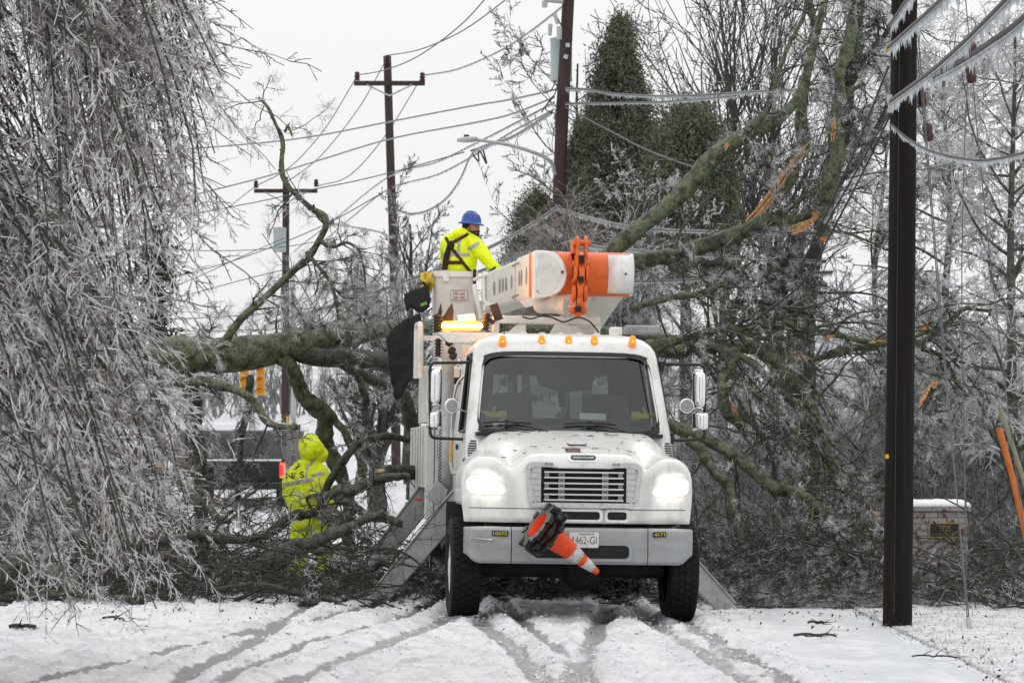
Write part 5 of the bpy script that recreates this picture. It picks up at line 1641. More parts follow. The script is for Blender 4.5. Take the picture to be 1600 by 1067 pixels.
body1 = remesh_obj('body', hb, M_skin, man, 0.008, 3)
def bd(c, n):
    q = (c - headc); f = q.dot(face); 
    return q.length < 0.2 and ((q.z < -0.035 and f > -0.02 and q.z > -0.16) and not (f > 0.075 and abs(q.z + 0.058) < 0.006)) or (q.length < 0.2 and f > 0.06 and abs(q.z + 0.038) < 0.010 and abs(q.dot(side)) < 0.04)
band_on('beard', body1.data, M_beard, body1, bd, 0.010)
def ey(bm):
    for s in (-1, 1): blob(bm, headc + face * 0.092 + side * 0.032 * s + Vector((0, 0, 0.014)), (0.008, 0.012, 0.007), FR, 2)
eb = bmesh.new(); ey(eb); bm_obj('eye', eb, M_ink, body1, smooth=True)
# balaclava / hood liner under the hat
bb = bmesh.new(); blob(bb, headc + Vector((-0.02, 0.01, 0.025)), (0.108, 0.09, 0.118), FR)
bm_ = bb
bmesh.ops.delete(bb, geom=[v for v in bb.verts if (v.co - headc).dot(face) > 0.035 and v.co.z < headc.z + 0.06], context='VERTS')
bm_obj('liner', bb, M_blackcloth, man, smooth=True)
# hard hat with full brim
HT = Matrix.Translation(headc + Vector((-0.005, 0, 0.075))) @ Matrix.Rotation(math.radians(4), 4, 'Y') @ FR
hh = bmesh.new()
lathe(hh, [(0.0, 0.138), (0.03, 0.137), (0.065, 0.128), (0.098, 0.10), (0.116, 0.055), (0.122, 0.012), (0.128, 0.0), (0.150, -0.012), (0.160, -0.020), (0.158, -0.026), (0.14, -0.02), (0.115, -0.008), (0.105, 0.05)], 40, HT @ Matrix.Diagonal((1.08, 0.97, 1, 1)))
hat = bm_obj('hard_hat', hh, M_hat, man, smooth=True)
hr = bmesh.new()
for q in (-0.03, 0, 0.03): limb(hr, [HT @ Vector((-0.10, q, 0.085)), HT @ Vector((-0.05, q, 0.128)), HT @ Vector((0.02, q, 0.138)), HT @ Vector((0.085, q, 0.102))], [0.009, 0.011, 0.011, 0.006], 10, 8)
bm_obj('hat_ridge', hr, M_hat, hat, smooth=True)
hl = bmesh.new(); blob(hl, HT @ Vector((0.085, -0.062, 0.060)), (0.018, 0.018, 0.026), None, 2); bm_obj('hat_sticker', hl, M_hatred, hat, smooth=True)
# jacket
jb = bmesh.new()
torso(jb, [(tx_ - .005, 0.0, 0.70, .205, .15), (tx_ - .01, 0, 0.95, .205, .155), (tx_ - .005, 0, 1.15, .215, .16), (tx_ + .0, 0, sh - .16, .225, .16), (tx_ + .005, .0, sh - .06, .215, .145), (tx_ + .015, .0, sh + .02, .145, .115), (tx_ + .02, .01, sh + .07, .10, .095)], rot=0.25)
limb(jb, [L1(737, 377, -.06), L1(748, 390, -.12), L1(758, 403, -.15), L1(766, 412, -.14), L1(774, 419, -.12)], [.105, .10, .088, .078, .07], 14)
limb(jb, [L1(703, 378, .08), L1(699, 398, .20), L1(704, 415, .30), L1(712, 424, .37)], [.105, .10, .085, .07], 14)
# rolled hood behind the neck
limb(jb, [L1(705, 374, -.08), L1(712, 366, -.12), L1(722, 362, -.10), L1(731, 366, -.06)], [.045, .062, .06, .04], 12)
jack = remesh_obj('jacket', jb, M_yel, man, 0.011, 3, (0.016, 9.0, 3.0, (1, 1, 0.55)))
cR = [L1(737, 377, -.06), L1(748, 390, -.12), L1(758, 403, -.15), L1(774, 419, -.12)]
def pl(p):  # back to photo pixel
    w = Vector(bw) + p; return (800 + w.x / w.y * FPX, HY - (w.z - CH) / w.y * FPX)
def on_band(px0, py0, px1, py1, w):
    a = Vector((px0, py0)); b = Vector((px1, py1))
    def f(c, n):
        x, y = pl(c); p = Vector((x, y)); ab = b - a; t = (p - a).dot(ab) / ab.dot(ab)
        return -0.02 <= t <= 1.02 and abs((p - a).cross(ab)) / ab.length < w
    return f
def tape(c, n):
    x, y = pl(c)
    back = n.y < 0.35
    if 395.5 < y < 401 and x < 737 + (c.y < -0.08) * -3 and abs(c.x - tx_) < 0.24 : return c.y < 0.05 or x < 730
    if back and on_band(718, 372, 716, 398, 2.3)(c, n): return True
    d, t = seg_dist(c, cR[0], cR[1])
    if on_band(731, 390, 748, 380, 2.6)(c, n) and x > 730: return True
    return False
band_on('reflective_tape', jack.data, M_reflect, jack, tape, 0.004)
def hn(c, n):
    if n.y > 0.5: return False
    f = (on_band(700, 384, 731, 366, 2.2), on_band(704, 384, 696, 424, 2.2), on_band(706, 388, 737, 428, 2.2), on_band(700, 410, 723, 411, 2.6), on_band(701, 386, 691, 428, 2.0), on_band(697, 372, 706, 388, 2.0))
    return any(g(c, n) for g in f)
harn = band_on('harness', jack.data, M_harness, jack, hn, 0.012)
harn.modifiers.new('t', 'SOLIDIFY').thickness = 0.012
hp = bmesh.new(); blob(hp, L1(705, 383, -0.24), (0.045, 0.02, 0.06), None, 2); limb(hp, [L1(700, 386, -0.22), L1(695, 402, -0.2), L1(692, 425, -0.2)], [.02, .018, .015], 10, 8); bm_obj('harness_pad', hp, M_blackcloth, harn, smooth=True)
cf = bmesh.new(); limb(cf, [L1(764, 426, -.16), L1(773, 418, -.19)], [.018, .018], 5, 8); bm_obj('cuff_strap', cf, M_ink, jack, smooth=True)
tr = bmesh.new()
for s in (-1, 1): limb(tr, [(tx_ + s * .09, 0, .85), (tx_ + s * .10, 0.01, .45), (tx_ + s * .10, 0, .08)], [.115, .09, .075], 12)
remesh_obj('trousers', tr, M_yel, man, 0.014, 2)
bt = bmesh.new()
for s in (-1, 1): blob(bt, (tx_ + s * .10, 0.05, 0.055), (.05, .13, .05)); 
bm_obj('boots', bt, M_blackcloth, man, smooth=True)

# ---- second worker: hooded rain suit, back to us, walking into the brush with a chainsaw
D2 = 43.0
gx = (487 - 800) / FPX * D2
w2 = Vector((gx, D2, float(gz(gx, D2))))
man2 = thing('person', 'person in a hooded yellow rain suit standing among the fallen branches with a chainsaw', 'person', w2)
def L2(px, py, dd=0.0): return P(px, py, D2 + dd) - w2
hb = bmesh.new()
hc = L2(486, 703)
blob(hb, hc, (.085, .10, .12)); blob(hb, hc + Vector((0.03, 0.06, -0.05)), (.06, .065, .075))
limb(hb, [L2(478, 735), hc], [.07, .06], 6)
torso(hb, [(L2(484, 800).x, 0, L2(484, 800).z, .16, .11), (L2(478, 770).x, 0, L2(478, 770).z, .17, .12), (L2(476, 740).x, 0, L2(476, 740).z, .2, .12), (L2(478, 727).x, 0, L2(478, 727).z, .1, .08)])
limb(hb, [L2(500, 738, -.02), L2(510, 762, -.06), L2(520, 790, -.12)], [.055, .045, .034], 10)
hand(hb, L2(521, 792, -.12), (0.35, 0.15, -0.85), (-0.9, 0.2, -0.3), 0.9, 1.1)
limb(hb, [L2(455, 742, .05), L2(452, 770, .15), L2(464, 795, .30)], [.055, .045, .034], 10)
hand(hb, L2(465, 796, .31), (0.5, 0.4, -0.6), (0.6, -0.2, -0.5), 0.8, 1.1, -1)
for px, fx in ((472, 470), (500, 507)):
    limb(hb, [L2(px, 805), L2(px, 850, .02), (L2(fx, 890).x, 0.02, 0.08)], [.10, .075, .05], 12)
    blob(hb, (L2(fx, 890).x, 0.07, 0.05), (.05, .13, .05))
remesh_obj('body', hb, M_skin, man2, 0.011, 2)
jb = bmesh.new()
z = lambda py: L2(480, py).z
torso(jb, [(L2(484, 808).x, 0, z(808), .24, .19), (L2(482, 795).x, 0, z(795), .25, .20), (L2(477, 775).x, 0, z(775), .25, .19), (L2(475, 752).x, 0, z(752), .25, .18), (L2(475, 738).x, 0, z(738), .24, .165), (L2(479, 728).x, 0, z(728), .19, .14), (L2(482, 720).x, 0, z(720), .12, .12)])
limb(jb, [L2(499, 738, -.02), L2(508, 755, -.05), L2(515, 772, -.08), L2(520, 788, -.11)], [.112, .100, .090, .078], 14)
limb(jb, [L2(456, 741, .05), L2(452, 765, .14), L2(458, 785, .24), L2(464, 793, .30)], [.11, .10, .09, .08], 14)
blob(jb, hc + Vector((0.0, -0.01, 0.02)), (.165, .175, .185)); blob(jb, hc + Vector((0.09, 0.05, -0.07)), (.11, .13, .12)); blob(jb, hc + Vector((-0.02, 0.0, 0.09)), (.12, .14, .125))
rain = remesh_obj('rain_jacket', jb, M_yel, man2, 0.012, 3, (0.026, 7.0, 11.0, (1, 1, 0.7)))
def p2(c):
    w = w2 + c; return (800 + w.x / w.y * FPX, HY - (w.z - CH) / w.y * FPX)
def ob2(px0, py0, px1, py1, wd):
    a = Vector((px0, py0)); b = Vector((px1, py1))
    def f(c, n):
        p = Vector(p2(c)); ab = b - a; t = (p - a).dot(ab) / ab.dot(ab)
        return -0.02 <= t <= 1.02 and abs((p - a).cross(ab)) / ab.length < wd
    return f
tps = (ob2(443, 757, 489, 749.5, 2.7), ob2(478, 748, 480, 730, 2.0), ob2(480, 730, 492, 717, 2.0), ob2(488, 743, 508, 738.5, 2.7), ob2(446, 740, 454, 726, 2.0))
band_on('reflective_tape', rain.data, M_reflect, rain, lambda c, n: n.y < 0.45 and any(f(c, n) for f in tps), 0.004)
tr = bmesh.new()
for px, fx in ((470, 468), (502, 508)):
    limb(tr, [L2(px, 798, .0), L2(px - 1, 835, .02), L2(fx, 862, .02), (L2(fx, 890).x, 0.02, 0.10)], [.145, .13, .115, .10], 14)
torso(tr, [(L2(486, 825).x, 0, z(825), .22, .15), (L2(486, 812).x, 0, z(812), .23, .17), (L2(486, 795).x, 0, z(795), .22, .16)])
remesh_obj('rain_trousers', tr, M_yel, man2, 0.013, 2, (0.024, 8.0, 5.0, (1, 1, 0.5)))
gl = bmesh.new()
hand(gl, L2(521, 791, -.12), (0.35, 0.15, -0.85), (-0.9, 0.2, -0.3), 0.9, 1.35); limb(gl, [L2(519, 787, -.11), L2(521, 795, -.13)], [.055, .05], 5)
hand(gl, L2(465, 796, .31), (0.5, 0.4, -0.6), (0.6, -0.2, -0.5), 0.8, 1.3, -1); limb(gl, [L2(463, 793, .29), L2(466, 797, .32)], [.055, .05], 5)
remesh_obj('work_gloves', gl, M_brownglove, man2, 0.008, 2)
# lettering and mark on the back, laid on the cloth
def on_cloth(name, me, m, parent, target, px, py, tilt=0.0):
    bm = bmesh.new(); bm.from_mesh(target.data); tree = BVHTree.FromBMesh(bm); bm.free()
    c = L2(px, py)
    R = Matrix.Rotation(math.radians(tilt), 3, 'Y')
    bmesh_ = bmesh.new(); bmesh_.from_mesh(me)
    bmesh.ops.triangulate(bmesh_, faces=bmesh_.faces[:])
    for _ in range(2): bmesh.ops.subdivide_edges(bmesh_, edges=[e for e in bmesh_.edges if e.calc_length() > 0.02], cuts=1)
    for v in bmesh_.verts:
        q = c + R @ v.co
        h = tree.ray_cast(Vector((q.x, -1.0, q.z)), Vector((0, 1, 0)))
        v.co = (h[0] + Vector((0, -0.006, 0))) if h[0] else Vector((q.x, -0.19, q.z))
    bmesh_.to_mesh(me); bmesh_.free()
    return link(name, me, m, parent)
on_cloth('back_lettering', text_mesh('N  S', 0.085, 0.24, bold=0.012), M_ink, rain, rain, 462, 742, -5)
on_cloth('back_lettering', text_mesh('E', 0.075, 0.05, shear=0.3, bold=0.0), M_ink, rain, rain, 461.5, 743, -5)
zm = bpy.data.meshes.new('mark'); zb_ = bmesh.new()
for pts in ([(-.055, -.035), (-.012, -.035), (.028, .010), (.0, .055), (.008, .06), (.045, .008), (.0, -.045), (-.05, -.045)], [(-.02, -.020), (.02, -.028), (.06, -.012), (.058, -.005), (.02, -.018), (-.015, -.012)]):
    zb_.faces.new([zb_.verts.new((x, 0, y_)) for x, y_ in pts])
zb_.to_mesh(zm); zb_.free()
on_cloth('back_mark', zm, M_ink, rain, rain, 464, 727, -8)

# chainsaw in his right hand
sw = thing('chainsaw', 'worn chainsaw with a long bar held low by the person in the rain suit', 'chainsaw', w2)
M_sawgrey = mat('grey_saw_body', (0.20, 0.18, 0.165), 0.5, metal=0.2, var=(20, (0.10, 0.08, 0.07), 0.5, 0.7))
M_sawbar = mat('worn_saw_bar', (0.22, 0.19, 0.17), 0.4, metal=0.6, var=(25, (0.12, 0.09, 0.075), 0.45, 0.7))
s0 = L2(506, 806, -.30); s1 = L2(524, 804, -.26); s2 = L2(556, 826, -.24)
sd_ = (s2 - s1).normalized(); su = Vector((-sd_.z, 0, sd_.x)); su = su if su.z > 0 else -su
b_ = bmesh.new()
cc = (s0 + s1) / 2
prism(b_, [cc + sd_ * a + su * h for a, h in ((-.20, -.10), (-.14, -.13), (.14, -.11), (.20, -.05), (.20, .06), (.10, .12), (-.12, .12), (-.20, .05))], (0, 0.16, 0))
bm_obj('engine_body', b_, M_sawgrey, sw, bevel=0.02)
b_ = bmesh.new(); prism(b_, [cc + sd_ * a + su * h + Vector((0, 0.06, 0)) for a, h in ((.15, -.055), (.62, -.045), (.66, -.02), (.66, .02), (.62, .045), (.15, .055))], (0, 0.012, 0))
bar_ = bm_obj('guide_bar', b_, M_sawbar, sw, bevel=0.003)
b_ = bmesh.new(); pipe(b_, [cc + su * .12 - sd_ * .05 + Vector((0, .0, 0)), cc + su * .22 + Vector((0, .02, 0)), cc + su * .22 + Vector((0, .14, 0)), cc + su * .10 + Vector((0, .16, 0))], 0.014, 14)
pipe(b_, [cc - sd_ * .18 + su * .08 + Vector((0, .08, 0)), cc - sd_ * .32 + su * .10 + Vector((0, .08, 0)), cc - sd_ * .36 + Vector((0, .08, 0)), cc - sd_ * .2 - su * .08 + Vector((0, .08, 0))], 0.018, 14)
bm_obj('handle', b_, M_blackp, sw)

# ---- nested traffic cones hung across the front of the truck
ca = T(856, 833, -0.40); ct = T(934, 894, -0.24)
cdir = (ct - ca).normalized()
CR = Matrix.Translation(ca) @ Vector((0, 0, 1)).rotation_difference(cdir).to_matrix().to_4x4()
LEN = (ct - ca).length
def cone(k, off, label, full):
    root = thing('traffic_cone', label, 'cone', (0, 0, 0), group='nested traffic cones on the truck')
    root.matrix_world = TM @ CR @ Matrix.Translation((0, 0, off)) @ Matrix.Rotation(0.4 * k, 4, 'Z')
    H = LEN if full else LEN * 0.97
    b = bmesh.new()
    prof = [(0.165, 0.0), (0.150, 0.02), (0.135, 0.045), (0.036, H * 0.955), (0.030, H), (0.018, H), (0.024, H * .93), (0.125, 0.045), (0.140, 0.0)]
    lathe(b, prof, 40)
    bm_obj('cone_shell', b, M_cone, root, smooth=True)
    b = bmesh.new()
    n = 48; rings = []
    for zz in (0, 0.032):
        rings.append([((0.215 + 0.028 * (1 if (i // 3) % 2 else 0)) * math.cos(2 * math.pi * i / n), (0.215 + 0.028 * (1 if (i // 3) % 2 else 0)) * math.sin(2 * math.pi * i / n), zz) for i in range(n)])
    inn = [[(0.148 * math.cos(2 * math.pi * i / n), 0.148 * math.sin(2 * math.pi * i / n), zz) for i in range(n)] for zz in (0.032, 0)]
    loft(b, rings + inn + rings[:1], cap=False)
    for i in range(8):
        a_ = 2 * math.pi * i / 8; box(b, (0.24 * math.cos(a_), 0.24 * math.sin(a_), 0.012), (0.075, 0.07, 0.05), Matrix.Rotation(a_, 4, 'Z'))
    bmesh.ops.remove_doubles(b, verts=b.verts[:], dist=1e-5)
    bm_obj('cone_base', b, M_black, root)
    if full:
        for z0, z1 in ((0.46, 0.635), (0.72, 0.905)):
            b = bmesh.new(); rr_ = lambda t: 0.135 + (0.036 - 0.135) * (t * H - 0.045) / (H * 0.955 - 0.045) + 0.003
            lathe(b, [(rr_(z0) - .004, z0 * H), (rr_(z0), z0 * H), (rr_(z1), z1 * H), (rr_(z1) - .004, z1 * H)], 40)
            bm_obj('reflective_collar', b, M_conewhite, root, smooth=True)
cone(0, 0.0, 'outermost orange cone with two white collars, pointing down to the right across the bumper', True)
cone(1, -0.075, 'traffic cone nested inside the outermost one, its black base second in the stack', False)
cone(2, -0.15, 'traffic cone at the open top of the nested stack, showing its orange inside', False)
# ---------------------------------------------------------------- poles, wires, pillars, vehicles, houses
def put(o, root):
    o.parent = root
    o.location = -Vector(root.location)
    return o
def px_path(pts, n):
    """photo points (px, py, d[, radius px]) -> world polyline (n,3) and radii"""
    q = [(*P(p[0], p[1], p[2]), (p[3] if len(p) > 3 else 1) / FPX * p[2]) for p in pts]
    s = smooth_path(q, n)
    return s[:, :3], np.maximum(s[:, 3], 0.001)
def world_bm(name, fn, m, root, **k):
    bm = bmesh.new(); fn(bm)
    return put(bm_obj(name, bm, m, None, **k), root)
ICE_RNG = np.random.default_rng(99)
def icicles(path, spacing, lo, hi, r, skew=0.05):
    seg = np.linalg.norm(np.diff(path, axis=0), axis=1); cum = np.concatenate([[0], np.cumsum(seg)])
    n = int(cum[-1] / spacing)
    s = np.sort(ICE_RNG.uniform(0, cum[-1], n))
    O = np.stack([np.interp(s, cum, path[:, k]) for k in range(3)], 1)
    mod = .45 + .75 * np.abs(np.sin(s * 2.3 + ICE_RNG.uniform(0, 6)) * np.sin(s * 5.9 + 1)) 
    L = lo + (hi - lo) * ICE_RNG.random(n) ** 2.2 * mod
    k = 3
    Q = np.empty((n, k, 3)); dv = np.stack([ICE_RNG.normal(0, skew, n), ICE_RNG.normal(0, skew, n), -np.ones(n)], 1)
    for j in range(k): Q[:, j] = O + dv * (L * j / (k - 1))[:, None]
    R = np.full((n, 1), r) * np.array([[1.0, 0.75, 0.12]]) * ICE_RNG.uniform(0.7, 1.2, (n, 1))
    return Q, R
def cable(name, label, pts, r, ice=None, m=None, group=None, n=60, cat='cable'):
    path, _ = px_path(pts, n)
    root = thing(name, label, cat, path[0], group=group)
    t = Tubes(); t.add(path, np.full(n, r), 6)
    put(t.build('strand', m or M_wire), root)
    if ice:
        t = Tubes(); Q, R = icicles(path - np.array([0, 0, r * .5]), *ice); t.add(Q, R, 4)
        # continuous glaze under the cable
        t.add(path - np.array([0, 0, r * 1.1]), np.full(n, r * 0.6), 6)
        o = put(t.build('icicle_fringe', M_ice), root); o['kind'] = 'stuff'
    return root

# --- right utility pole, close
rp = thing('utility_pole', 'thick dark wooden utility pole at the right edge of the road beside the truck', 'utility pole', (P(1402, 972, 35.2).x, 35.2, -0.06))
pth, _ = px_path([(1402, 985, 35.2), (1408, 500, 35.2), (1413, 0, 35.2), (1418, -600, 35.2)], 14)
t = Tubes(); t.add(pth, np.linspace(0.156, 0.125, 14), 28); put(t.build('pole_shaft', M_pole), rp)
for px, py, L in ((1392, 170, .2), (1390, 155, .12), (1389, 75, .1), (1391, 30, .1)):
    q_ = P(px, py, 35.1)
    world_bm('pole_bracket', lambda bm: (cyl(bm, q_, q_ + Vector((L, 0, 0)), 0.02, seg=8), box(bm, q_, (0.05, 0.05, 0.09))), M_galv, rp)
world_bm('ground_wire', lambda bm: cyl(bm, P(1406, 0, 35.04), P(1397, 960, 35.03), 0.004, seg=6), M_polefar, rp)
world_bm('pole_tag', lambda bm: box(bm, P(1386, 713, 35.02), (0.035, 0.012, 0.045)), M_yellow, rp)
world_bm('cable_clamp', lambda bm: (box(bm, P(1391, 77, 35.0), (0.07, 0.07, 0.06)), box(bm, P(1387, 76 + 0, 35.0), (0.05, 0.06, 0.05))), M_yellow, rp, bevel=0.01)
NEAR = 'thick iced cables at the right pole'
cable('overhead_cable', 'short iced cable topmost at the right pole, slanting up out of the picture', [(1392, 38, 35), (1405, 20, 33), (1422, -5, 31), (1600, -230, 18)], 0.025, (0.011, 0.02, 0.15, 0.006), group=NEAR)
cable('overhead_cable', 'iced cable second from the top at the right pole, with a wide white fringe', [(1388, 75, 35), (1425, 42, 32.5), (1474, -3, 29), (1700, -230, 18)], 0.026, (0.010, 0.02, 0.17, 0.006), group=NEAR)
cable('overhead_cable', 'long iced cable rising from the bracket low on the right pole to the top edge', [(1393, 158, 35), (1470, 100, 31), (1575, -2, 26), (1800, -250, 17)], 0.028, (0.009, 0.02, 0.16, 0.006), group=NEAR)
cable('overhead_cable', 'iced cable branching off the long one and reaching the right edge of the photo', [(1455, 122, 32), (1500, 98, 30), (1550, 66, 28), (1605, 24, 26), (1800, -160, 18)], 0.032, (0.009, 0.02, 0.17, 0.006), group=NEAR)
cable('overhead_cable', 'thin slack iced cable drooping in a low curve right of the pole', [(1393, 195, 35), (1420, 218, 34), (1460, 238, 32), (1520, 250, 30), (1570, 246, 28), (1640, 228, 26)], 0.013, (0.014, 0.02, 0.07, 0.007), group=NEAR)
for k, (pts, lab) in enumerate((([(1388, 105, 35.3), (1340, 225, 38), (1290, 335, 41), (1255, 410, 43)], 'dark slack cable running down left from the top of the right pole'),
                                ([(1392, 172, 35.3), (1345, 255, 38), (1300, 335, 41), (1262, 400, 43)], 'dark slack cable running down left from the pole bracket'),
                                ([(1390, 182, 35.3), (1352, 262, 37), (1306, 350, 39.5), (1255, 440, 42), (1180, 500, 44)], 'lowest dark slack cable left of the right pole, ending among the limbs'))):
    cable('slack_cable', lab, pts, 0.014, None, M_wire, 'dark slack cables left of the right pole')
lp_ = thing('cable_coil', 'small coil of black cable hanging left of the right pole', 'cable', P(1372, 228, 35.4))
b = bmesh.new()
for k in range(3):
    c = P(1372 + k, 228 + 2 * k, 35.4); n = 22; r = 0.085 - 0.012 * k
    for i in range(n):
        a0, a1 = 2 * math.pi * i / n, 2 * math.pi * (i + 1) / n
        cyl(b, c + Vector((r * math.cos(a0), .02 * k, r * math.sin(a0))), c + Vector((r * math.cos(a1), .02 * k, r * math.sin(a1))), 0.008, seg=6)
put(bm_obj('strand', b, M_wire, None), lp_)
# guy wires on the right with brown strain insulators
GUY = [([(1420, -120, 35.4), (1470, 480, 35.0), (1513, 985, 34.4)], [(1450, 207)], 'guy wire with a brown insulator, anchored in the snow right of the pole'),
       ([(1416, -80, 35.5), (1440, 152, 35.3), (1478, 600, 35.0), (1516, 985, 34.4)], [(1440, 153)], 'guy wire nearest the right pole, brown insulator level with the cables'),
       ([(1506, -30, 36), (1517, 90, 36), (1535, 290, 36), (1570, 600, 36), (1600, 830, 36)], [(1517, 116)], 'guy wire reaching down to the orange guard, with a large brown insulator'),
       ([(1512, 120, 36.4), (1506, 260, 36.4), (1503, 480, 36.4), (1510, 900, 36.4)], [(1519, 80)], 'thin near vertical wire below the paired brown insulators')]
for pts, ins, lab in GUY:
    g = cable('guy_wire', lab, pts, 0.0065, None, M_wirefar, 'guy wires right of the pole', 30, 'guy wire')
    for px, py in ins:
        d = pts[0][2] - 0.05
        world_bm('strain_insulator', lambda bm: lathe(bm, [(0, -.075), (.035, -.07), (.045, -.03), (.038, 0), (.045, .03), (.035, .07), (0, .075)], 14, Matrix.Translation(P(px, py, d)) @ Matrix.Rotation(math.radians(-8), 4, 'Y') @ Matrix.Scale(1.35, 4)), M_insul, g, smooth=True)
an = thing('guy_anchor', 'grey guy anchor rod standing in the snow right of the pole', 'anchor', P(1515, 985, 34.4))
world_bm('anchor_rod', lambda bm: (cyl(bm, P(1513, 965, 34.4), P(1517, 1003, 34.3), 0.03, 0.03, 10), box(bm, P(1515, 985, 34.35), (0.06, 0.05, 0.10))), M_galv, an, bevel=0.006)

# --- centre pole with transformer and street lamp
D = 72.0
cp = thing('utility_pole', 'tall dark utility pole carrying a grey transformer behind the truck', 'utility pole', (P(868, 700, D).x, D, float(gz(0.9, D))))
pth, _ = px_path([(867, 812, D), (873, 330, D), (888, 0, D), (895, -120, D)], 14)
t = Tubes(); t.add(pth, np.linspace(0.165, 0.125, 14), 20); put(t.build('pole_shaft', M_polefar), cp)
def carm(bm):
    a = P(840, -24, D - .25); b_ = P(945, -24, D - .25); box(bm, (a + b_) / 2, ((b_ - a).length, 0.12, 0.14))
world_bm('crossarm', carm, M_polefar, cp)
def fuse(bm):
    cyl(bm, P(850, 0, D - .2), P(880, 3, D - .2), 0.05, seg=8); cyl(bm, P(851, 12, D - .2), P(851, 2, D - .2), 0.06, seg=8)
    cyl(bm, P(866, 22, D - .2), P(872, 38, D - .2), 0.045, seg=8); cyl(bm, P(860, 38, D - .2), P(859, 56, D - .2), 0.05, 0.04, 10); cyl(bm, P(874, 42, D - .3), P(874, 62, D - .3), 0.06, 0.05, 10)
world_bm('fuse_cutout', fuse, M_galv, cp)
trf = world_bm('transformer', lambda bm: lathe(bm, [(0, -.46), (.24, -.46), (.245, -.42), (.235, -.40), (.235, .40), (.25, .42), (.25, .46), (.12, .50), (0, .51)], 24, Matrix.Translation(P(877, 94, D + .42))), M_trafo, cp, smooth=False); sharp(trf.data, 40)
t = Tubes()
for pts in ([(868, 127, D - .4, 1), (862, 140, D - .3, 1), (850, 146, D - .2, 1)], [(872, 127, D - .4, 1), (868, 145, D - .3, 1), (858, 158, D - .3, 1), (846, 176, D - .2, 1)], [(874, 60, D - .3, 1), (878, 45, D - .3, 1), (872, 30, D - .3, 1)], [(866, 150, D - .3, 1), (852, 170, D - .3, 1), (868, 178, D - .3, 1)]):
    q, r = px_path(pts, 12); t.add(q, r, 5)
put(t.build('service_loop', M_wire), cp)
pl_ = world_bm('pole_plate', lambda bm: (box(bm, P(887, 71, D - .17), (.09, .02, .09)), box(bm, P(884, 89, D - .17), (.09, .02, .09), Matrix.Rotation(.4, 4, 'Y'))), M_galv, cp)
lt = thing('street_lamp', 'cobra head street lamp on a pale curved arm from the tall transformer pole', 'street lamp', P(868, 268, D))
q, r = px_path([(867, 272, D - .2, 3.2), (862, 255, D - .4, 3.2), (845, 243, D - .6, 3), (800, 228, D - 1, 2.8), (742, 218, D - 1.6, 2.4)], 24)
t = Tubes(); t.add(q, r, 10); put(t.build('lamp_arm', M_galv), lt)
def lhead(bm): loft(bm, [[P(px, 218 + 0.05 * (745 - px), D - 1.6) + Vector((0, .17 * k * math.cos(a), .05 * k * math.sin(a) + (0.02 if math.sin(a) > 0 else -0.01))) for a in np.linspace(0, 2 * math.pi, 13)[:-1]] for px, k in ((746, .5), (738, 1), (724, .9), (714, .35))])
world_bm('lamp_head', lhead, M_galv, lt, smooth=True)
world_bm('photo_cell', lambda bm: cyl(bm, P(729, 217, D - 1.6), P(729, 211, D - 1.6), .06, seg=10), M_black, lt)

# --- middle pole and far left pole
def cross_pole(root, base_py, pts, r0, r1, arm, arm_py, D, tips, brace=True):
    pth, _ = px_path(pts, 12)
    t = Tubes(); t.add(pth, np.linspace(r0, r1, 12), 16); put(t.build('pole_shaft', M_polefar), root)
    a = P(arm[0], arm_py, D - .2); b_ = P(arm[1], arm_py + 1, D - .2)
    ao = world_bm('crossarm', lambda bm: box(bm, (a + b_) / 2, ((b_ - a).length, 0.12, 0.15)), M_polefar, root)
    for px, py in tips:
        world_bm('insulator', lambda bm: lathe(bm, [(0, 0), (.09, 0), (.10, .05), (.06, .07), (.09, .1), (.10, .15), (.06, .17), (.08, .2), (.08, .27), (0, .3)], 12, Matrix.Translation(P(px, py, D - .2))), M_insul, root)
    if brace:
        c = (arm[0] + arm[1]) / 2
        for s in (-1, 1):
            t = Tubes(); q, _ = px_path([(c + s * (arm[1] - arm[0]) * .32, arm_py + 3, D - .28), (c, arm_py + 20, D - .18)], 4); t.add(q, np.full(4, .03), 6); put(t.build('brace', M_galv), root)
D = 110.0
mp = thing('utility_pole', 'slender wooden pole with a full crossarm standing clear against the sky', 'utility pole', (P(618, 700, D).x, D, float(gz(-3.8, D))))
cross_pole(mp, 0, [(619, 745, D), (616, 440, D), (610, 250, D), (605, 88, D)], 0.16, 0.13, (553, 664), 130, D, [(558, 126), (660, 127), (605, 100)])
D = 128.0
fp = thing('utility_pole', 'distant pole with a broken looking crossarm behind the curved bare limb', 'utility pole', (P(447, 700, D).x, D, float(gz(-8.6, D))))
cross_pole(fp, 0, [(446, 735, D), (446, 500, D), (447, 285, D)], 0.16, 0.13, (397, 496), 298, D, [(400, 294), (494, 292), (447, 288)])
tf = world_bm('transformer', lambda bm: lathe(bm, [(0, -.46), (.24, -.46), (.25, .42), (.27, .46), (0, .52)], 18, Matrix.Translation(P(437, 375, D - .45))), M_trafo, fp); sharp(tf.data, 40)
sp_ = thing('steel_pole', 'plain grey steel pole beside the distant wooden pole', 'pole', (P(460, 700, 118).x, 118, float(gz(-7.7, 118))))
t = Tubes(); q, _ = px_path([(459, 722, 118), (458, 430, 118)], 6); t.add(q, np.linspace(.10, .075, 6), 14); put(t.build('pole_shaft', M_galv), sp_)
t = Tubes(); q, _ = px_path([(450, 720, 120), (449, 650, 120)], 4); t.add(q, np.full(4, .045), 8)
yg = put(t.build('cable_guard', M_yellow), fp)
lt2 = thing('street_lamp', 'far street lamp on a long arm left of the crossarm pole', 'street lamp', P(608, 368, 110))
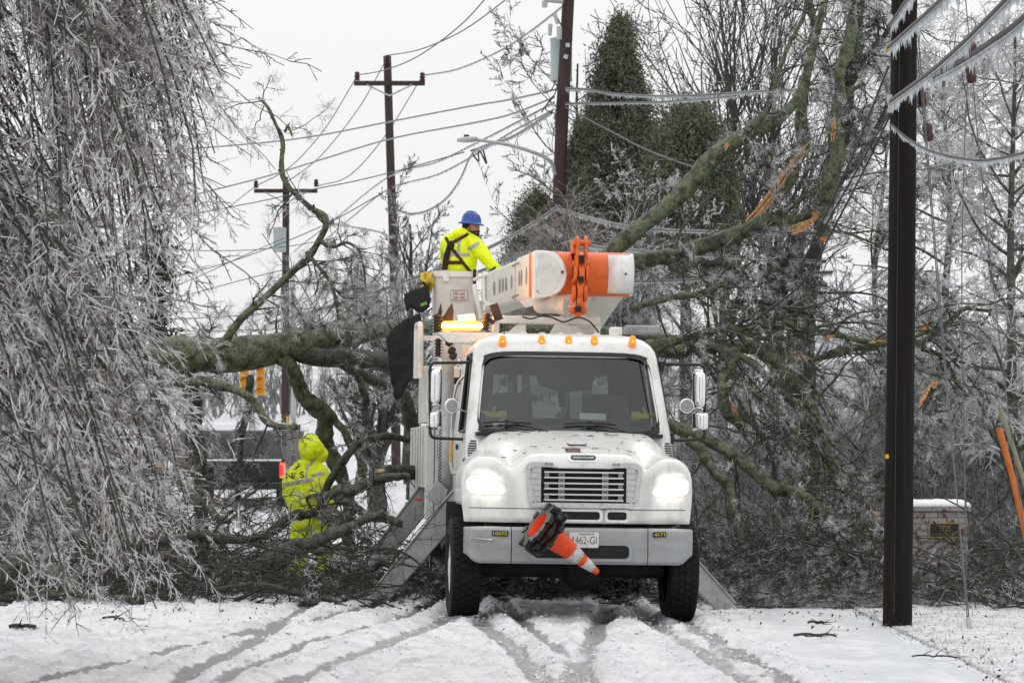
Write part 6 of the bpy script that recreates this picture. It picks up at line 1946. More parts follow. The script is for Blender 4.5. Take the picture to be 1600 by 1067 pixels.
q, r = px_path([(612, 372, 109.8, 2), (590, 362, 109, 1.8), (530, 351, 108, 1.6)], 14); t = Tubes(); t.add(q, r, 8); put(t.build('lamp_arm', M_galv), lt2)
world_bm('lamp_head', lambda bm: box(bm, P(523, 351, 108), (.35, .18, .10)), M_galv, lt2, bevel=.03)
world_bm('photo_cell', lambda bm: cyl(bm, P(518, 350, 107.9), P(518, 345, 107.9), .09, seg=8), M_black, lt2)
bp_ = thing('utility_pole', 'dark distant pole showing between the broken limbs at right', 'utility pole', (P(1243, 700, 66).x, 66, float(gz(5.6, 66))))
t = Tubes(); q, _ = px_path([(1240, 835, 66), (1246, 430, 66), (1247, 380, 66)], 8); t.add(q, np.linspace(.16, .13, 8), 14); put(t.build('pole_shaft', M_polefar), bp_)

SKYW = 'wires against the sky'
W = [
 ('top left conductor rising from the crossarm pole to the top edge', [(557, 118, 110), (600, 110, 104), (650, 90, 98), (710, 48, 90), (757, 0, 84), (830, -95, 73)], .022, None),
 ('conductor from the peak of the crossarm pole up to the top edge', [(605, 87, 110), (655, 78, 102), (720, 50, 94), (790, 0, 84), (870, -70, 73)], .022, None),
 ('iced conductor from the right end of the crossarm to the transformer pole', [(660, 118, 110), (715, 108, 102), (780, 80, 92), (830, 48, 83), (884, 6, 73)], .022, (.08, .02, .09, .010)),
 ('span from the left end of the crossarm down to the distant pole', [(556, 123, 110), (505, 205, 118), (452, 262, 126), (402, 290, 128)], .022, None),
 ('span from the peak of the crossarm pole down to the distant pole', [(603, 95, 110), (560, 170, 117), (500, 245, 124), (448, 285, 128)], .022, None),
 ('span from the right end of the crossarm down to the distant pole', [(656, 126, 110), (600, 215, 117), (545, 275, 123), (495, 291, 128)], .022, None),
 ('upper long communication line from the transformer pole to the left', [(868, 140, 71.6), (800, 155, 76), (735, 166, 82), (610, 190, 90), (490, 213, 96), (390, 225, 100), (200, 240, 106)], .022, (.10, .01, .04, .008)),
 ('lower long communication line from the transformer pole to the left', [(866, 152, 71.6), (800, 178, 76), (740, 192, 82), (610, 217, 90), (500, 250, 96), (400, 280, 100), (200, 330, 106)], .022, (.10, .01, .04, .008)),
 ('iced line passing the street lamp towards the middle pole', [(866, 160, 71.6), (800, 195, 80), (735, 228, 92), (680, 254, 102), (606, 277, 110), (520, 345, 124), (460, 392, 132)], .022, (.06, .02, .08, .010)),
 ('second iced line just below the one passing the street lamp', [(864, 172, 71.6), (800, 206, 80), (735, 246, 92), (680, 274, 102), (610, 294, 110), (555, 335, 120), (480, 400, 132)], .022, (.06, .02, .08, .010)),
 ('twisted service bundle drooping from the lamp arm to the middle pole', [(862, 176, 71.6), (800, 214, 76), (752, 230, 82), (735, 245, 85), (718, 282, 92), (695, 312, 98), (665, 330, 104), (636, 333, 108), (607, 320, 110)], .035, (.05, .02, .10, .012)),
 ('thin line from the bundle running left over the bent limb', [(725, 238, 84), (640, 262, 92), (560, 282, 97), (480, 298, 100), (400, 316, 104), (220, 350, 108)], .020, None),
 ('slack far line sloping down left below the distant crossarm', [(600, 300, 112), (520, 345, 116), (440, 380, 120), (340, 415, 124), (200, 450, 128)], .022, None),
 ('far line below the bent limb sloping gently to the left', [(560, 400, 116), (480, 415, 118), (400, 432, 120), (260, 470, 124)], .020, None),
 ('lower far line crossing just above the fallen trunk', [(610, 470, 112), (500, 480, 114), (390, 492, 116), (240, 500, 118)], .020, (.05, .02, .08, .012)),
 ('far line fanning down left from the distant crossarm', [(398, 292, 128), (330, 345, 122), (260, 395, 116), (180, 440, 112)], .020, None),
 ('far line rising left of the bent limb towards the crossarm', [(445, 372, 126), (380, 400, 122), (310, 432, 118), (220, 468, 114)], .020, None),
 ('nearly level far line between the bent limb and the drooping tree', [(560, 365, 116), (450, 385, 116), (350, 392, 116), (220, 388, 116)], .018, None),
 ('lowest far line touching the top of the fallen trunk', [(600, 500, 112), (480, 512, 114), (340, 517, 116), (240, 518, 118)], .020, None),
 ('thick iced cable rising behind the lineman to the transformer pole', [(420, 505, 62), (520, 477, 62), (640, 437, 62), (760, 388, 64), (830, 350, 66), (872, 322, 69)], .032, (.02, .03, .12, .012)),
 ('second thick iced cable low behind the lineman', [(430, 525, 60), (560, 492, 60), (650, 462, 61), (770, 415, 63), (840, 385, 64)], .030, (.02, .03, .12, .014)),
 ('upper white iced cable to the right of the transformer pole', [(884, 138, 71.7), (920, 140, 71), (965, 147, 70), (1060, 150, 66), (1180, 143, 62), (1290, 138, 58)], .028, (.022, .03, .12, .012)),
 ('lower white iced cable to the right of the transformer pole', [(884, 162, 71.7), (960, 161, 70), (1040, 159, 67), (1150, 150, 62)], .026, (.022, .02, .08, .011)),
 ('dark cable slanting down in front of the tall conifer', [(884, 168, 71.5), (940, 198, 66), (1010, 234, 60), (1095, 266, 52)], .018, None),
 ('thick iced cable behind the upper mossy limb', [(870, 325, 70), (930, 342, 60), (1000, 356, 52), (1130, 362, 48), (1290, 364, 46)], .030, (.02, .02, .09, .011)),
 ('iced cable level with the orange boom elbow', [(850, 350, 64), (900, 378, 56), (985, 390, 50), (1130, 400, 48), (1290, 408, 46)], .028, (.016, .03, .10, .013)),
 ('low iced cable passing right of the boom elbow', [(960, 440, 50), (1060, 438, 49), (1170, 430, 48), (1300, 425, 46)], .026, (.016, .02, .08, .012)),
]
for lab, pts, r, ic in W:
    cable('overhead_cable', lab, pts, r * 0.8, ic, M_wirefar if ic else M_wire, SKYW)
cable('slack_cable', 'loose black cable ends dangling below the street lamp', [(735, 236, 84), (752, 232, 84), (758, 246, 84), (760, 256, 84), (752, 240, 84), (747, 236, 84), (748, 252, 84), (742, 246, 84), (738, 238, 84)], .022, None, M_wire)

# --- brick pillars
def pillar(label, x0, x1, ytop, D, m, capm, plaque=False, depth=0.6):
    a = P(x0, ytop, D); b_ = P(x1, ytop, D); cx = (a.x + b_.x) / 2; w = b_.x - a.x; g = float(gz(cx, D))
    root = thing('brick_pillar', label, 'pillar', (cx, D + depth / 2, g)); h = a.z - g
    def body(bm): bx(bm, -w / 2, w / 2, -depth / 2, depth / 2, -0.15, h - 0.10)
    bb_ = bmesh.new(); body(bb_); bm_obj('shaft', bb_, m, root)
    bb_ = bmesh.new(); bx(bb_, -w / 2 - .03, w / 2 + .03, -depth / 2 - .03, depth / 2 + .03, h - .10, h - .035); bm_obj('coping', bb_, m, root, bevel=.004)
    bb_ = bmesh.new()
    r = bmesh.ops.create_grid(bb_, x_segments=24, y_segments=18, size=0.5)
    for v in bb_.verts:
        e = max(abs(v.co.x), abs(v.co.y)) * 2
        v.co = Vector((v.co.x * (w + .09), v.co.y * (depth + .09), h - .036 + (.075 + .02 * mnoise.noise(v.co * 9)) * (1 - e ** 6) ** .5 if e < 1 else h - .036))
    so = bm_obj('snow_cap', bb_, M_brickcap, root, smooth=True); so.modifiers.new('t', 'SOLIDIFY').thickness = 0.02
    return root, w, h, depth
pr, w_, h_, dp = pillar('whitewashed brick pillar with a black 2725 plaque and a snow cap', 1428, 1512, 786, 41.0, M_brickw, M_snow)
pcx = P(1476, 827, 41).x - pr.location.x; pcz = P(1476, 828, 41).z - pr.location.z; yy = -dp / 2
b = bmesh.new(); bx(b, pcx - .19, pcx + .19, yy - .018, yy, pcz - .088, pcz + .088); plq = bm_obj('plaque', b, M_ink, pr, bevel=.003)
M_brass = mat('aged_brass', (0.36, 0.27, 0.10), 0.45, metal=0.6)
def brd(bm):
    o = rrect(pcx - .195, pcx + .195, pcz - .093, pcz + .093, .004, 1); n = rrect(pcx - .180, pcx + .180, pcz - .078, pcz + .078, .004, 1)
    loft(bm, [[(p[0], yy - .012, p[1]) for p in o], [(p[0], yy - .022, p[1]) for p in o], [(p[0], yy - .022, p[1]) for p in n]], cap=False)
b = bmesh.new(); brd(b); bm_obj('plaque_border', b, M_brass, plq)
text_on('plaque_number', '2725', 0.072, 0.14, M_brass, plq, (pcx, yy - .021, pcz + .022))
def worn(bm):   # second line, too worn to read: remains of two words
    r_ = random.Random(3)
    for k in range(17):
        if k == 9: continue
        x = pcx - .145 + k * .0175
        bx(bm, x, x + .004, yy - .0205, yy - .018, pcz - .060, pcz - .060 + r_.uniform(.014, .026)); z = pcz - .060 + r_.uniform(0, .02)
        bx(bm, x + .004, x + .011, yy - .0205, yy - .018, z, z + .004)
b = bmesh.new(); worn(b); bm_obj('plaque_line', b, M_brass, plq)
p2_, w2_, h2_, dp2 = pillar('brown brick pillar with a snow cap behind the drooping iced branches', 150, 187, 748, 41.5, M_brickb, M_snow)
b = bmesh.new(); bx(b, w2_ / 2 + .002, w2_ / 2 + .09, -.2, .25, h2_ - .28, h2_ - .08); bm_obj('letter_box', b, M_blackp, p2_, bevel=.03)

# --- guy guards at the far right
for nm, lab, pts, r, m in (('guy_guard', 'orange guard sleeve leaning on a guy wire at the right edge', [(1561, 668, 37.5), (1583, 750, 37.5), (1604, 842, 37.5)], .036, mat('faded_orange_plastic', (0.52, 0.14, 0.02), 0.5, var=(14, (0.3, 0.08, 0.015), .5, .75))),
                           ('guy_guard', 'pale olive guard sleeve leaning behind the orange one', [(1562, 636, 38), (1580, 690, 38), (1606, 770, 38)], .028, mat('faded_olive_plastic', (0.22, 0.23, 0.15), 0.6))):
    root = thing(nm, lab, 'guard', P(*pts[-1]))
    q, _ = px_path(pts, 10); t = Tubes(); t.add(q, np.full(10, r), 12); put(t.build('sleeve', m), root)

# --- vehicles beyond the brush
def pickup(root, L=5.6, W=2.0):
    w = W / 2
    def part(name, fn, m, par=root, **k):
        bm = bmesh.new(); fn(bm); return bm_obj(name, bm, m, par, **k)
    part('body', lambda bm: (bx(bm, -w, w, 0, L, .55, 1.05), prism(bm, [(-w, 0, 1.05), (-w, L * .36, 1.05), (-w, L * .36, 1.15), (-w, L * .95, 1.12), (-w, L, 1.0), (-w, L, .6), (-w, 0, .6)], (W, 0, 0))), M_darkcar, bevel=.05)
    part('cabin', lambda bm: loft(bm, [[(sx_ * w * k, L * y, z) for sx_, y in ((-1, a), (1, a), (1, b_), (-1, b_))] for a, b_, z, k in ((.34, .74, 1.08, .97), (.37, .68, 1.5, .88), (.39, .62, 1.75, .80), (.41, .60, 1.80, .72))]), M_darkcar, bevel=.04)
    part('rear_window', lambda bm: prism(bm, [(-.62, L * .345 + .02, 1.2), (.62, L * .345 + .02, 1.2), (.55, L * .38 - .03, 1.62), (-.55, L * .38 - .03, 1.62)], (0, -.03, 0)), M_carglass)
    part('tailgate', lambda bm: bx(bm, -w + .16, w - .16, -.03, .0, .62, 1.08), M_darkcar, bevel=.01)
    part('bumper', lambda bm: bx(bm, -w, w, -.14, .05, .42, .60), M_darkcar, bevel=.04)
    for s in (-1, 1):
        tl = part('tail_light', lambda bm: bx(bm, s * (w - .08) - .08, s * (w - .08) + .075, -.02, .2, .68, 1.06), M_red, bevel=.02)
        part('light_tube', lambda bm: [cyl(bm, a, b_, .018, seg=8) for a, b_ in (((s * (w - .04), -.03, .74), (s * (w - .04), -.03, 1.0)), ((s * (w - .04), -.03, 1.0), (s * (w - .13), -.03, 1.02)), ((s * (w - .04), -.03, .74), (s * (w - .13), -.03, .71)))], M_redhot, tl)
        for y in (L * .2, L * .8):
            wb = bmesh.new(); lathe(wb, [(0, -.12), (.2, -.12), (.3, -.13), (.4, -.1), (.4, .1), (.3, .13), (0, .12)], 28, Matrix.Translation((s * (w - .1), y, .4)) @ Matrix.Rotation(1.5708, 4, 'Y')); bm_obj('wheel', wb, M_tyre, root)
    part('roof_snow', lambda bm: loft(bm, [[(sx_ * w * k, L * y, z) for sx_, y in ((-1, .41), (1, .41), (1, .60), (-1, .60))] for z, k in ((1.80, .7), (1.85, .68), (1.87, .55))]), M_snow, bevel=.02)
    part('bed_snow', lambda bm: bx(bm, -w + .1, w - .1, .05, L * .35, 1.08, 1.12), M_snow, bevel=.03)
gx = P(380, 700, 78).x
pk = thing('pickup_truck', 'black pickup with a glowing red tail light beyond the fallen branches', 'pickup truck', (gx, 78, float(gz(gx, 78))), math.radians(4)); pickup(pk)
# --- traffic signals hanging beyond the fallen trunk
for k, (px, lab) in enumerate(((382, 'yellow traffic signal head hanging under the fallen trunk, left of the pair'), (407, 'yellow traffic signal head hanging under the fallen trunk, right of the pair'))):
    root = thing('traffic_signal', lab, 'traffic signal', P(px, 612, 88), group='traffic signals')
    c = P(px, 594, 88) - Vector(root.location)
    def sg2(bm):
        for q in (-1, 0, 1): box(bm, c + Vector((0, 0, q * .27)), (.22, .2, .255))
    b = bmesh.new(); sg2(b); bm_obj('housing', b, M_sigyel, root, bevel=.02)
    for q in (-1, 0, 1):
        b = bmesh.new(); z0 = c + Vector((0, -.1, q * .27)); 
        loft(b, [[z0 + Vector((.1 * math.cos(a), yy_, .1 * math.sin(a))) for a in np.linspace(-.3, math.pi + .3, 12)] for yy_ in (0, -.2)], closed=False, cap=False)
        vo = bm_obj('visor', b, M_sigyel, root, smooth=True); vo.modifiers.new('t', 'SOLIDIFY').thickness = .01
    t = Tubes(); t.add(np.array([c + Vector((0, 0, .4)), c + Vector((0, 0, .75))]), np.full(2, .03), 8); put_ = t.build('hanger', M_galv, root)
# --- low brick building and white house in the distance
bx0, bx1 = P(270, 700, 105).x, P(447, 700, 105).x
hs_ = thing('brick_building', 'low grey brick building with a snowy flat roof behind the pickup', 'building', ((bx0 + bx1) / 2, 108, float(gz(-8, 105))))
hw = (bx1 - bx0) / 2; hz = P(0, 672, 105).z - hs_.location.z
b = bmesh.new(); bx(b, -hw, hw, -3, 6, -.5, hz); bm_obj('wall', b, M_brickg, hs_)
b = bmesh.new(); bx(b, -hw - .2, hw + .2, -3.2, 6.2, hz, hz + .22); bm_obj('roof', b, M_snow, hs_, bevel=.05)
b = bmesh.new(); [bx(b, x, x + 1.0, -3.03, -2.99, .4, 1.2) for x in (-1.4, 0.4)]; bm_obj('window', b, M_carglass, hs_)
M_siding = mat('white_siding', (0.70, 0.71, 0.72), 0.6, var=(1.0, (0.55, 0.56, 0.57), .5, .52, (0.01, 0.01, 14)))
wx0, wx1 = P(1335, 700, 84).x, P(1520, 700, 84).x
wh = thing('house', 'white sided house glimpsed through the iced trees behind the right pole', 'house', ((wx0 + wx1) / 2, 88, float(gz(9, 84))))
hw = (wx1 - wx0) / 2; hz = P(0, 565, 84).z - wh.location.z
b = bmesh.new(); bx(b, -hw, hw, -4, 4, -.5, hz); bm_obj('wall', b, M_siding, wh)
b = bmesh.new(); prism(b, [(-hw - .4, -4.4, hz + .005), (-hw - .4, 4.4, hz + .005), (-hw - .4, 0, hz + 2.2)], (2 * hw + .8, 0, 0)); bm_obj('roof', b, M_snow, wh)
for x in (-hw * .5, hw * .35):
    b = bmesh.new(); bx(b, x - .5, x + .5, -4.03, -3.99, hz - 1.9, hz - .6); wo_ = bm_obj('window', b, M_carglass, wh)
    b = bmesh.new(); bx(b, x - .58, x + .58, -4.02, -3.98, hz - .6, hz - .5); bx(b, x - .58, x + .58, -4.02, -3.98, hz - 2.0, hz - 1.9); bm_obj('frame', b, M_plate, wo_)
# ---------------------------------------------------------------- fallen and broken trees, brush, iced trees
def jitter(path, amp, seed):
    r = np.random.default_rng(seed); n = len(path)
    c = r.normal(size=(max(4, n // 3), 3)) * amp; x = np.linspace(0, 1, len(c)); t = np.linspace(0, 1, n)
    o = np.stack([np.interp(t, x, c[:, k]) for k in range(3)], 1); o[0] = 0; o[-1] *= .3
    return path + o
def limb_path(pts, n=26, seed=0, amp=None):
    q, r = px_path(pts, n)
    rs = np.random.default_rng(seed + 500)
    q = jitter(q, (r.mean() * 0.35 if amp is None else amp), seed)
    return q, r * (1 + 0.10 * rs.normal(size=n))
def limb_mesh(name, q, r, m, root, sides=14, cut=None):
    k = len(q) * 3; x = np.linspace(0, 1, len(q)); y = np.linspace(0, 1, k)
    Q = smooth_path(q, k); Rr = np.interp(y, x, r); sd = int(abs(q[0, 0]) * 1000) % 9999
    t = Tubes(); t.add(Q, Rr, sides + 4, rough=.030, seed=sd)
    st, sr = grow(np.random.default_rng(sd), q[None], r[None], 7, .03, .11, ang=(45, 80), k=4, rf=.42, rel=False, tip=.7); t.add(st, sr, 7)   # knots and snapped stubs
    return put(t.build(name, m), root)
def end_cap(name, q, r, end, m, parent, jag=0.0, seed=0):
    """sawn or splintered end: a closed little stump pushed slightly past the end"""
    d = unit(q[-1] - q[-2]) if end else unit(q[0] - q[1])
    p = q[-1] if end else q[0]; rad = (r[-1] if end else r[0]) * 0.98
    bm = bmesh.new(); R = Matrix.Translation(Vector(p)) @ Vector((0, 0, 1)).rotation_difference(Vector(d)).to_matrix().to_4x4()
    rs = random.Random(seed); n = 16
    lo_ = [bm.verts.new(R @ Vector((rad * math.cos(6.2832 * i / n), rad * math.sin(6.2832 * i / n), -0.02))) for i in range(n)]
    hi_ = [bm.verts.new(R @ Vector((rad * .8 * math.cos(6.2832 * i / n), rad * .8 * math.sin(6.2832 * i / n), .01 + jag * rs.random()))) for i in range(n)]
    c = bm.verts.new(R @ Vector((0, 0, .012 + jag * .2)))
    for i in range(n):
        j = (i + 1) % n; bm.faces.new((lo_[i], lo_[j], hi_[j], hi_[i])); bm.faces.new((hi_[i], hi_[j], c))
    o = bm_obj(name, bm, m, None); o.parent = parent; return o
def splinter(name, pts, w, root_or_parent, seed=0):
    """torn strip of wood: flat, jagged, twisted"""
    q, r = px_path(pts, 18); rs = np.random.default_rng(seed)
    t = Tubes()
    for k in range(4):
        s = int(rs.integers(0, 5)); e = 18 - int(rs.integers(0, 5))
        off = rs.normal(size=3) * w * .30
        rr_ = w * (0.34 - .06 * k) * np.sin(np.linspace(.25, math.pi - .05, e - s)) ** .6
        t.add(q[s:e] + off + rs.normal(size=(e - s, 3)) * w * .08, np.maximum(rr_, .003), 5)
    o = t.build(name, M_torn, None, smooth=False); o.parent = root_or_parent
    o.location = (0, 0, 0) if root_or_parent.type == 'MESH' else -Vector(root_or_parent.location)
    return o
def sprays(rng, q, r, t_dark, t_ice, per=(10, 7, 6, 4), L1=(.5, 1.3), bias=(0, 0, -.15), dense=1.0, dm=0, im=0, r1=.013, r2=.0065, r3=.0052, r4=.0042, tmin=.1, ice2=.5):
    """iced side branches of one limb polyline (k,3)"""
    a, ra = grow(rng, q[None], r[None], max(1, int(per[0] * dense)), *L1, ang=(35, 80), k=8, rf=.45, rmax=r1, bias=bias, jit=.22, tmin=tmin, rel=False, tip=.35)
    b, rb = grow(rng, a, ra, per[1], .25, .55, ang=(30, 70), k=6, rf=.62, rmax=r2, bias=bias, jit=.24, tip=.45)
    c, rc = grow(rng, b, rb, per[2], .25, .6, ang=(30, 75), k=5, rf=.8, rmax=r3, bias=(0, 0, 0), jit=.26, tip=.6)
    t_dark.add(a, ra, 6, dm)
    n = int(len(b) * ice2); t_dark.add(b[n:], rb[n:], 5, dm); t_ice.add(b[:n], rb[:n] * 1.15, 5, im)
    n = int(len(c) * min(1, ice2 + .25)); t_ice.add(c[:n], rc[:n] * 1.1, 4, im); t_dark.add(c[n:], rc[n:], 4, dm)
    if len(per) > 3 and per[3]:
        d, rd = grow(rng, c, rc, per[3], .04, .12, ang=(35, 80), k=3, rf=.9, rmax=r4, jit=.2, rel=False, tip=.55)
        t_ice.add(d, rd, 4, im)

# ---- the fallen tree on the left, its trunk crossing behind the truck
ft = thing('fallen_tree', 'big mossy tree fallen across the road, its trunk lying level behind the truck', 'fallen tree', P(255, 780, 43.5))
FT = [  # name, points, material, twig density
 ('trunk', [(-720, 915, 46, 48), (-560, 790, 45.4, 44), (-380, 665, 44.8, 40), (-200, 612, 44.3, 37), (-60, 590, 43.8, 35), (120, 574, 43.6, 33), (255, 559, 43.2, 28.5), (335, 556, 43.1, 28), (420, 548, 43.2, 27), (475, 536, 43.4, 24), (530, 526, 43.9, 20), (590, 517, 44.9, 16), (630, 513, 45.8, 13.5), (760, 514, 46.4, 11.5), (900, 520, 46.6, 11), (1010, 528, 46.5, 10.5), (1110, 536, 46.4, 9), (1200, 546, 46.4, 8)], M_bark, .8, 24),
 ('limb', [(455, 548, 43.3, 15), (500, 560, 43.3, 15), (550, 562, 43.6, 15), (600, 568, 44.6, 14), (640, 585, 45.8, 12), (720, 600, 46.5, 10), (860, 590, 46.8, 8)], M_barkdark, .8, 18),
 ('limb', [(535, 566, 43.5, 9), (565, 585, 43.6, 9.5), (600, 604, 44.0, 10), (632, 625, 44.9, 12), (648, 700, 45.4, 11), (650, 800, 45.5, 10)], M_barkdark, .6, 16),
 ('limb', [(440, 560, 43.2, 13), (466, 590, 43.4, 12), (488, 630, 43.7, 12.5), (508, 680, 44, 13), (528, 735, 44.2, 12.5), (541, 800, 44.3, 11.5), (546, 870, 44.4, 10)], M_bark, .6, 18),
 ('limb', [(500, 628, 43.8, 5), (525, 655, 43.8, 6), (545, 690, 43.8, 6), (566, 735, 43.8, 5), (580, 790, 43.8, 4)], M_bark, .8, 10),
 ('limb', [(558, 585, 43.5, 5.5), (568, 612, 43.5, 6), (574, 650, 43.5, 5.5), (578, 700, 43.5, 4.5)], M_barkdark, .8, 10),
 ('limb', [(342, 540, 42.9, 7), (360, 518, 42.85, 6.5), (385, 492, 42.8, 6), (420, 458, 42.7, 5.6), (455, 424, 42.7, 5.6), (485, 398, 42.6, 5.4), (502, 370, 42.6, 5.2), (509, 348, 42.5, 6), (498, 337, 42.5, 6), (484, 326, 42.5, 4.5), (465, 305, 42.5, 4.2), (446, 284, 42.5, 4), (441, 258, 42.5, 4.2), (444, 222, 42.5, 3.6), (432, 192, 42.5, 3), (420, 168, 42.5, 2.5), (404, 153, 42.5, 1.8)], M_bark, 1.3, 12),
 ('limb', [(498, 375, 42.6, 3), (520, 385, 42.6, 3), (545, 380, 42.5, 2.4), (565, 400, 42.4, 2), (572, 450, 42.4, 1.5)], M_barkgrey, 1.2, 8),
 ('limb', [(480, 395, 42.6, 3.5), (500, 420, 42.5, 3), (520, 450, 42.4, 2.5), (530, 500, 42.4, 2)], M_barkgrey, 1.4, 8),
 ('limb', [(445, 205, 42.5, 2.2), (450, 198, 42.5, 2), (456, 212, 42.5, 1.4)], M_bark, .3, 6),
 ('limb', [(292, 575, 43.1, 15), (300, 640, 43, 13), (312, 700, 42.9, 13), (318, 780, 42.8, 12), (318, 860, 42.7, 10)], M_barkdark, .5, 14),
 ('limb', [(265, 598, 42.5, 8), (315, 596, 42.4, 7.5), (360, 606, 42.3, 7), (395, 625, 42.2, 6.5), (425, 660, 42.1, 5.5), (470, 668, 42, 4)], M_bark, 1.0, 10),
 ('limb', [(250, 534, 43.8, 9), (330, 535, 43.8, 9.5), (400, 536, 43.8, 8), (460, 527, 43.9, 6)], M_barkdark, .8, 10),
 ('limb', [(390, 590, 42.8, 6), (385, 640, 42.7, 6), (375, 700, 42.6, 5), (370, 780, 42.5, 4.5)], M_barkdark, .8, 8),
 ('limb', [(200, 590, 43, 11), (170, 650, 42.7, 10), (165, 720, 42.5, 11), (120, 790, 42.2, 10)], M_bark, .5, 12),
]
td, ti = Tubes(), Tubes()
for k, (nm, pts, m, dn, sd) in enumerate(FT):
    q, r = limb_path(pts, 90 if k == 0 else 30, k, None if k else .012)
    limb_mesh(nm, q, r, m, ft, sd)
    rg = np.random.default_rng(100 + k)
    upb = (0, .5, .75) if k == 0 else (0, .25, .10) if k in (1, 12) else (0, .0, -.25)
    if k == 0: q2, r2 = q[46:68] + np.array([0, .18, .16]), r[46:68] * .5
    else: q2, r2 = q, r
    sprays(rg, q2, r2, td, ti, per=((26 if k == 0 else 13), 6, 6, 4), L1=(.3, 1.0), bias=upb, dense=dn * (.6 if k in (10, 11, 13) else .35 if k in (2, 3, 4, 5, 14) else .8), dm=1 if k < 6 else 0, ice2=.55 if k in (0, 6, 7, 8) else .3)
# the iced tangle above the trunk
rg = np.random.default_rng(77)
base = np.stack([P(x, 540 + rg.normal() * 6, d) for x, d in zip(np.linspace(400, 640, 28), rg.uniform(43.7, 46, 28))])
hx = np.stack([b + np.array([rg.normal() * .35, rg.normal() * .3, rg.uniform(.25, 1.15)]) for b in base])
ml = np.stack([np.linspace(b, h, 8) + np.cumsum(rg.normal(size=(8, 3)) * .05, axis=0) for b, h in zip(base, hx)])
mr = np.full((28, 8), .010) * np.linspace(1, .5, 8)
td.add(ml, mr, 6, 0)
for q, r in zip(ml, mr): sprays(rg, q, r, td, ti, per=(6, 5, 5, 3), L1=(.2, .6), bias=(0, 0, -.1), ice2=1.0)
o = put(td.build('branchlets', [M_barkdark, M_icedark]), ft); o['kind'] = 'stuff'
o = put(ti.build('iced_twigs', [M_icetwig]), ft); o['kind'] = 'stuff'

# ---- broken limbs on the right
def broken(label, specs, cat='broken limb', name='broken_limb', group=None, seed=0, dens=1.0, per=(12, 6, 6, 4), L1=(.3, 1.0), bias=(0, -.05, -.2), ice2=.4, torn=(), ends=(), twigs=True, sweep=0):
    root = thing(name, label, cat, P(*specs[0][0][0][:3]), group=group)
    td, ti = Tubes(), Tubes(); first = None
    for k, (pts, m, sd) in enumerate(specs):
        q, r = limb_path(pts, 28, seed * 31 + k)
        o = limb_mesh('limb' if k == 0 else 'side_limb', q, r, m, root, sd)
        if first is None: first = o; q0, r0 = q, r
        if twigs: sprays(np.random.default_rng(seed * 57 + k), q, r, td, ti, per=per, L1=L1, bias=bias, dense=dens * (1 if k == 0 else .7), ice2=ice2)
    if sweep:
        rs = np.random.default_rng(seed + 4000)
        h, rh = grow(rs, q0[None], r0[None], sweep, .9, 2.6, ang=(25, 80), k=14, rf=.5, rmax=.019, bias=(.35, -.25, -.85), jit=.13, tmin=.05, rel=False, tip=.35)
        t = Tubes(); t.add(h, rh * 1.05, 7); o = put(t.build('hanging_branches', M_bark), root); o['kind'] = 'stuff'
        h2, rh2 = grow(rs, h, rh, 6, .25, .8, ang=(25, 65), k=8, rf=.6, rmax=.009, bias=(.1, 0, -.4), jit=.18, tmin=.2, rel=False, tip=.4)
        td.add(h2, rh2, 5, 0)
        h3, rh3 = grow(rs, h2, rh2, 3, .08, .25, ang=(30, 70), k=5, rf=.7, rmax=.006, jit=.2, rel=False, tip=.5); n_ = len(h3) // 2
        ti.add(h3[:n_], rh3[:n_], 4, 0); td.add(h3[n_:], rh3[n_:], 4, 0)
    if td.v:
        o = put(td.build('branchlets', [M_barkdark]), root); o['kind'] = 'stuff'
        o = put(ti.build('iced_twigs', [M_icetwig]), root); o['kind'] = 'stuff'
    for pts, w in torn: splinter('torn_wood', pts, w, first, seed)
    for e, jag, m in ends: end_cap('broken_end', q0, r0, e, m, first, jag, seed)
    return root
broken('thick mossy limb slanting up to the right from behind the orange boom elbow', [
    ([(945, 402, 45.0, 12), (985, 372, 45, 12.5), (1030, 335, 45, 13), (1080, 290, 45, 13.5), (1128, 240, 45, 12.5), (1175, 207, 45, 10.5), (1225, 180, 45.1, 10), (1252, 150, 45.2, 8.5), (1264, 100, 45.3, 7.5), (1275, 50, 45.4, 6.5), (1292, -10, 45.5, 5.5)], M_bark, 16),
    ([(1150, 218, 45, 6), (1180, 190, 44.8, 5.5), (1203, 160, 44.7, 4.5), (1212, 120, 44.6, 4), (1230, 75, 44.6, 3.5), (1255, 30, 44.6, 3), (1262, -20, 44.6, 2.5)], M_bark, 10),
    ([(1170, 232, 45, 4), (1200, 236, 44.9, 4), (1212, 256, 44.9, 3.5), (1228, 262, 44.9, 2.5)], M_bark, 8)], seed=1, dens=.9, torn=[([(1130, 236, 44.6), (1136, 228, 44.6), (1141, 222, 44.6)], .035)])
broken('thick mossy limb lying nearly level right of the boom elbow, splintered at its right end', [
    ([(975, 415, 45.6, 13.5), (1030, 400, 45.6, 13.5), (1085, 388, 45.6, 12.5), (1140, 368, 45.6, 12), (1190, 356, 45.6, 11.5), (1235, 347, 45.6, 10), (1272, 338, 45.6, 7)], M_bark, 16),
    ([(1055, 398, 45.6, 5.5), (1085, 410, 45.5, 6), (1120, 412, 45.4, 5.5), (1150, 420, 45.4, 4)], M_barkdark, 9)], seed=2, dens=0.8, sweep=9,
    torn=[([(1232, 356, 45.2), (1250, 350, 45.2), (1275, 340, 45.2), (1280, 336, 45.2)], .05), ([(1225, 362, 45.2), (1245, 360, 45.2), (1275, 346, 45.2)], .05)], ends=[(1, .25, M_torn)])
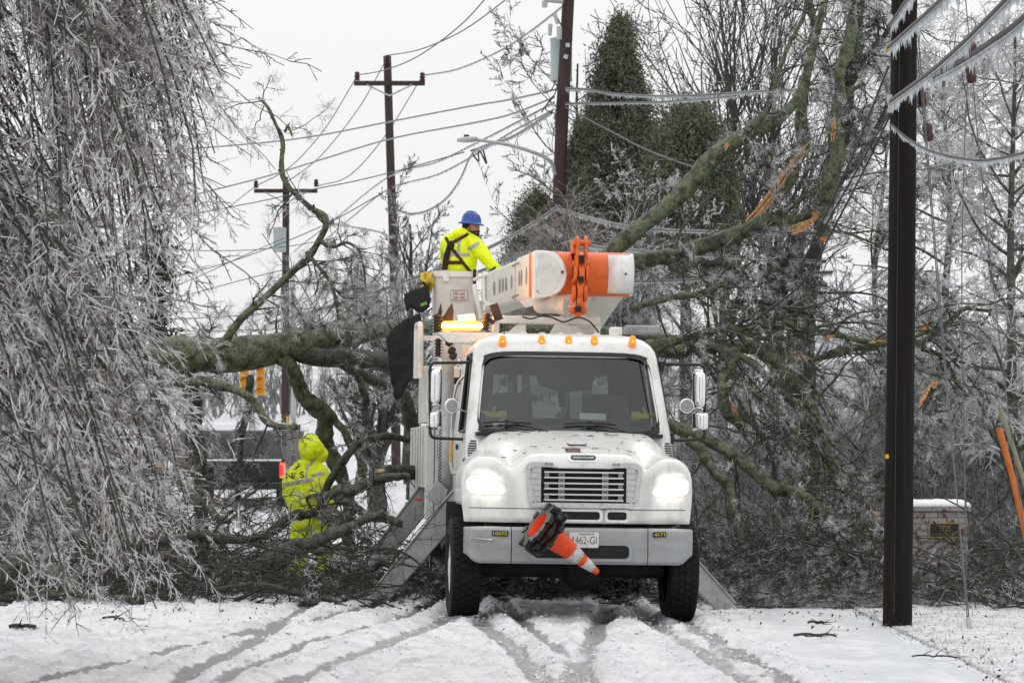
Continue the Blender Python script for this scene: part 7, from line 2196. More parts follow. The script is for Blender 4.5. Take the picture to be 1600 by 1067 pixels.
broken('straight mossy limb hanging upside down above the torn one, sawn pale at the bottom', [
    ([(1330, 30, 45.4, 8), (1318, 100, 45.3, 9), (1308, 170, 45.2, 10), (1306, 225, 45.2, 11.5), (1301, 275, 45.2, 12), (1293, 325, 45.2, 11.5), (1284, 372, 45.2, 9)], M_bark, 16)], seed=3, dens=.8, ends=[(1, .05, M_torn)], torn=[([(1302, 180, 44.9), (1304, 200, 44.9), (1302, 222, 44.9)], .04)])
broken('split limb with a long strip of orange torn wood along its lower side', [
    ([(1258, 120, 46, 9), (1255, 180, 46, 10), (1252, 235, 46, 11), (1240, 275, 46, 10.5), (1215, 312, 45.9, 8), (1185, 342, 45.8, 5), (1165, 360, 45.7, 3)], M_bark, 14)], seed=4, dens=.9,
    torn=[([(1148, 362, 45.2), (1175, 340, 45.2), (1200, 312, 45.2), (1225, 275, 45.2), (1250, 245, 45.2), (1280, 214, 45.2)], .085), ([(1170, 350, 45.15), (1195, 325, 45.15), (1212, 300, 45.15), (1222, 282, 45.15)], .05)])
broken('long thin mossy branch running level from the cab roof to the right pole', [
    ([(1010, 538, 44.9, 8), (1060, 528, 44.8, 6.5), (1110, 519, 44.8, 6), (1165, 513, 44.8, 5), (1230, 513, 44.8, 5), (1300, 521, 44.8, 5), (1350, 533, 44.8, 4.5), (1395, 533, 44.8, 4)], M_bark, 12),
    ([(1150, 515, 44.8, 3), (1190, 530, 44.7, 3.5), (1240, 527, 44.7, 3), (1300, 520, 44.7, 2)], M_bark, 8)], seed=5, dens=0.7, sweep=12, torn=[([(1285, 532, 44.6), (1295, 528, 44.6), (1306, 526, 44.6)], .06), ([(1355, 538, 44.6), (1370, 534, 44.6), (1385, 535, 44.6)], .04)])
broken('thick level branch with a yellow torn slab at its right end, below the thin one', [
    ([(1010, 548, 45.5, 10), (1070, 543, 45.5, 10), (1130, 540, 45.5, 10.5), (1180, 543, 45.5, 9.5), (1205, 550, 45.5, 7)], M_bark, 14)], seed=6, dens=0.8, sweep=14,
    torn=[([(1192, 538, 45.1), (1215, 546, 45.1), (1240, 553, 45.1), (1268, 562, 45.1)], .085), ([(1195, 545, 45.1), (1225, 554, 45.1), (1262, 562, 45.1)], .06)])
broken('mossy branch passing behind the right pole with an upright torn spike beyond it', [
    ([(1265, 562, 45.2, 4), (1290, 556, 45.2, 6), (1315, 549, 45.2, 7), (1345, 541, 45.2, 7), (1390, 539, 45.2, 7.5), (1430, 537, 45.2, 5.5), (1456, 527, 45.2, 4.5), (1478, 505, 45.2, 4), (1505, 482, 45.1, 3.2), (1530, 486, 45, 2.5), (1572, 490, 45, 2)], M_bark, 12),
    ([(1440, 545, 45.2, 4), (1475, 558, 45.1, 3.5), (1492, 590, 45, 3), (1512, 620, 45, 2)], M_barkdark, 8)], seed=7, dens=0.8, sweep=8, torn=[([(1429, 532, 44.9), (1438, 520, 44.9), (1448, 508, 44.9), (1460, 497, 44.9)], .055)])
broken('slim mossy branch fanning right from beside the beacon lamp housing', [
    ([(985, 482, 44.6, 4.5), (1030, 472, 44.6, 5), (1085, 461, 44.6, 5.5), (1105, 459, 44.6, 5.5), (1150, 478, 44.6, 5), (1200, 494, 44.6, 5), (1240, 508, 44.6, 4)], M_bark, 10),
    ([(1105, 460, 44.6, 4), (1120, 450, 44.5, 4), (1145, 430, 44.5, 3.5), (1170, 412, 44.5, 3)], M_bark, 8),
    ([(1150, 470, 44.6, 3.5), (1190, 472, 44.6, 3.5), (1240, 484, 44.6, 3), (1290, 500, 44.6, 2)], M_barkdark, 8)], seed=8, dens=0.9, sweep=8)
broken('short stout branch torn open below, hanging right of the mirror', [
    ([(1150, 545, 44.4, 8), (1138, 580, 44.3, 8), (1126, 610, 44.2, 9), (1136, 640, 44.2, 9.5), (1152, 662, 44.2, 7), (1168, 678, 44.2, 4)], M_bark, 14)], seed=9, dens=.9,
    torn=[([(1138, 622, 43.9), (1148, 640, 43.9), (1160, 652, 43.9), (1170, 670, 43.9)], .045)])
broken('long mossy limb curving down from the level branch to the brush left of the pole', [
    ([(1195, 545, 44.6, 10), (1225, 580, 44.4, 10), (1262, 628, 44.2, 9.5), (1280, 665, 44, 8), (1292, 705, 43.8, 7), (1308, 750, 43.6, 6.5), (1320, 790, 43.4, 5), (1340, 850, 43.2, 4)], M_bark, 14),
    ([(1090, 530, 44.6, 6), (1150, 555, 44.4, 6), (1200, 590, 44.2, 5.5), (1255, 640, 44, 5), (1300, 690, 43.8, 3)], M_barkgrey, 10)], seed=10, dens=0.4, sweep=20)
broken('heavy mossy limb sloping from behind the fender down to the foot of the pole', [
    ([(1045, 662, 43.4, 10), (1095, 685, 43.2, 11), (1150, 718, 43, 10.5), (1195, 748, 42.8, 9.5), (1240, 768, 42.7, 9), (1285, 795, 42.5, 8), (1330, 830, 42.3, 7), (1375, 855, 42.2, 5)], M_bark, 14),
    ([(1075, 688, 42.8, 9), (1108, 725, 42.6, 9), (1138, 770, 42.4, 8), (1150, 810, 42.3, 6.5), (1158, 850, 42.2, 5)], M_bark, 12),
    ([(1210, 756, 42.8, 6), (1255, 790, 42.6, 6.5), (1290, 825, 42.5, 6), (1330, 870, 42.4, 5)], M_barkdark, 10)], seed=11, dens=0.4, sweep=18)
broken('curving grey branch crossing the thicket below the mirror', [
    ([(1135, 602, 43.9, 5), (1165, 606, 43.8, 5), (1195, 625, 43.7, 5), (1225, 650, 43.6, 4.5), (1255, 690, 43.5, 4), (1300, 720, 43.4, 3)], M_bark, 10),
    ([(1155, 625, 43.9, 3), (1160, 650, 43.8, 4), (1185, 672, 43.7, 3.5), (1205, 710, 43.6, 3), (1215, 760, 43.5, 2.5)], M_barkdark, 8)], seed=12, dens=0.8, sweep=6)
broken('pale bare branch leaning against the left side of the right pole base', [
    ([(1384, 765, 40.5, 7.5), (1365, 785, 40.5, 8), (1345, 812, 40.4, 7.5), (1330, 845, 40.4, 6), (1318, 880, 40.3, 5)], M_barkgrey, 12)], seed=13, dens=.9, torn=[([(1362, 800, 40.1), (1367, 806, 40.1), (1372, 802, 40.1)], .05)])
broken('dark branch stub with a pale torn tip, right of the right pole', [
    ([(1405, 730, 42, 5.5), (1420, 690, 42, 6), (1435, 655, 42, 6), (1447, 630, 42, 6), (1458, 605, 42, 5)], M_barkdark, 10)], seed=14, dens=.4, torn=[([(1436, 630, 41.8), (1446, 615, 41.8), (1458, 598, 41.8)], .06)], ends=[(1, .1, M_torn)])
# the broken tree whose trunks rise behind those limbs
broken('broken tree with a tangle of upright mossy stems just left of the right pole', [
    ([(1262, 900, 47, 15), (1260, 700, 47, 14), (1258, 520, 47, 13), (1275, 400, 47, 12), (1300, 280, 47, 11), (1320, 160, 47, 11), (1330, 60, 47, 10), (1340, -60, 47, 9)], M_barkdark, 14),
    ([(1318, 170, 47, 9), (1335, 110, 46.8, 8), (1340, 50, 46.6, 7), (1352, -40, 46.5, 6)], M_bark, 12),
    ([(1316, 190, 47, 7), (1300, 130, 46.8, 7), (1275, 70, 46.6, 6), (1262, -20, 46.5, 5)], M_bark, 10),
    ([(1322, 150, 47, 6), (1350, 90, 46.8, 5), (1378, 60, 46.6, 4), (1400, 20, 46.5, 3)], M_barkdark, 10),
    ([(1290, 310, 47, 6), (1340, 250, 46.8, 5), (1375, 190, 46.6, 4), (1395, 130, 46.5, 3)], M_barkdark, 10),
    ([(1272, 400, 47, 7), (1240, 430, 46.8, 6), (1200, 460, 46.7, 5), (1170, 520, 46.7, 4)], M_barkdark, 10),
    ([(1258, 520, 47, 7), (1225, 450, 46.8, 6), (1232, 400, 46.7, 6), (1245, 350, 46.7, 5)], M_barkdark, 10),
    ([(1305, 250, 47, 5), (1330, 200, 46.4, 5), (1326, 150, 46.4, 4), (1350, 130, 46.4, 3)], M_bark, 10)], 'broken tree', 'broken_tree', seed=15, dens=1.8, sweep=26, per=(14, 7, 6, 3), L1=(.4, 1.1), ice2=.3)

# ---- brush lying over the road and verge
def lying(rng, n, xr, dr, hmax, lr, rr_, up=.35):
    """n branch polylines lying in a heap: x range, depth range, heap height"""
    x = rng.uniform(*xr, n); d = rng.uniform(*dr, n)
    z = gz(x, d) + hmax * rng.random(n) ** 1.6
    k = 12; L = rng.uniform(*lr, n); az = rng.normal(0, .5, n) + np.where(rng.random(n) < .5, 0, math.pi)
    D = np.stack([np.cos(az), np.sin(az) * .7, rng.normal(.05, up, n)], 1); D = unit(D)
    out = np.empty((n, k, 3)); out[:, 0] = np.stack([x, d, z], 1) - D * (L / 2)[:, None]
    for j in range(1, k):
        D = unit(D + rng.normal(size=(n, 3)) * .16 + np.array([0, 0, -.05])); out[:, j] = out[:, j - 1] + D * (L / (k - 1))[:, None]
    g = gz(out[..., 0], out[..., 1]) + .02
    out[..., 2] = np.maximum(out[..., 2], g + .0)
    R = rng.uniform(*rr_, n)[:, None] * np.linspace(1, .45, k)[None]
    return out, R
def brush(name, label, n, xr, dr, hmax, seed, lr=(.8, 2.4), rr_=(.006, .017), per=(6, 5, 3), up=.3, ice2=.35, icem=None):
    rng = np.random.default_rng(seed)
    a, ra = lying(rng, n, xr, dr, hmax, lr, rr_, up)
    root = thing(name, label, 'brush', (np.mean(xr), np.mean(dr), float(gz(np.mean(xr), np.mean(dr)))))
    root['kind'] = 'stuff'
    t = Tubes(); t.add(a, ra, 6, 0)
    b, rb = grow(rng, a, ra, per[0], .2, .5, ang=(25, 70), k=7, rf=.6, rmax=.009, bias=(0, 0, .05), jit=.25, tip=.4)
    c, rc = grow(rng, b, rb, per[1], .25, .6, ang=(25, 75), k=5, rf=.75, rmax=.006, jit=.26, tip=.5)
    g = lambda q: np.maximum(q[..., 2], gz(q[..., 0], q[..., 1]) + .01)
    for q in (b, c): q[..., 2] = g(q)
    t.add(b, rb, 5, 0); m_ = int(len(c) * ice2); t.add(c[m_:], rc[m_:], 4, 0); t.add(c[:m_], rc[:m_] * 1.1, 4, 1)
    if per[2]:
        d, rd = grow(rng, c, rc, per[2], .04, .12, ang=(35, 80), k=3, rf=.85, rmax=.0045, jit=.2, rel=False, tip=.5)
        m_ = int(len(d) * min(1, ice2 * 1.3)); t.add(d[:m_], rd[:m_], 3, 1); t.add(d[m_:], rd[m_:], 3, 0)
    o = put(t.build('branches', [M_barkdark, icem or M_icedark]), root); o['kind'] = 'stuff'
    return root
brush('brush', 'low tangle of dark twigs along the front edge of the brush left of the truck', 210, (-6.3, -1.0), (37.6, 40.5), .55, 201, up=.12)
brush('brush', 'tangle of dark branches around the legs of the person in the rain suit', 80, (-4.2, -1.3), (40.5, 42.6), .30, 202, up=.14, ice2=.45)
brush('brush', 'tall tangle of dark branches behind the drooping iced branches', 120, (-6.6, -3.5), (40.3, 43.5), 1.05, 208, up=.35, ice2=.5, icem=M_icetwig)
brush('brush', 'icy tangle behind the person in the rain suit', 36, (-6.6, -1.2), (44.6, 47), .5, 203, up=.3, ice2=.75, icem=M_icetwig)
brush('brush', 'upright twiggy branches screening the black pickup', 58, (-4.8, -2.9), (43.6, 46), 1.25, 209, lr=(.6, 1.8), up=.7, ice2=.5, icem=M_icetwig)
brush('brush', 'tangle of green grey branches between the front fender and the right pole', 230, (2.3, 5.6), (40.0, 44.5), .75, 204, up=.35, ice2=.45, icem=M_icetwig)
brush('brush', 'low frosted twigs at the road edge left of the right pole', 150, (2.2, 4.9), (38.8, 40.5), .28, 205, lr=(.4, 1.3), rr_=(.004, .009), up=.15, ice2=.75, icem=M_icetwig)
brush('brush', 'dark twigs lying around the foot of the whitewashed pillar', 150, (4.9, 7.4), (38.5, 43), .75, 206, up=.3, ice2=.4, icem=M_icetwig)
brush('brush', 'dark twigs heaped under and behind the truck', 190, (-1.4, 2.3), (39.5, 46.5), .55, 207, up=.22)
# the larger branches one can pick out in the brush
def lying_branch(label, pts, m, seed, ends=(), dens=.8):
    return broken(label, [(pts, m, 12)], 'fallen branch', 'fallen_branch', 'branches lying in the brush left of the truck', seed, dens, per=(9, 5, 4, 2), L1=(.25, .8), bias=(0, 0, .05), ice2=.25, ends=ends)
lying_branch('sawn log end poking out from the left side of the truck body', [(594, 736, 42.3, 9.5), (618, 736, 42.5, 9.5), (650, 740, 42.9, 9)], M_barkdark, 31, [(0, .01, M_cuttan)], .3)
lying_branch('crooked branch arching from the truck body down in front of the rain suit', [(640, 688, 41.9, 5), (605, 682, 41.8, 5.5), (570, 692, 41.7, 6), (545, 712, 41.6, 6.5), (522, 742, 41.6, 6.5), (502, 780, 41.6, 6), (490, 800, 41.5, 7), (460, 806, 41.4, 8.5), (432, 828, 41.3, 9), (395, 850, 41.2, 8)], M_barkdark, 32)
lying_branch('grey branch lying level right of the rain suit at waist height', [(638, 745, 41.9, 6.5), (605, 744, 41.8, 7.5), (575, 757, 41.7, 8.5), (548, 766, 41.6, 9), (520, 768, 41.6, 8), (505, 780, 41.5, 5)], M_barkgrey, 33)
lying_branch('branch sloping right below the chainsaw bar towards the outrigger', [(520, 778, 42.0, 5), (550, 792, 41.9, 6.5), (585, 806, 41.8, 7), (630, 818, 41.7, 6)], M_barkgrey, 34, dens=.4)
lying_branch('long pale branch lying across the shins of the person in the rain suit', [(378, 900, 40.2, 8), (410, 878, 40.2, 10.5), (450, 858, 40.1, 11.5), (492, 848, 40, 11), (530, 834, 40, 9.5), (565, 818, 40, 7), (600, 800, 40, 5)], M_barkgrey, 35)
lying_branch('pale stem lying low behind the long branch in front of the rain suit', [(440, 872, 40.5, 8), (500, 855, 40.5, 8), (555, 858, 40.5, 6), (610, 862, 40.5, 4)], M_barkgrey, 36)
lying_branch('thick pale log sloping down in the left corner of the brush', [(-20, 775, 39.6, 15), (20, 785, 39.4, 15), (60, 800, 39.2, 15), (95, 815, 39, 13), (130, 850, 38.8, 11)], M_barkgrey, 37)
lying_branch('stout pale log lowest in the left corner of the brush', [(-10, 905, 38, 13), (25, 872, 38, 15), (60, 893, 37.9, 14), (95, 910, 37.8, 11), (130, 905, 37.7, 8)], M_barkgrey, 38)
lying_branch('grey branch with a yellow broken end by the brown brick pillar', [(250, 728, 41.2, 6), (275, 750, 41.1, 7), (300, 770, 41, 7), (330, 800, 40.9, 6), (360, 815, 40.8, 5)], M_barkgrey, 39, [(0, .08, M_torn)])
lying_branch('dark branch lying level across the middle of the brush left of the rain suit', [(170, 862, 39.6, 8), (230, 850, 39.6, 9), (300, 838, 39.7, 8.5), (360, 842, 39.8, 7), (420, 838, 39.9, 5)], M_barkdark, 40)
lying_branch('slender green branch along the lower front edge of the brush', [(10, 930, 37.6, 4), (70, 925, 37.6, 5), (150, 930, 37.6, 5), (230, 938, 37.6, 4), (300, 942, 37.6, 3)], M_bark, 41)
lying_branch('dark branch reaching out over the snow in front of the left outrigger', [(330, 925, 37.8, 5), (400, 915, 37.9, 5), (470, 925, 37.8, 5), (520, 938, 37.6, 4), (555, 962, 37.2, 3)], M_barkdark, 42, dens=1.2)
lying_branch('forked branch rising against the lower left outrigger', [(520, 915, 39.5, 6), (560, 895, 39.5, 6), (600, 880, 39.4, 5), (640, 905, 39.3, 4), (680, 915, 39.2, 3)], M_barkdark, 43, dens=1.2)
# ---------------------------------------------------------------- drooping iced tree close on the left
def xmax(py):
    return np.interp(py, [-60, 0, 60, 130, 280, 330, 380, 480, 560, 640, 740, 850, 960, 1000], [275, 290, 325, 360, 355, 315, 250, 225, 245, 300, 290, 285, 285, 230])
wt = thing('weeping_tree', 'grey iced weeping tree whose drooping branches fill the left side close by', 'tree', (-6.6, 26.0, float(gz(-6.6, 26))))
rg = np.random.default_rng(5)
q, _ = px_path([(-520, 1120, 26), (-500, 700, 26), (-460, 300, 26), (-420, -100, 26), (-380, -500, 26)], 16)
t = Tubes(); t.add(jitter(q, .05, 3), np.linspace(.24, .10, 16), 16); put(t.build('trunk', M_barkdark), wt)
N = 190
b0 = []; b1 = []
A = np.empty((N, 14, 3)); 
for i in range(N):
    fam = i % 20
    d1 = rg.uniform(22.5, 28.5)
    if fam < 9:      # arching over from above
        y1 = rg.uniform(40, 480); x1 = float(xmax(y1)) - 380 * abs(rg.normal(0, .45))
        x0 = rg.uniform(-420, -60); y0 = rg.uniform(-480, min(-60, y1 - 200)); fx = (.5, .84); fy = (.10, .45)
    elif fam < 15:   # long diagonals
        y1 = rg.uniform(450, 960); x1 = float(xmax(y1)) - 320 * rg.random() ** 1.4
        x0 = rg.uniform(-420, -200); y0 = rg.uniform(-200, 260); fx = (.42, .76); fy = (.22, .56)
    else:            # lower, flatter
        y1 = rg.uniform(560, 950); x1 = float(xmax(y1)) - 260 * rg.random() ** 1.3
        x0 = rg.uniform(-360, -60); y0 = y1 - rg.uniform(250, 480); fx = (.45, .80); fy = (.22, .58)
    if x1 < 130: y1 = min(y1, 880)
    h = y1 - y0
    px = [x0, x0 + (x1 - x0) * (fx[0] + rg.normal() * .04), x0 + (x1 - x0) * fx[1], x1]
    py = [y0, y0 + h * (fy[0] + rg.normal() * .04), y0 + h * fy[1], y1]
    ys_ = y0 + rg.uniform(20, 160); px = [float(np.interp(ys_, [-500, -100, 300, 700], [-380, -420, -460, -500]))] + px; py = [ys_] + py   # rooted on the trunk
    dd = np.concatenate([[26], np.linspace(26 + (d1 - 26) * .2, d1, 4)])
    A[i], _ = px_path([(a, b, c) for a, b, c in zip(px, py, dd)], 14)
    A[i] = jitter(A[i], .05, 1000 + i)
RA = rg.uniform(.011, .019, N)[:, None] * np.linspace(1.15, .40, 14)[None]
t = Tubes(); t.add(A, RA, 6); put(t.build('boughs', M_barkdark), wt)
t = Tubes()
for sel, mi_ in ((slice(0, None, 4), 2), (slice(1, None, 4), 0), (slice(2, None, 2), 0)):
    a_, ra_ = A[sel], RA[sel]
    B, RB = grow(rg, a_, ra_, 10, .4, 1.1, ang=(18, 55), k=9, rf=.7, rmax=.0058, bias=(.30, 0, -.45), jit=.12, tmin=.2, tip=.65, rel=False)
    C, RC = grow(rg, B, RB, 12, .07, .19, ang=(28, 62), k=4, rf=1.0, rmax=.0048, bias=(.12, 0, -.22), jit=.10, tmin=.03, tip=.75, rel=False)
    C2, RC2 = grow(rg, a_, ra_, 26, .08, .22, ang=(28, 62), k=4, rf=.9, rmax=.0050, bias=(.12, 0, -.22), jit=.10, tmin=.3, tip=.75, rel=False)
    Dd, RD_ = grow(rg, C, RC, 3, .015, .045, ang=(40, 80), k=3, rf=.9, rmax=.0054, bias=(.1, 0, -.2), jit=.10, tip=.75, rel=False)
    n = len(B) // 2
    t.add(B[:n], RB[:n] * .6, 5, 1); t.add(B[:n] - np.array([0, 0, .005]), RB[:n] * .75, 5, mi_); t.add(B[n:], RB[n:], 5, mi_)
    t.add(C, RC, 5, mi_); t.add(C2, RC2, 5, mi_); t.add(Dd, RD_, 3, mi_)
o = put(t.build('iced_twigs', [M_icetwigw, M_barkdark, M_icewbrown]), wt); o['kind'] = 'stuff'

# ---------------------------------------------------------------- background trees
def bare_tree(name, label, D, pxb, base_py, top_py, seed, width, nl=16, up=.45, lean=0, mt=None, mi=None, group=None, per=(7, 7, 5), r0=.16, droop=0.0, ang=(18, 50), tm=(.15, .95), fine=.006, cat='tree', low=.15, Lr=None, curl=.14):
    rng = np.random.default_rng(seed)
    base = P(pxb, 700, D); g = float(gz(base.x, D)); topz = P(pxb, top_py, D).z; H = topz - g
    W = width / FPX * D
    root = thing(name, label, cat, (base.x, D, g), group=group)
    k = 12; tp = np.empty((k, 3))
    for j in range(k):
        f = j / (k - 1); tp[j] = (base.x + lean * W * f ** 1.4, D, g - .1 + H * .82 * f)
    tp = jitter(tp, H * .012, seed); tr_ = r0 * np.linspace(1, .16, k) ** .9
    t = Tubes(); t.add(tp, tr_, 14); put(t.build('trunk', mt or M_bgbark), root)
    a, ra = grow(rng, tp[None], tr_[None], nl, (Lr or (W * .42, W * .75))[0], (Lr or (W * .42, W * .75))[1], ang=ang, k=9, rf=.5, rmax=r0 * .38, bias=(0, 0, up - droop), jit=.10, tmin=low, tmax=tm[1], tip=.25, rel=False)
    b, rb = grow(rng, a, ra, per[0], .28, .6, ang=(18, 50), k=7, rf=.55, rmax=.018, bias=(0, 0, up * .7 - droop), jit=curl, tip=.35)
    c, rc = grow(rng, b, rb, per[1], .28, .62, ang=(20, 55), k=6, rf=.6, rmax=.011, bias=(0, 0, up * .5 - droop), jit=curl * 1.1, tip=.5)
    t = Tubes(); t.add(a, ra, 8, 0); t.add(b, rb, 6, 1 if droop else 0); o = put(t.build('branches', [mt or M_bgbark, mi or M_icebg]), root)
    t = Tubes(); t.add(c, np.maximum(rc, fine), 4)
    if per[2]:
        d, rd = grow(rng, c, rc, per[2], .25, .55, ang=(22, 60), k=4, rf=.8, rmax=fine, bias=(0, 0, -droop), jit=curl * 1.2, tip=.7); t.add(d, np.maximum(rd, fine * .7), 3)
    o = put(t.build('twigs', mi or M_icebg), root); o['kind'] = 'stuff'
    return root
BG = 'bare trees behind the truck'
bare_tree('bare_tree', 'spreading leafless tree with fine iced twigs around the transformer pole', 82, 905, 700, -60, 301, 300, nl=30, up=.22, ang=(35, 80), low=.22, mi=M_icebg, fine=.010, r0=.12)
bare_tree('bare_tree', 'tall bare tree with steep upright branches right of the conifer', 82, 1130, 700, -70, 302, 260, nl=46, up=.3, ang=(12, 40), low=.22, mt=M_bgbark, mi=M_bgbark, fine=.009, r0=.15, per=(6, 4, 0), Lr=(3.0, 7.5), curl=.07)
bare_tree('bare_tree', 'bare tree with steep dark stems behind the hanging limb', 74, 1210, 700, -90, 303, 220, nl=44, up=.3, ang=(12, 42), low=.2, mt=M_bgbark, mi=M_bgbark, fine=.008, r0=.14, per=(6, 4, 0), Lr=(2.5, 6.0), curl=.07)
bare_tree('bare_tree', 'thin upright bare tree behind the lineman, left of the bucket', 95, 640, 700, 255, 304, 210, nl=24, up=.7, fine=.010, mi=M_icebg, low=.2)
bare_tree('bare_tree', 'small bare tree just left of the middle pole', 92, 560, 700, 325, 305, 150, nl=18, up=.7, fine=.010, low=.2)
bare_tree('bare_tree', 'bare tree standing in the snow beyond the prop limb', 70, 596, 700, 470, 306, 190, nl=20, up=.5, fine=.008, mi=M_icetwig, r0=.22, low=.3)
bare_tree('bare_tree', 'slender frosted tree standing in front of the dark conifers', 64, 1005, 700, 150, 307, 190, nl=22, up=.3, ang=(25, 70), fine=.007, mi=M_icetwig, mt=M_bgbark, r0=.07, low=.35, curl=.22, group=None)
for k, (D, px, top, w, lab, lean) in enumerate((
    (47, 1585, -140, 360, 'iced tree at the right edge, its drooping grey twigs behind the near cables', 0),
    (54, 1480, -100, 340, 'iced tree directly behind the near cables right of the pole', 0),
    (60, 1385, 60, 260, 'iced tree hidden behind the right pole', 0),
    (52, 1640, 150, 320, 'lower iced tree leaning in from the right edge', -.1))):
    bare_tree('iced_tree', lab, D, px, 700, top, 320 + k, w, nl=44, up=.15, droop=.22, ang=(30, 85), mi=M_icebg if k == 2 else M_icebright, mt=M_barkgrey, fine=.0068, per=(9, 9, 5), low=.10, r0=.10, curl=.30)
# iced undergrowth behind the broken limbs: shrub prototypes copied
def shrub_proto(label, seed, x, y, H, mi, ns=26):
    rng = np.random.default_rng(seed)
    root = thing('iced_shrub', label, 'shrub', (0, 0, 0))
    k = 9; az = rng.uniform(0, 6.283, ns); sp_ = rng.uniform(.15, .6, ns)
    D = unit(np.stack([np.cos(az) * sp_, np.sin(az) * sp_, np.ones(ns)], 1)); L = H * rng.uniform(.6, 1.05, ns)
    s = np.empty((ns, k, 3)); s[:, 0] = np.stack([np.cos(az) * .12, np.sin(az) * .12, np.zeros(ns) - .1], 1)
    for j in range(1, k):
        D = unit(D + rng.normal(size=(ns, 3)) * .10 + np.array([0, 0, -.05 * (j / k) * 2]) + np.stack([np.cos(az), np.sin(az), 0 * az], 1) * .05); s[:, j] = s[:, j - 1] + D * (L / (k - 1))[:, None]
    R = rng.uniform(.008, .016, ns)[:, None] * np.linspace(1, .35, k)
    b, rb = grow(rng, s, R, 13, .18, .42, ang=(20, 60), k=7, rf=.55, rmax=.008, bias=(0, 0, -.25), jit=.14, tip=.4)
    c, rc = grow(rng, b, rb, 9, .25, .6, ang=(25, 65), k=5, rf=.8, rmax=.0062, bias=(0, 0, -.15), jit=.18, tip=.65)
    d, rd = grow(rng, c, rc, 3, .05, .13, ang=(30, 70), k=3, rf=.9, rmax=.0056, jit=.15, rel=False, tip=.7)
    t = Tubes(); t.add(s, R, 6); t.add(b, rb, 5); o = t.build('stems', M_bgbark, root)
    t = Tubes(); t.add(c, rc, 4); t.add(d, rd, 3); o = t.build('twigs', mi, root); o['kind'] = 'stuff'
    return root
def place(root, px, D, s, rz, label=None, group=None, first=False):
    x = (px - 800) / FPX * D
    r = root
    if not first:
        r = root.copy(); COL.objects.link(r)
        for ch in root.children:
            c = ch.copy(); COL.objects.link(c); c.parent = r
    r.location = (x, D, float(gz(x, D))); r.rotation_euler = (0, 0, rz); r.scale = (s, s, s * 1.0)
    if label: r['label'] = label
    if group: r['group'] = group
    return r
TH = 'iced shrubs forming the thicket right of the truck'
THL = 'grey iced shrub in the dense thicket between the truck and the right edge'
protos = [shrub_proto(THL, 401, 0, 0, 2.9, M_icebg), shrub_proto(THL, 402, 0, 0, 2.6, M_icetwig), shrub_proto(THL, 403, 0, 0, 3.2, M_icebg)]
rg = np.random.default_rng(61); used = set()
spots = []
for D, n, x0, x1 in ((47.5, 8, 1120, 1660), (51, 10, 1060, 1680), (55, 11, 1030, 1700), (60, 11, 1000, 1700)):
    for i in range(n): spots.append((x0 + (x1 - x0) * (i + rg.uniform(.2, .8)) / n, D + rg.uniform(-1.2, 1.2)))
for i, (px, D) in enumerate(spots):
    k = i % 3
    sc_ = rg.uniform(.85, 1.25) if D > 49 else rg.uniform(.6, .85)
    place(protos[k], px, D, sc_, rg.uniform(0, 6.28), THL, TH, k not in used); used.add(k)
TL = 'iced shrubs behind the drooping tree'
TLL = 'grey iced shrub glimpsed through the drooping branches at the left'
for px, D, s in ((30, 58, 1.1), (95, 56, 1.0), (160, 60, 1.1), (205, 57, .85), (-20, 56, 1.1)):
    place(protos[1 if s > 1 else 0], px, D, s * .95, rg.uniform(0, 6.28), TLL, TL)
# tan weeping shrub between the bucket and the transformer pole
def weeper(label, D, px, top, w, seed, mi, n=46):
    rng = np.random.default_rng(seed)
    b0 = P(px, 700, D); g = float(gz(b0.x, D)); H = P(px, top, D).z - g; W = w / FPX * D / 2
    root = thing('weeping_shrub', label, 'shrub', (b0.x, D, g))
    k = 12; az = rng.uniform(0, 6.283, n); rad = W * rng.random(n) ** .6
    s = np.empty((n, k, 3)); f = np.linspace(0, 1, k)
    for i in range(n):
        hh = H * rng.uniform(.8, 1.0) * (1 - .25 * (rad[i] / W) ** 2)
        s[i] = np.stack([b0.x + np.cos(az[i]) * rad[i] * f ** 1.3, D + np.sin(az[i]) * rad[i] * f ** 1.3, g + hh * np.sin(np.minimum(f * 2.2, 2.2)) / 1.0], 1)
    s += np.cumsum(rng.normal(size=s.shape) * .02, axis=1)
    R = np.full((n, k), .016) * np.linspace(1, .35, k)
    b, rb = grow(rng, s, R, 15, .5, 1.2, ang=(15, 50), k=8, rf=.5, rmax=.008, bias=(0, 0, -.9), jit=.12, tmin=.35, rel=False, tip=.5)
    c, rc = grow(rng, b, rb, 10, .15, .4, ang=(20, 55), k=5, rf=.9, rmax=.0078, bias=(0, 0, -.4), jit=.15, rel=False, tip=.7)
    t = Tubes(); t.add(s, R, 6); put(t.build('stems', M_bgbark), root)
    t = Tubes(); t.add(b, rb, 4); t.add(c, rc, 3); o = put(t.build('twigs', mi), root); o['kind'] = 'stuff'
weeper('tan iced shrub with drooping twigs in front of the transformer pole, above the boom', 56, 885, 328, 150, 71, M_tan)
weeper('frosted arching shrub in front of the conifer base, right of the boom linkage', 54, 975, 340, 130, 72, M_icetwig, 34)
weeper('pale iced shrub low behind the boom arm, left of the tan one', 57, 820, 400, 120, 73, M_icetwig, 30)

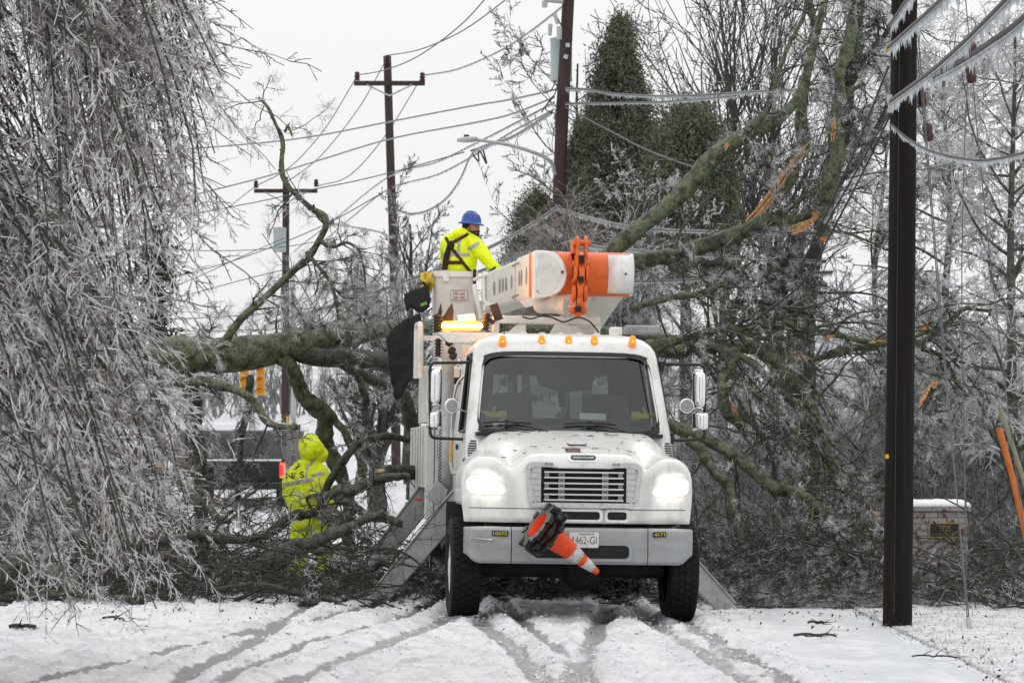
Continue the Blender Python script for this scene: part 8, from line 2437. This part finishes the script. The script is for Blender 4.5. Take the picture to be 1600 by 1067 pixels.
# evergreens: leaf sprays around a dark core of branches
M_ever = mat('haze_paled_evergreen_foliage', (0.155, 0.168, 0.118), 0.85, spec=.2, var=[(1.1, (0.085, 0.10, 0.07), .42, .62), (3.5, (0.23, 0.23, 0.185), .54, .72)])  # green lightened and greyed: distance haze is put into the colour
M_ever2 = mat('glossy_evergreen_leaf', (0.022, 0.045, 0.014), 0.35, var=[(8, (0.008, 0.018, 0.006), .45, .6)])
def leaves(rng, C, size, asp=.35, up=.3):
    """quads at centres C"""
    n = len(C)
    u = unit(rng.normal(size=(n, 3)) + np.array([0, 0, up])); v = unit(np.cross(u, rng.normal(size=(n, 3))))
    l = size * rng.uniform(.6, 1.3, n)[:, None]
    V = np.stack([C - u * l, C + v * l * asp, C + u * l, C - v * l * asp], 1).reshape(-1, 3)
    return V, np.arange(4 * n, dtype=np.int32).reshape(-1, 4)
def leaf_obj(name, V, F, m, parent):
    me = bpy.data.meshes.new(name); V = V.astype(np.float32)
    me.vertices.add(len(V)); me.vertices.foreach_set('co', V.ravel()); me.loops.add(F.size); me.loops.foreach_set('vertex_index', F.ravel())
    me.polygons.add(len(F)); me.polygons.foreach_set('loop_start', np.arange(len(F), dtype=np.int32) * 4); me.update(calc_edges=True)
    return link(name, me, m, parent)
def evergreen(label, D, px, prof, seed, n=26000, m=None, name='evergreen_tree', size=.042, clumps=360):
    """prof: (photo row, half width in photo px) from the top down"""
    rng = np.random.default_rng(seed); b0 = P(px, 700, D); g = float(gz(b0.x, D))
    rows = np.array([p[0] for p in prof]); hw = np.array([p[1] for p in prof]) / FPX * D
    zr = np.array([P(px, r, D).z for r in rows])
    root = thing(name, label, 'tree', (b0.x, D, g))
    t = Tubes(); k = 10; tp = np.stack([np.full(k, b0.x), np.full(k, D), np.linspace(g - .1, zr[0] - .2, k)], 1); t.add(jitter(tp, .04, seed), np.linspace(.2, .03, k), 10)
    put(t.build('trunk', M_bgbark), root)
    wgt = np.interp(np.linspace(0, 1, 400), np.linspace(0, 1, len(hw)), hw); zz_ = np.interp(np.linspace(0, 1, 400), np.linspace(0, 1, len(zr)), zr)
    cz_i = rng.choice(400, clumps, p=wgt / wgt.sum()); cz = zz_[cz_i]; cr = wgt[cz_i] * (rng.random(clumps) ** .5) * rng.uniform(.65, 1.3, clumps)
    az = rng.uniform(0, 6.283, clumps)
    cc = np.stack([b0.x + np.cos(az) * cr, D + np.sin(az) * cr, cz], 1)
    # short limbs to the clumps
    st = np.stack([np.full(clumps, b0.x), np.full(clumps, D), cz - cr * .5], 1)
    t = Tubes(); f = np.linspace(0, 1, 5)[None, :, None]; t.add(st[:, None] * (1 - f) + cc[:, None] * f, np.full((clumps, 5), .02) * np.linspace(1, .4, 5), 4); put(t.build('branches', M_bgbark), root)
    per = n // clumps; rc_ = (wgt[cz_i] * .15 + .13)[:, None, None] * rng.uniform(.7, 1.4, (clumps, 1, 1))
    off = rng.normal(size=(clumps, per, 3)) * rc_ * np.array([.55, .55, 1.15])
    V, F = leaves(rng, (cc[:, None] + off).reshape(-1, 3), size)
    o = put(leaf_obj('foliage', V, F, m or M_ever, None), root); o['kind'] = 'stuff'
    return root
evergreen('tall dark conifer spire right of the transformer pole', 73, 968, [(40, 3), (60, 14), (100, 28), (150, 42), (200, 54), (260, 66), (330, 74), (420, 78)], 81, 130000)
evergreen('broad dark evergreen right of the spire, lower and rounder', 71, 1075, [(178, 10), (198, 36), (235, 58), (290, 68), (350, 70), (430, 66)], 82, 110000)
evergreen('dark evergreen just right of the transformer pole, half hidden behind it', 74, 915, [(205, 6), (235, 22), (270, 32), (330, 38), (430, 40)], 83, 52000)
evergreen('small dark evergreen left of the transformer pole behind the tan shrub', 76, 838, [(318, 8), (335, 24), (370, 38), (430, 44)], 84, 42000)
evergreen('broad leaved evergreen clump between the drooping tree and the fallen trunk', 47, 243, [(340, 6), (370, 14), (420, 24), (480, 22), (560, 20)], 85, 2600, M_ever2, 'evergreen_shrub', .05, 70)
# ---------------------------------------------------------------- far wood on the rise
rg = np.random.default_rng(91)
n = 900; X = rg.uniform(-70, 60, n); Y = rg.uniform(215, 265, n); Z = gz(X, Y); Hh = rg.uniform(2.5, 5.5, n)
s = np.empty((n, 5, 3)); 
for j in range(5): s[:, j] = np.stack([X + rg.normal(0, .2, n), Y, Z - .3 + Hh * j / 4], 1)
R = np.full((n, 5), .07) * np.linspace(1, .3, 5)
b, rb = grow(rg, s, R, 9, .3, .6, ang=(20, 60), k=4, rf=.6, bias=(0, 0, .2), jit=.15, tip=.4)
c, rc = grow(rg, b, rb, 4, .3, .6, ang=(25, 65), k=3, rf=.7, jit=.2, tip=.5)
t = Tubes(); t.add(s, R, 4); t.add(b, rb, 3); t.add(c, rc, 3)
M_farw = ice('frosted_far_wood', (0.36, 0.365, 0.38), (0.15, 0.148, 0.15), .40, .60, .6, .6)
fw = t.build('woods', M_farw); tag(fw, 'grey frosted wood along the rise beyond the snowy field', 'woods', kind='stuff')

# ---------------------------------------------------------------- twigs and litter on the snow
tg = 'broken twigs lying on the snow'
for k, (pts, lab) in enumerate((([(1240, 996, 32.6, 2.2), (1265, 994, 32.6, 2.2), (1290, 994, 32.6, 2), (1306, 997, 32.5, 1.5)], 'dark twig lying on the smooth snow right of the front wheel'),
    ([(1262, 973, 35, 2), (1275, 976, 35, 2), (1288, 973, 35, 1.6)], 'short dark twig lying just above the longer one right of the truck'),
    ([(14, 999, 32.3, 3.2), (35, 998, 32.3, 3.2), (57, 1000, 32.3, 3)], 'stubby piece of bark branch on the snow in the lower left corner'),
    ([(160, 982, 34, 1.8), (180, 990, 34, 1.8), (192, 1010, 33.5, 1.3)], 'bent twig on the snow below the drooping branches'),
    ([(1425, 1028, 29.5, 1.3), (1465, 1027, 29.4, 1.5), (1495, 1029, 29.4, 1.2)], 'thin dead twig on the verge below the guy anchor'))):
    q, r = px_path(pts, 10); q = jitter(q, .02, 900 + k); q[:, 2] = gz(q[:, 0], q[:, 1]) + .05 + np.abs(np.sin(np.arange(10) * .7)) * .015
    root = thing('fallen_twig', lab, 'twig', q[0], group=tg)
    t = Tubes(); t.add(q, r, 7); bq, br = grow(np.random.default_rng(k), q[None], r[None], 5, .08, .22, k=4, rf=.6, rel=False); bq[..., 2] = np.maximum(bq[..., 2], gz(bq[..., 0], bq[..., 1]) + .04); t.add(bq, br, 5)
    put(t.build('stem', M_barkdark), root)
rg = np.random.default_rng(17)
n = 480
lx = rg.uniform(3.75, 7.5, n); ly = rg.uniform(26, 40, n)
nx = 260; lx = np.concatenate([lx, rg.uniform(-5.2, 3.6, nx)]); ly = np.concatenate([ly, 37.5 - np.abs(rg.normal(0, 2.0, nx))])
C = np.stack([lx, ly, gz(lx, ly) + .045], 1)
V, F = leaves(rg, C, .022, .5, 0)
M_leaf = mat('dead_brown_leaf', (0.10, 0.05, 0.032), .8, var=(3, (0.04, 0.028, 0.02), .45, .6))
lf = leaf_obj('leaf_litter', V, F, M_leaf, None); tag(lf, 'dead brown leaves and scraps strewn over the snowy verge', 'leaf litter', kind='stuff')
n = 5200
lx = rg.uniform(3.85, 7.5, n); ly = 26 + 14 * rg.random(n) ** .8
q0 = np.stack([lx, ly, gz(lx, ly) + .0], 1); dr = unit(rg.normal(size=(n, 3)) * np.array([.7, .7, .2]) + np.array([0, 0, .8]))
L = rg.uniform(.05, .13, n)[:, None]; Q = np.stack([q0, q0 + dr * L * .5, q0 + dr * L + np.array([0, 0, -.02])], 1)
t = Tubes(); t.add(Q, np.full((n, 3), .0024) * np.array([1, .8, .4]), 3)
M_straw = mat('dead_straw_grass', (0.20, 0.16, 0.11), .8, var=(3, (0.32, 0.30, 0.27), .45, .6))
gs = t.build('dead_grass', M_straw); tag(gs, 'short dead grass poking through the snow on the verge', 'grass', kind='stuff')
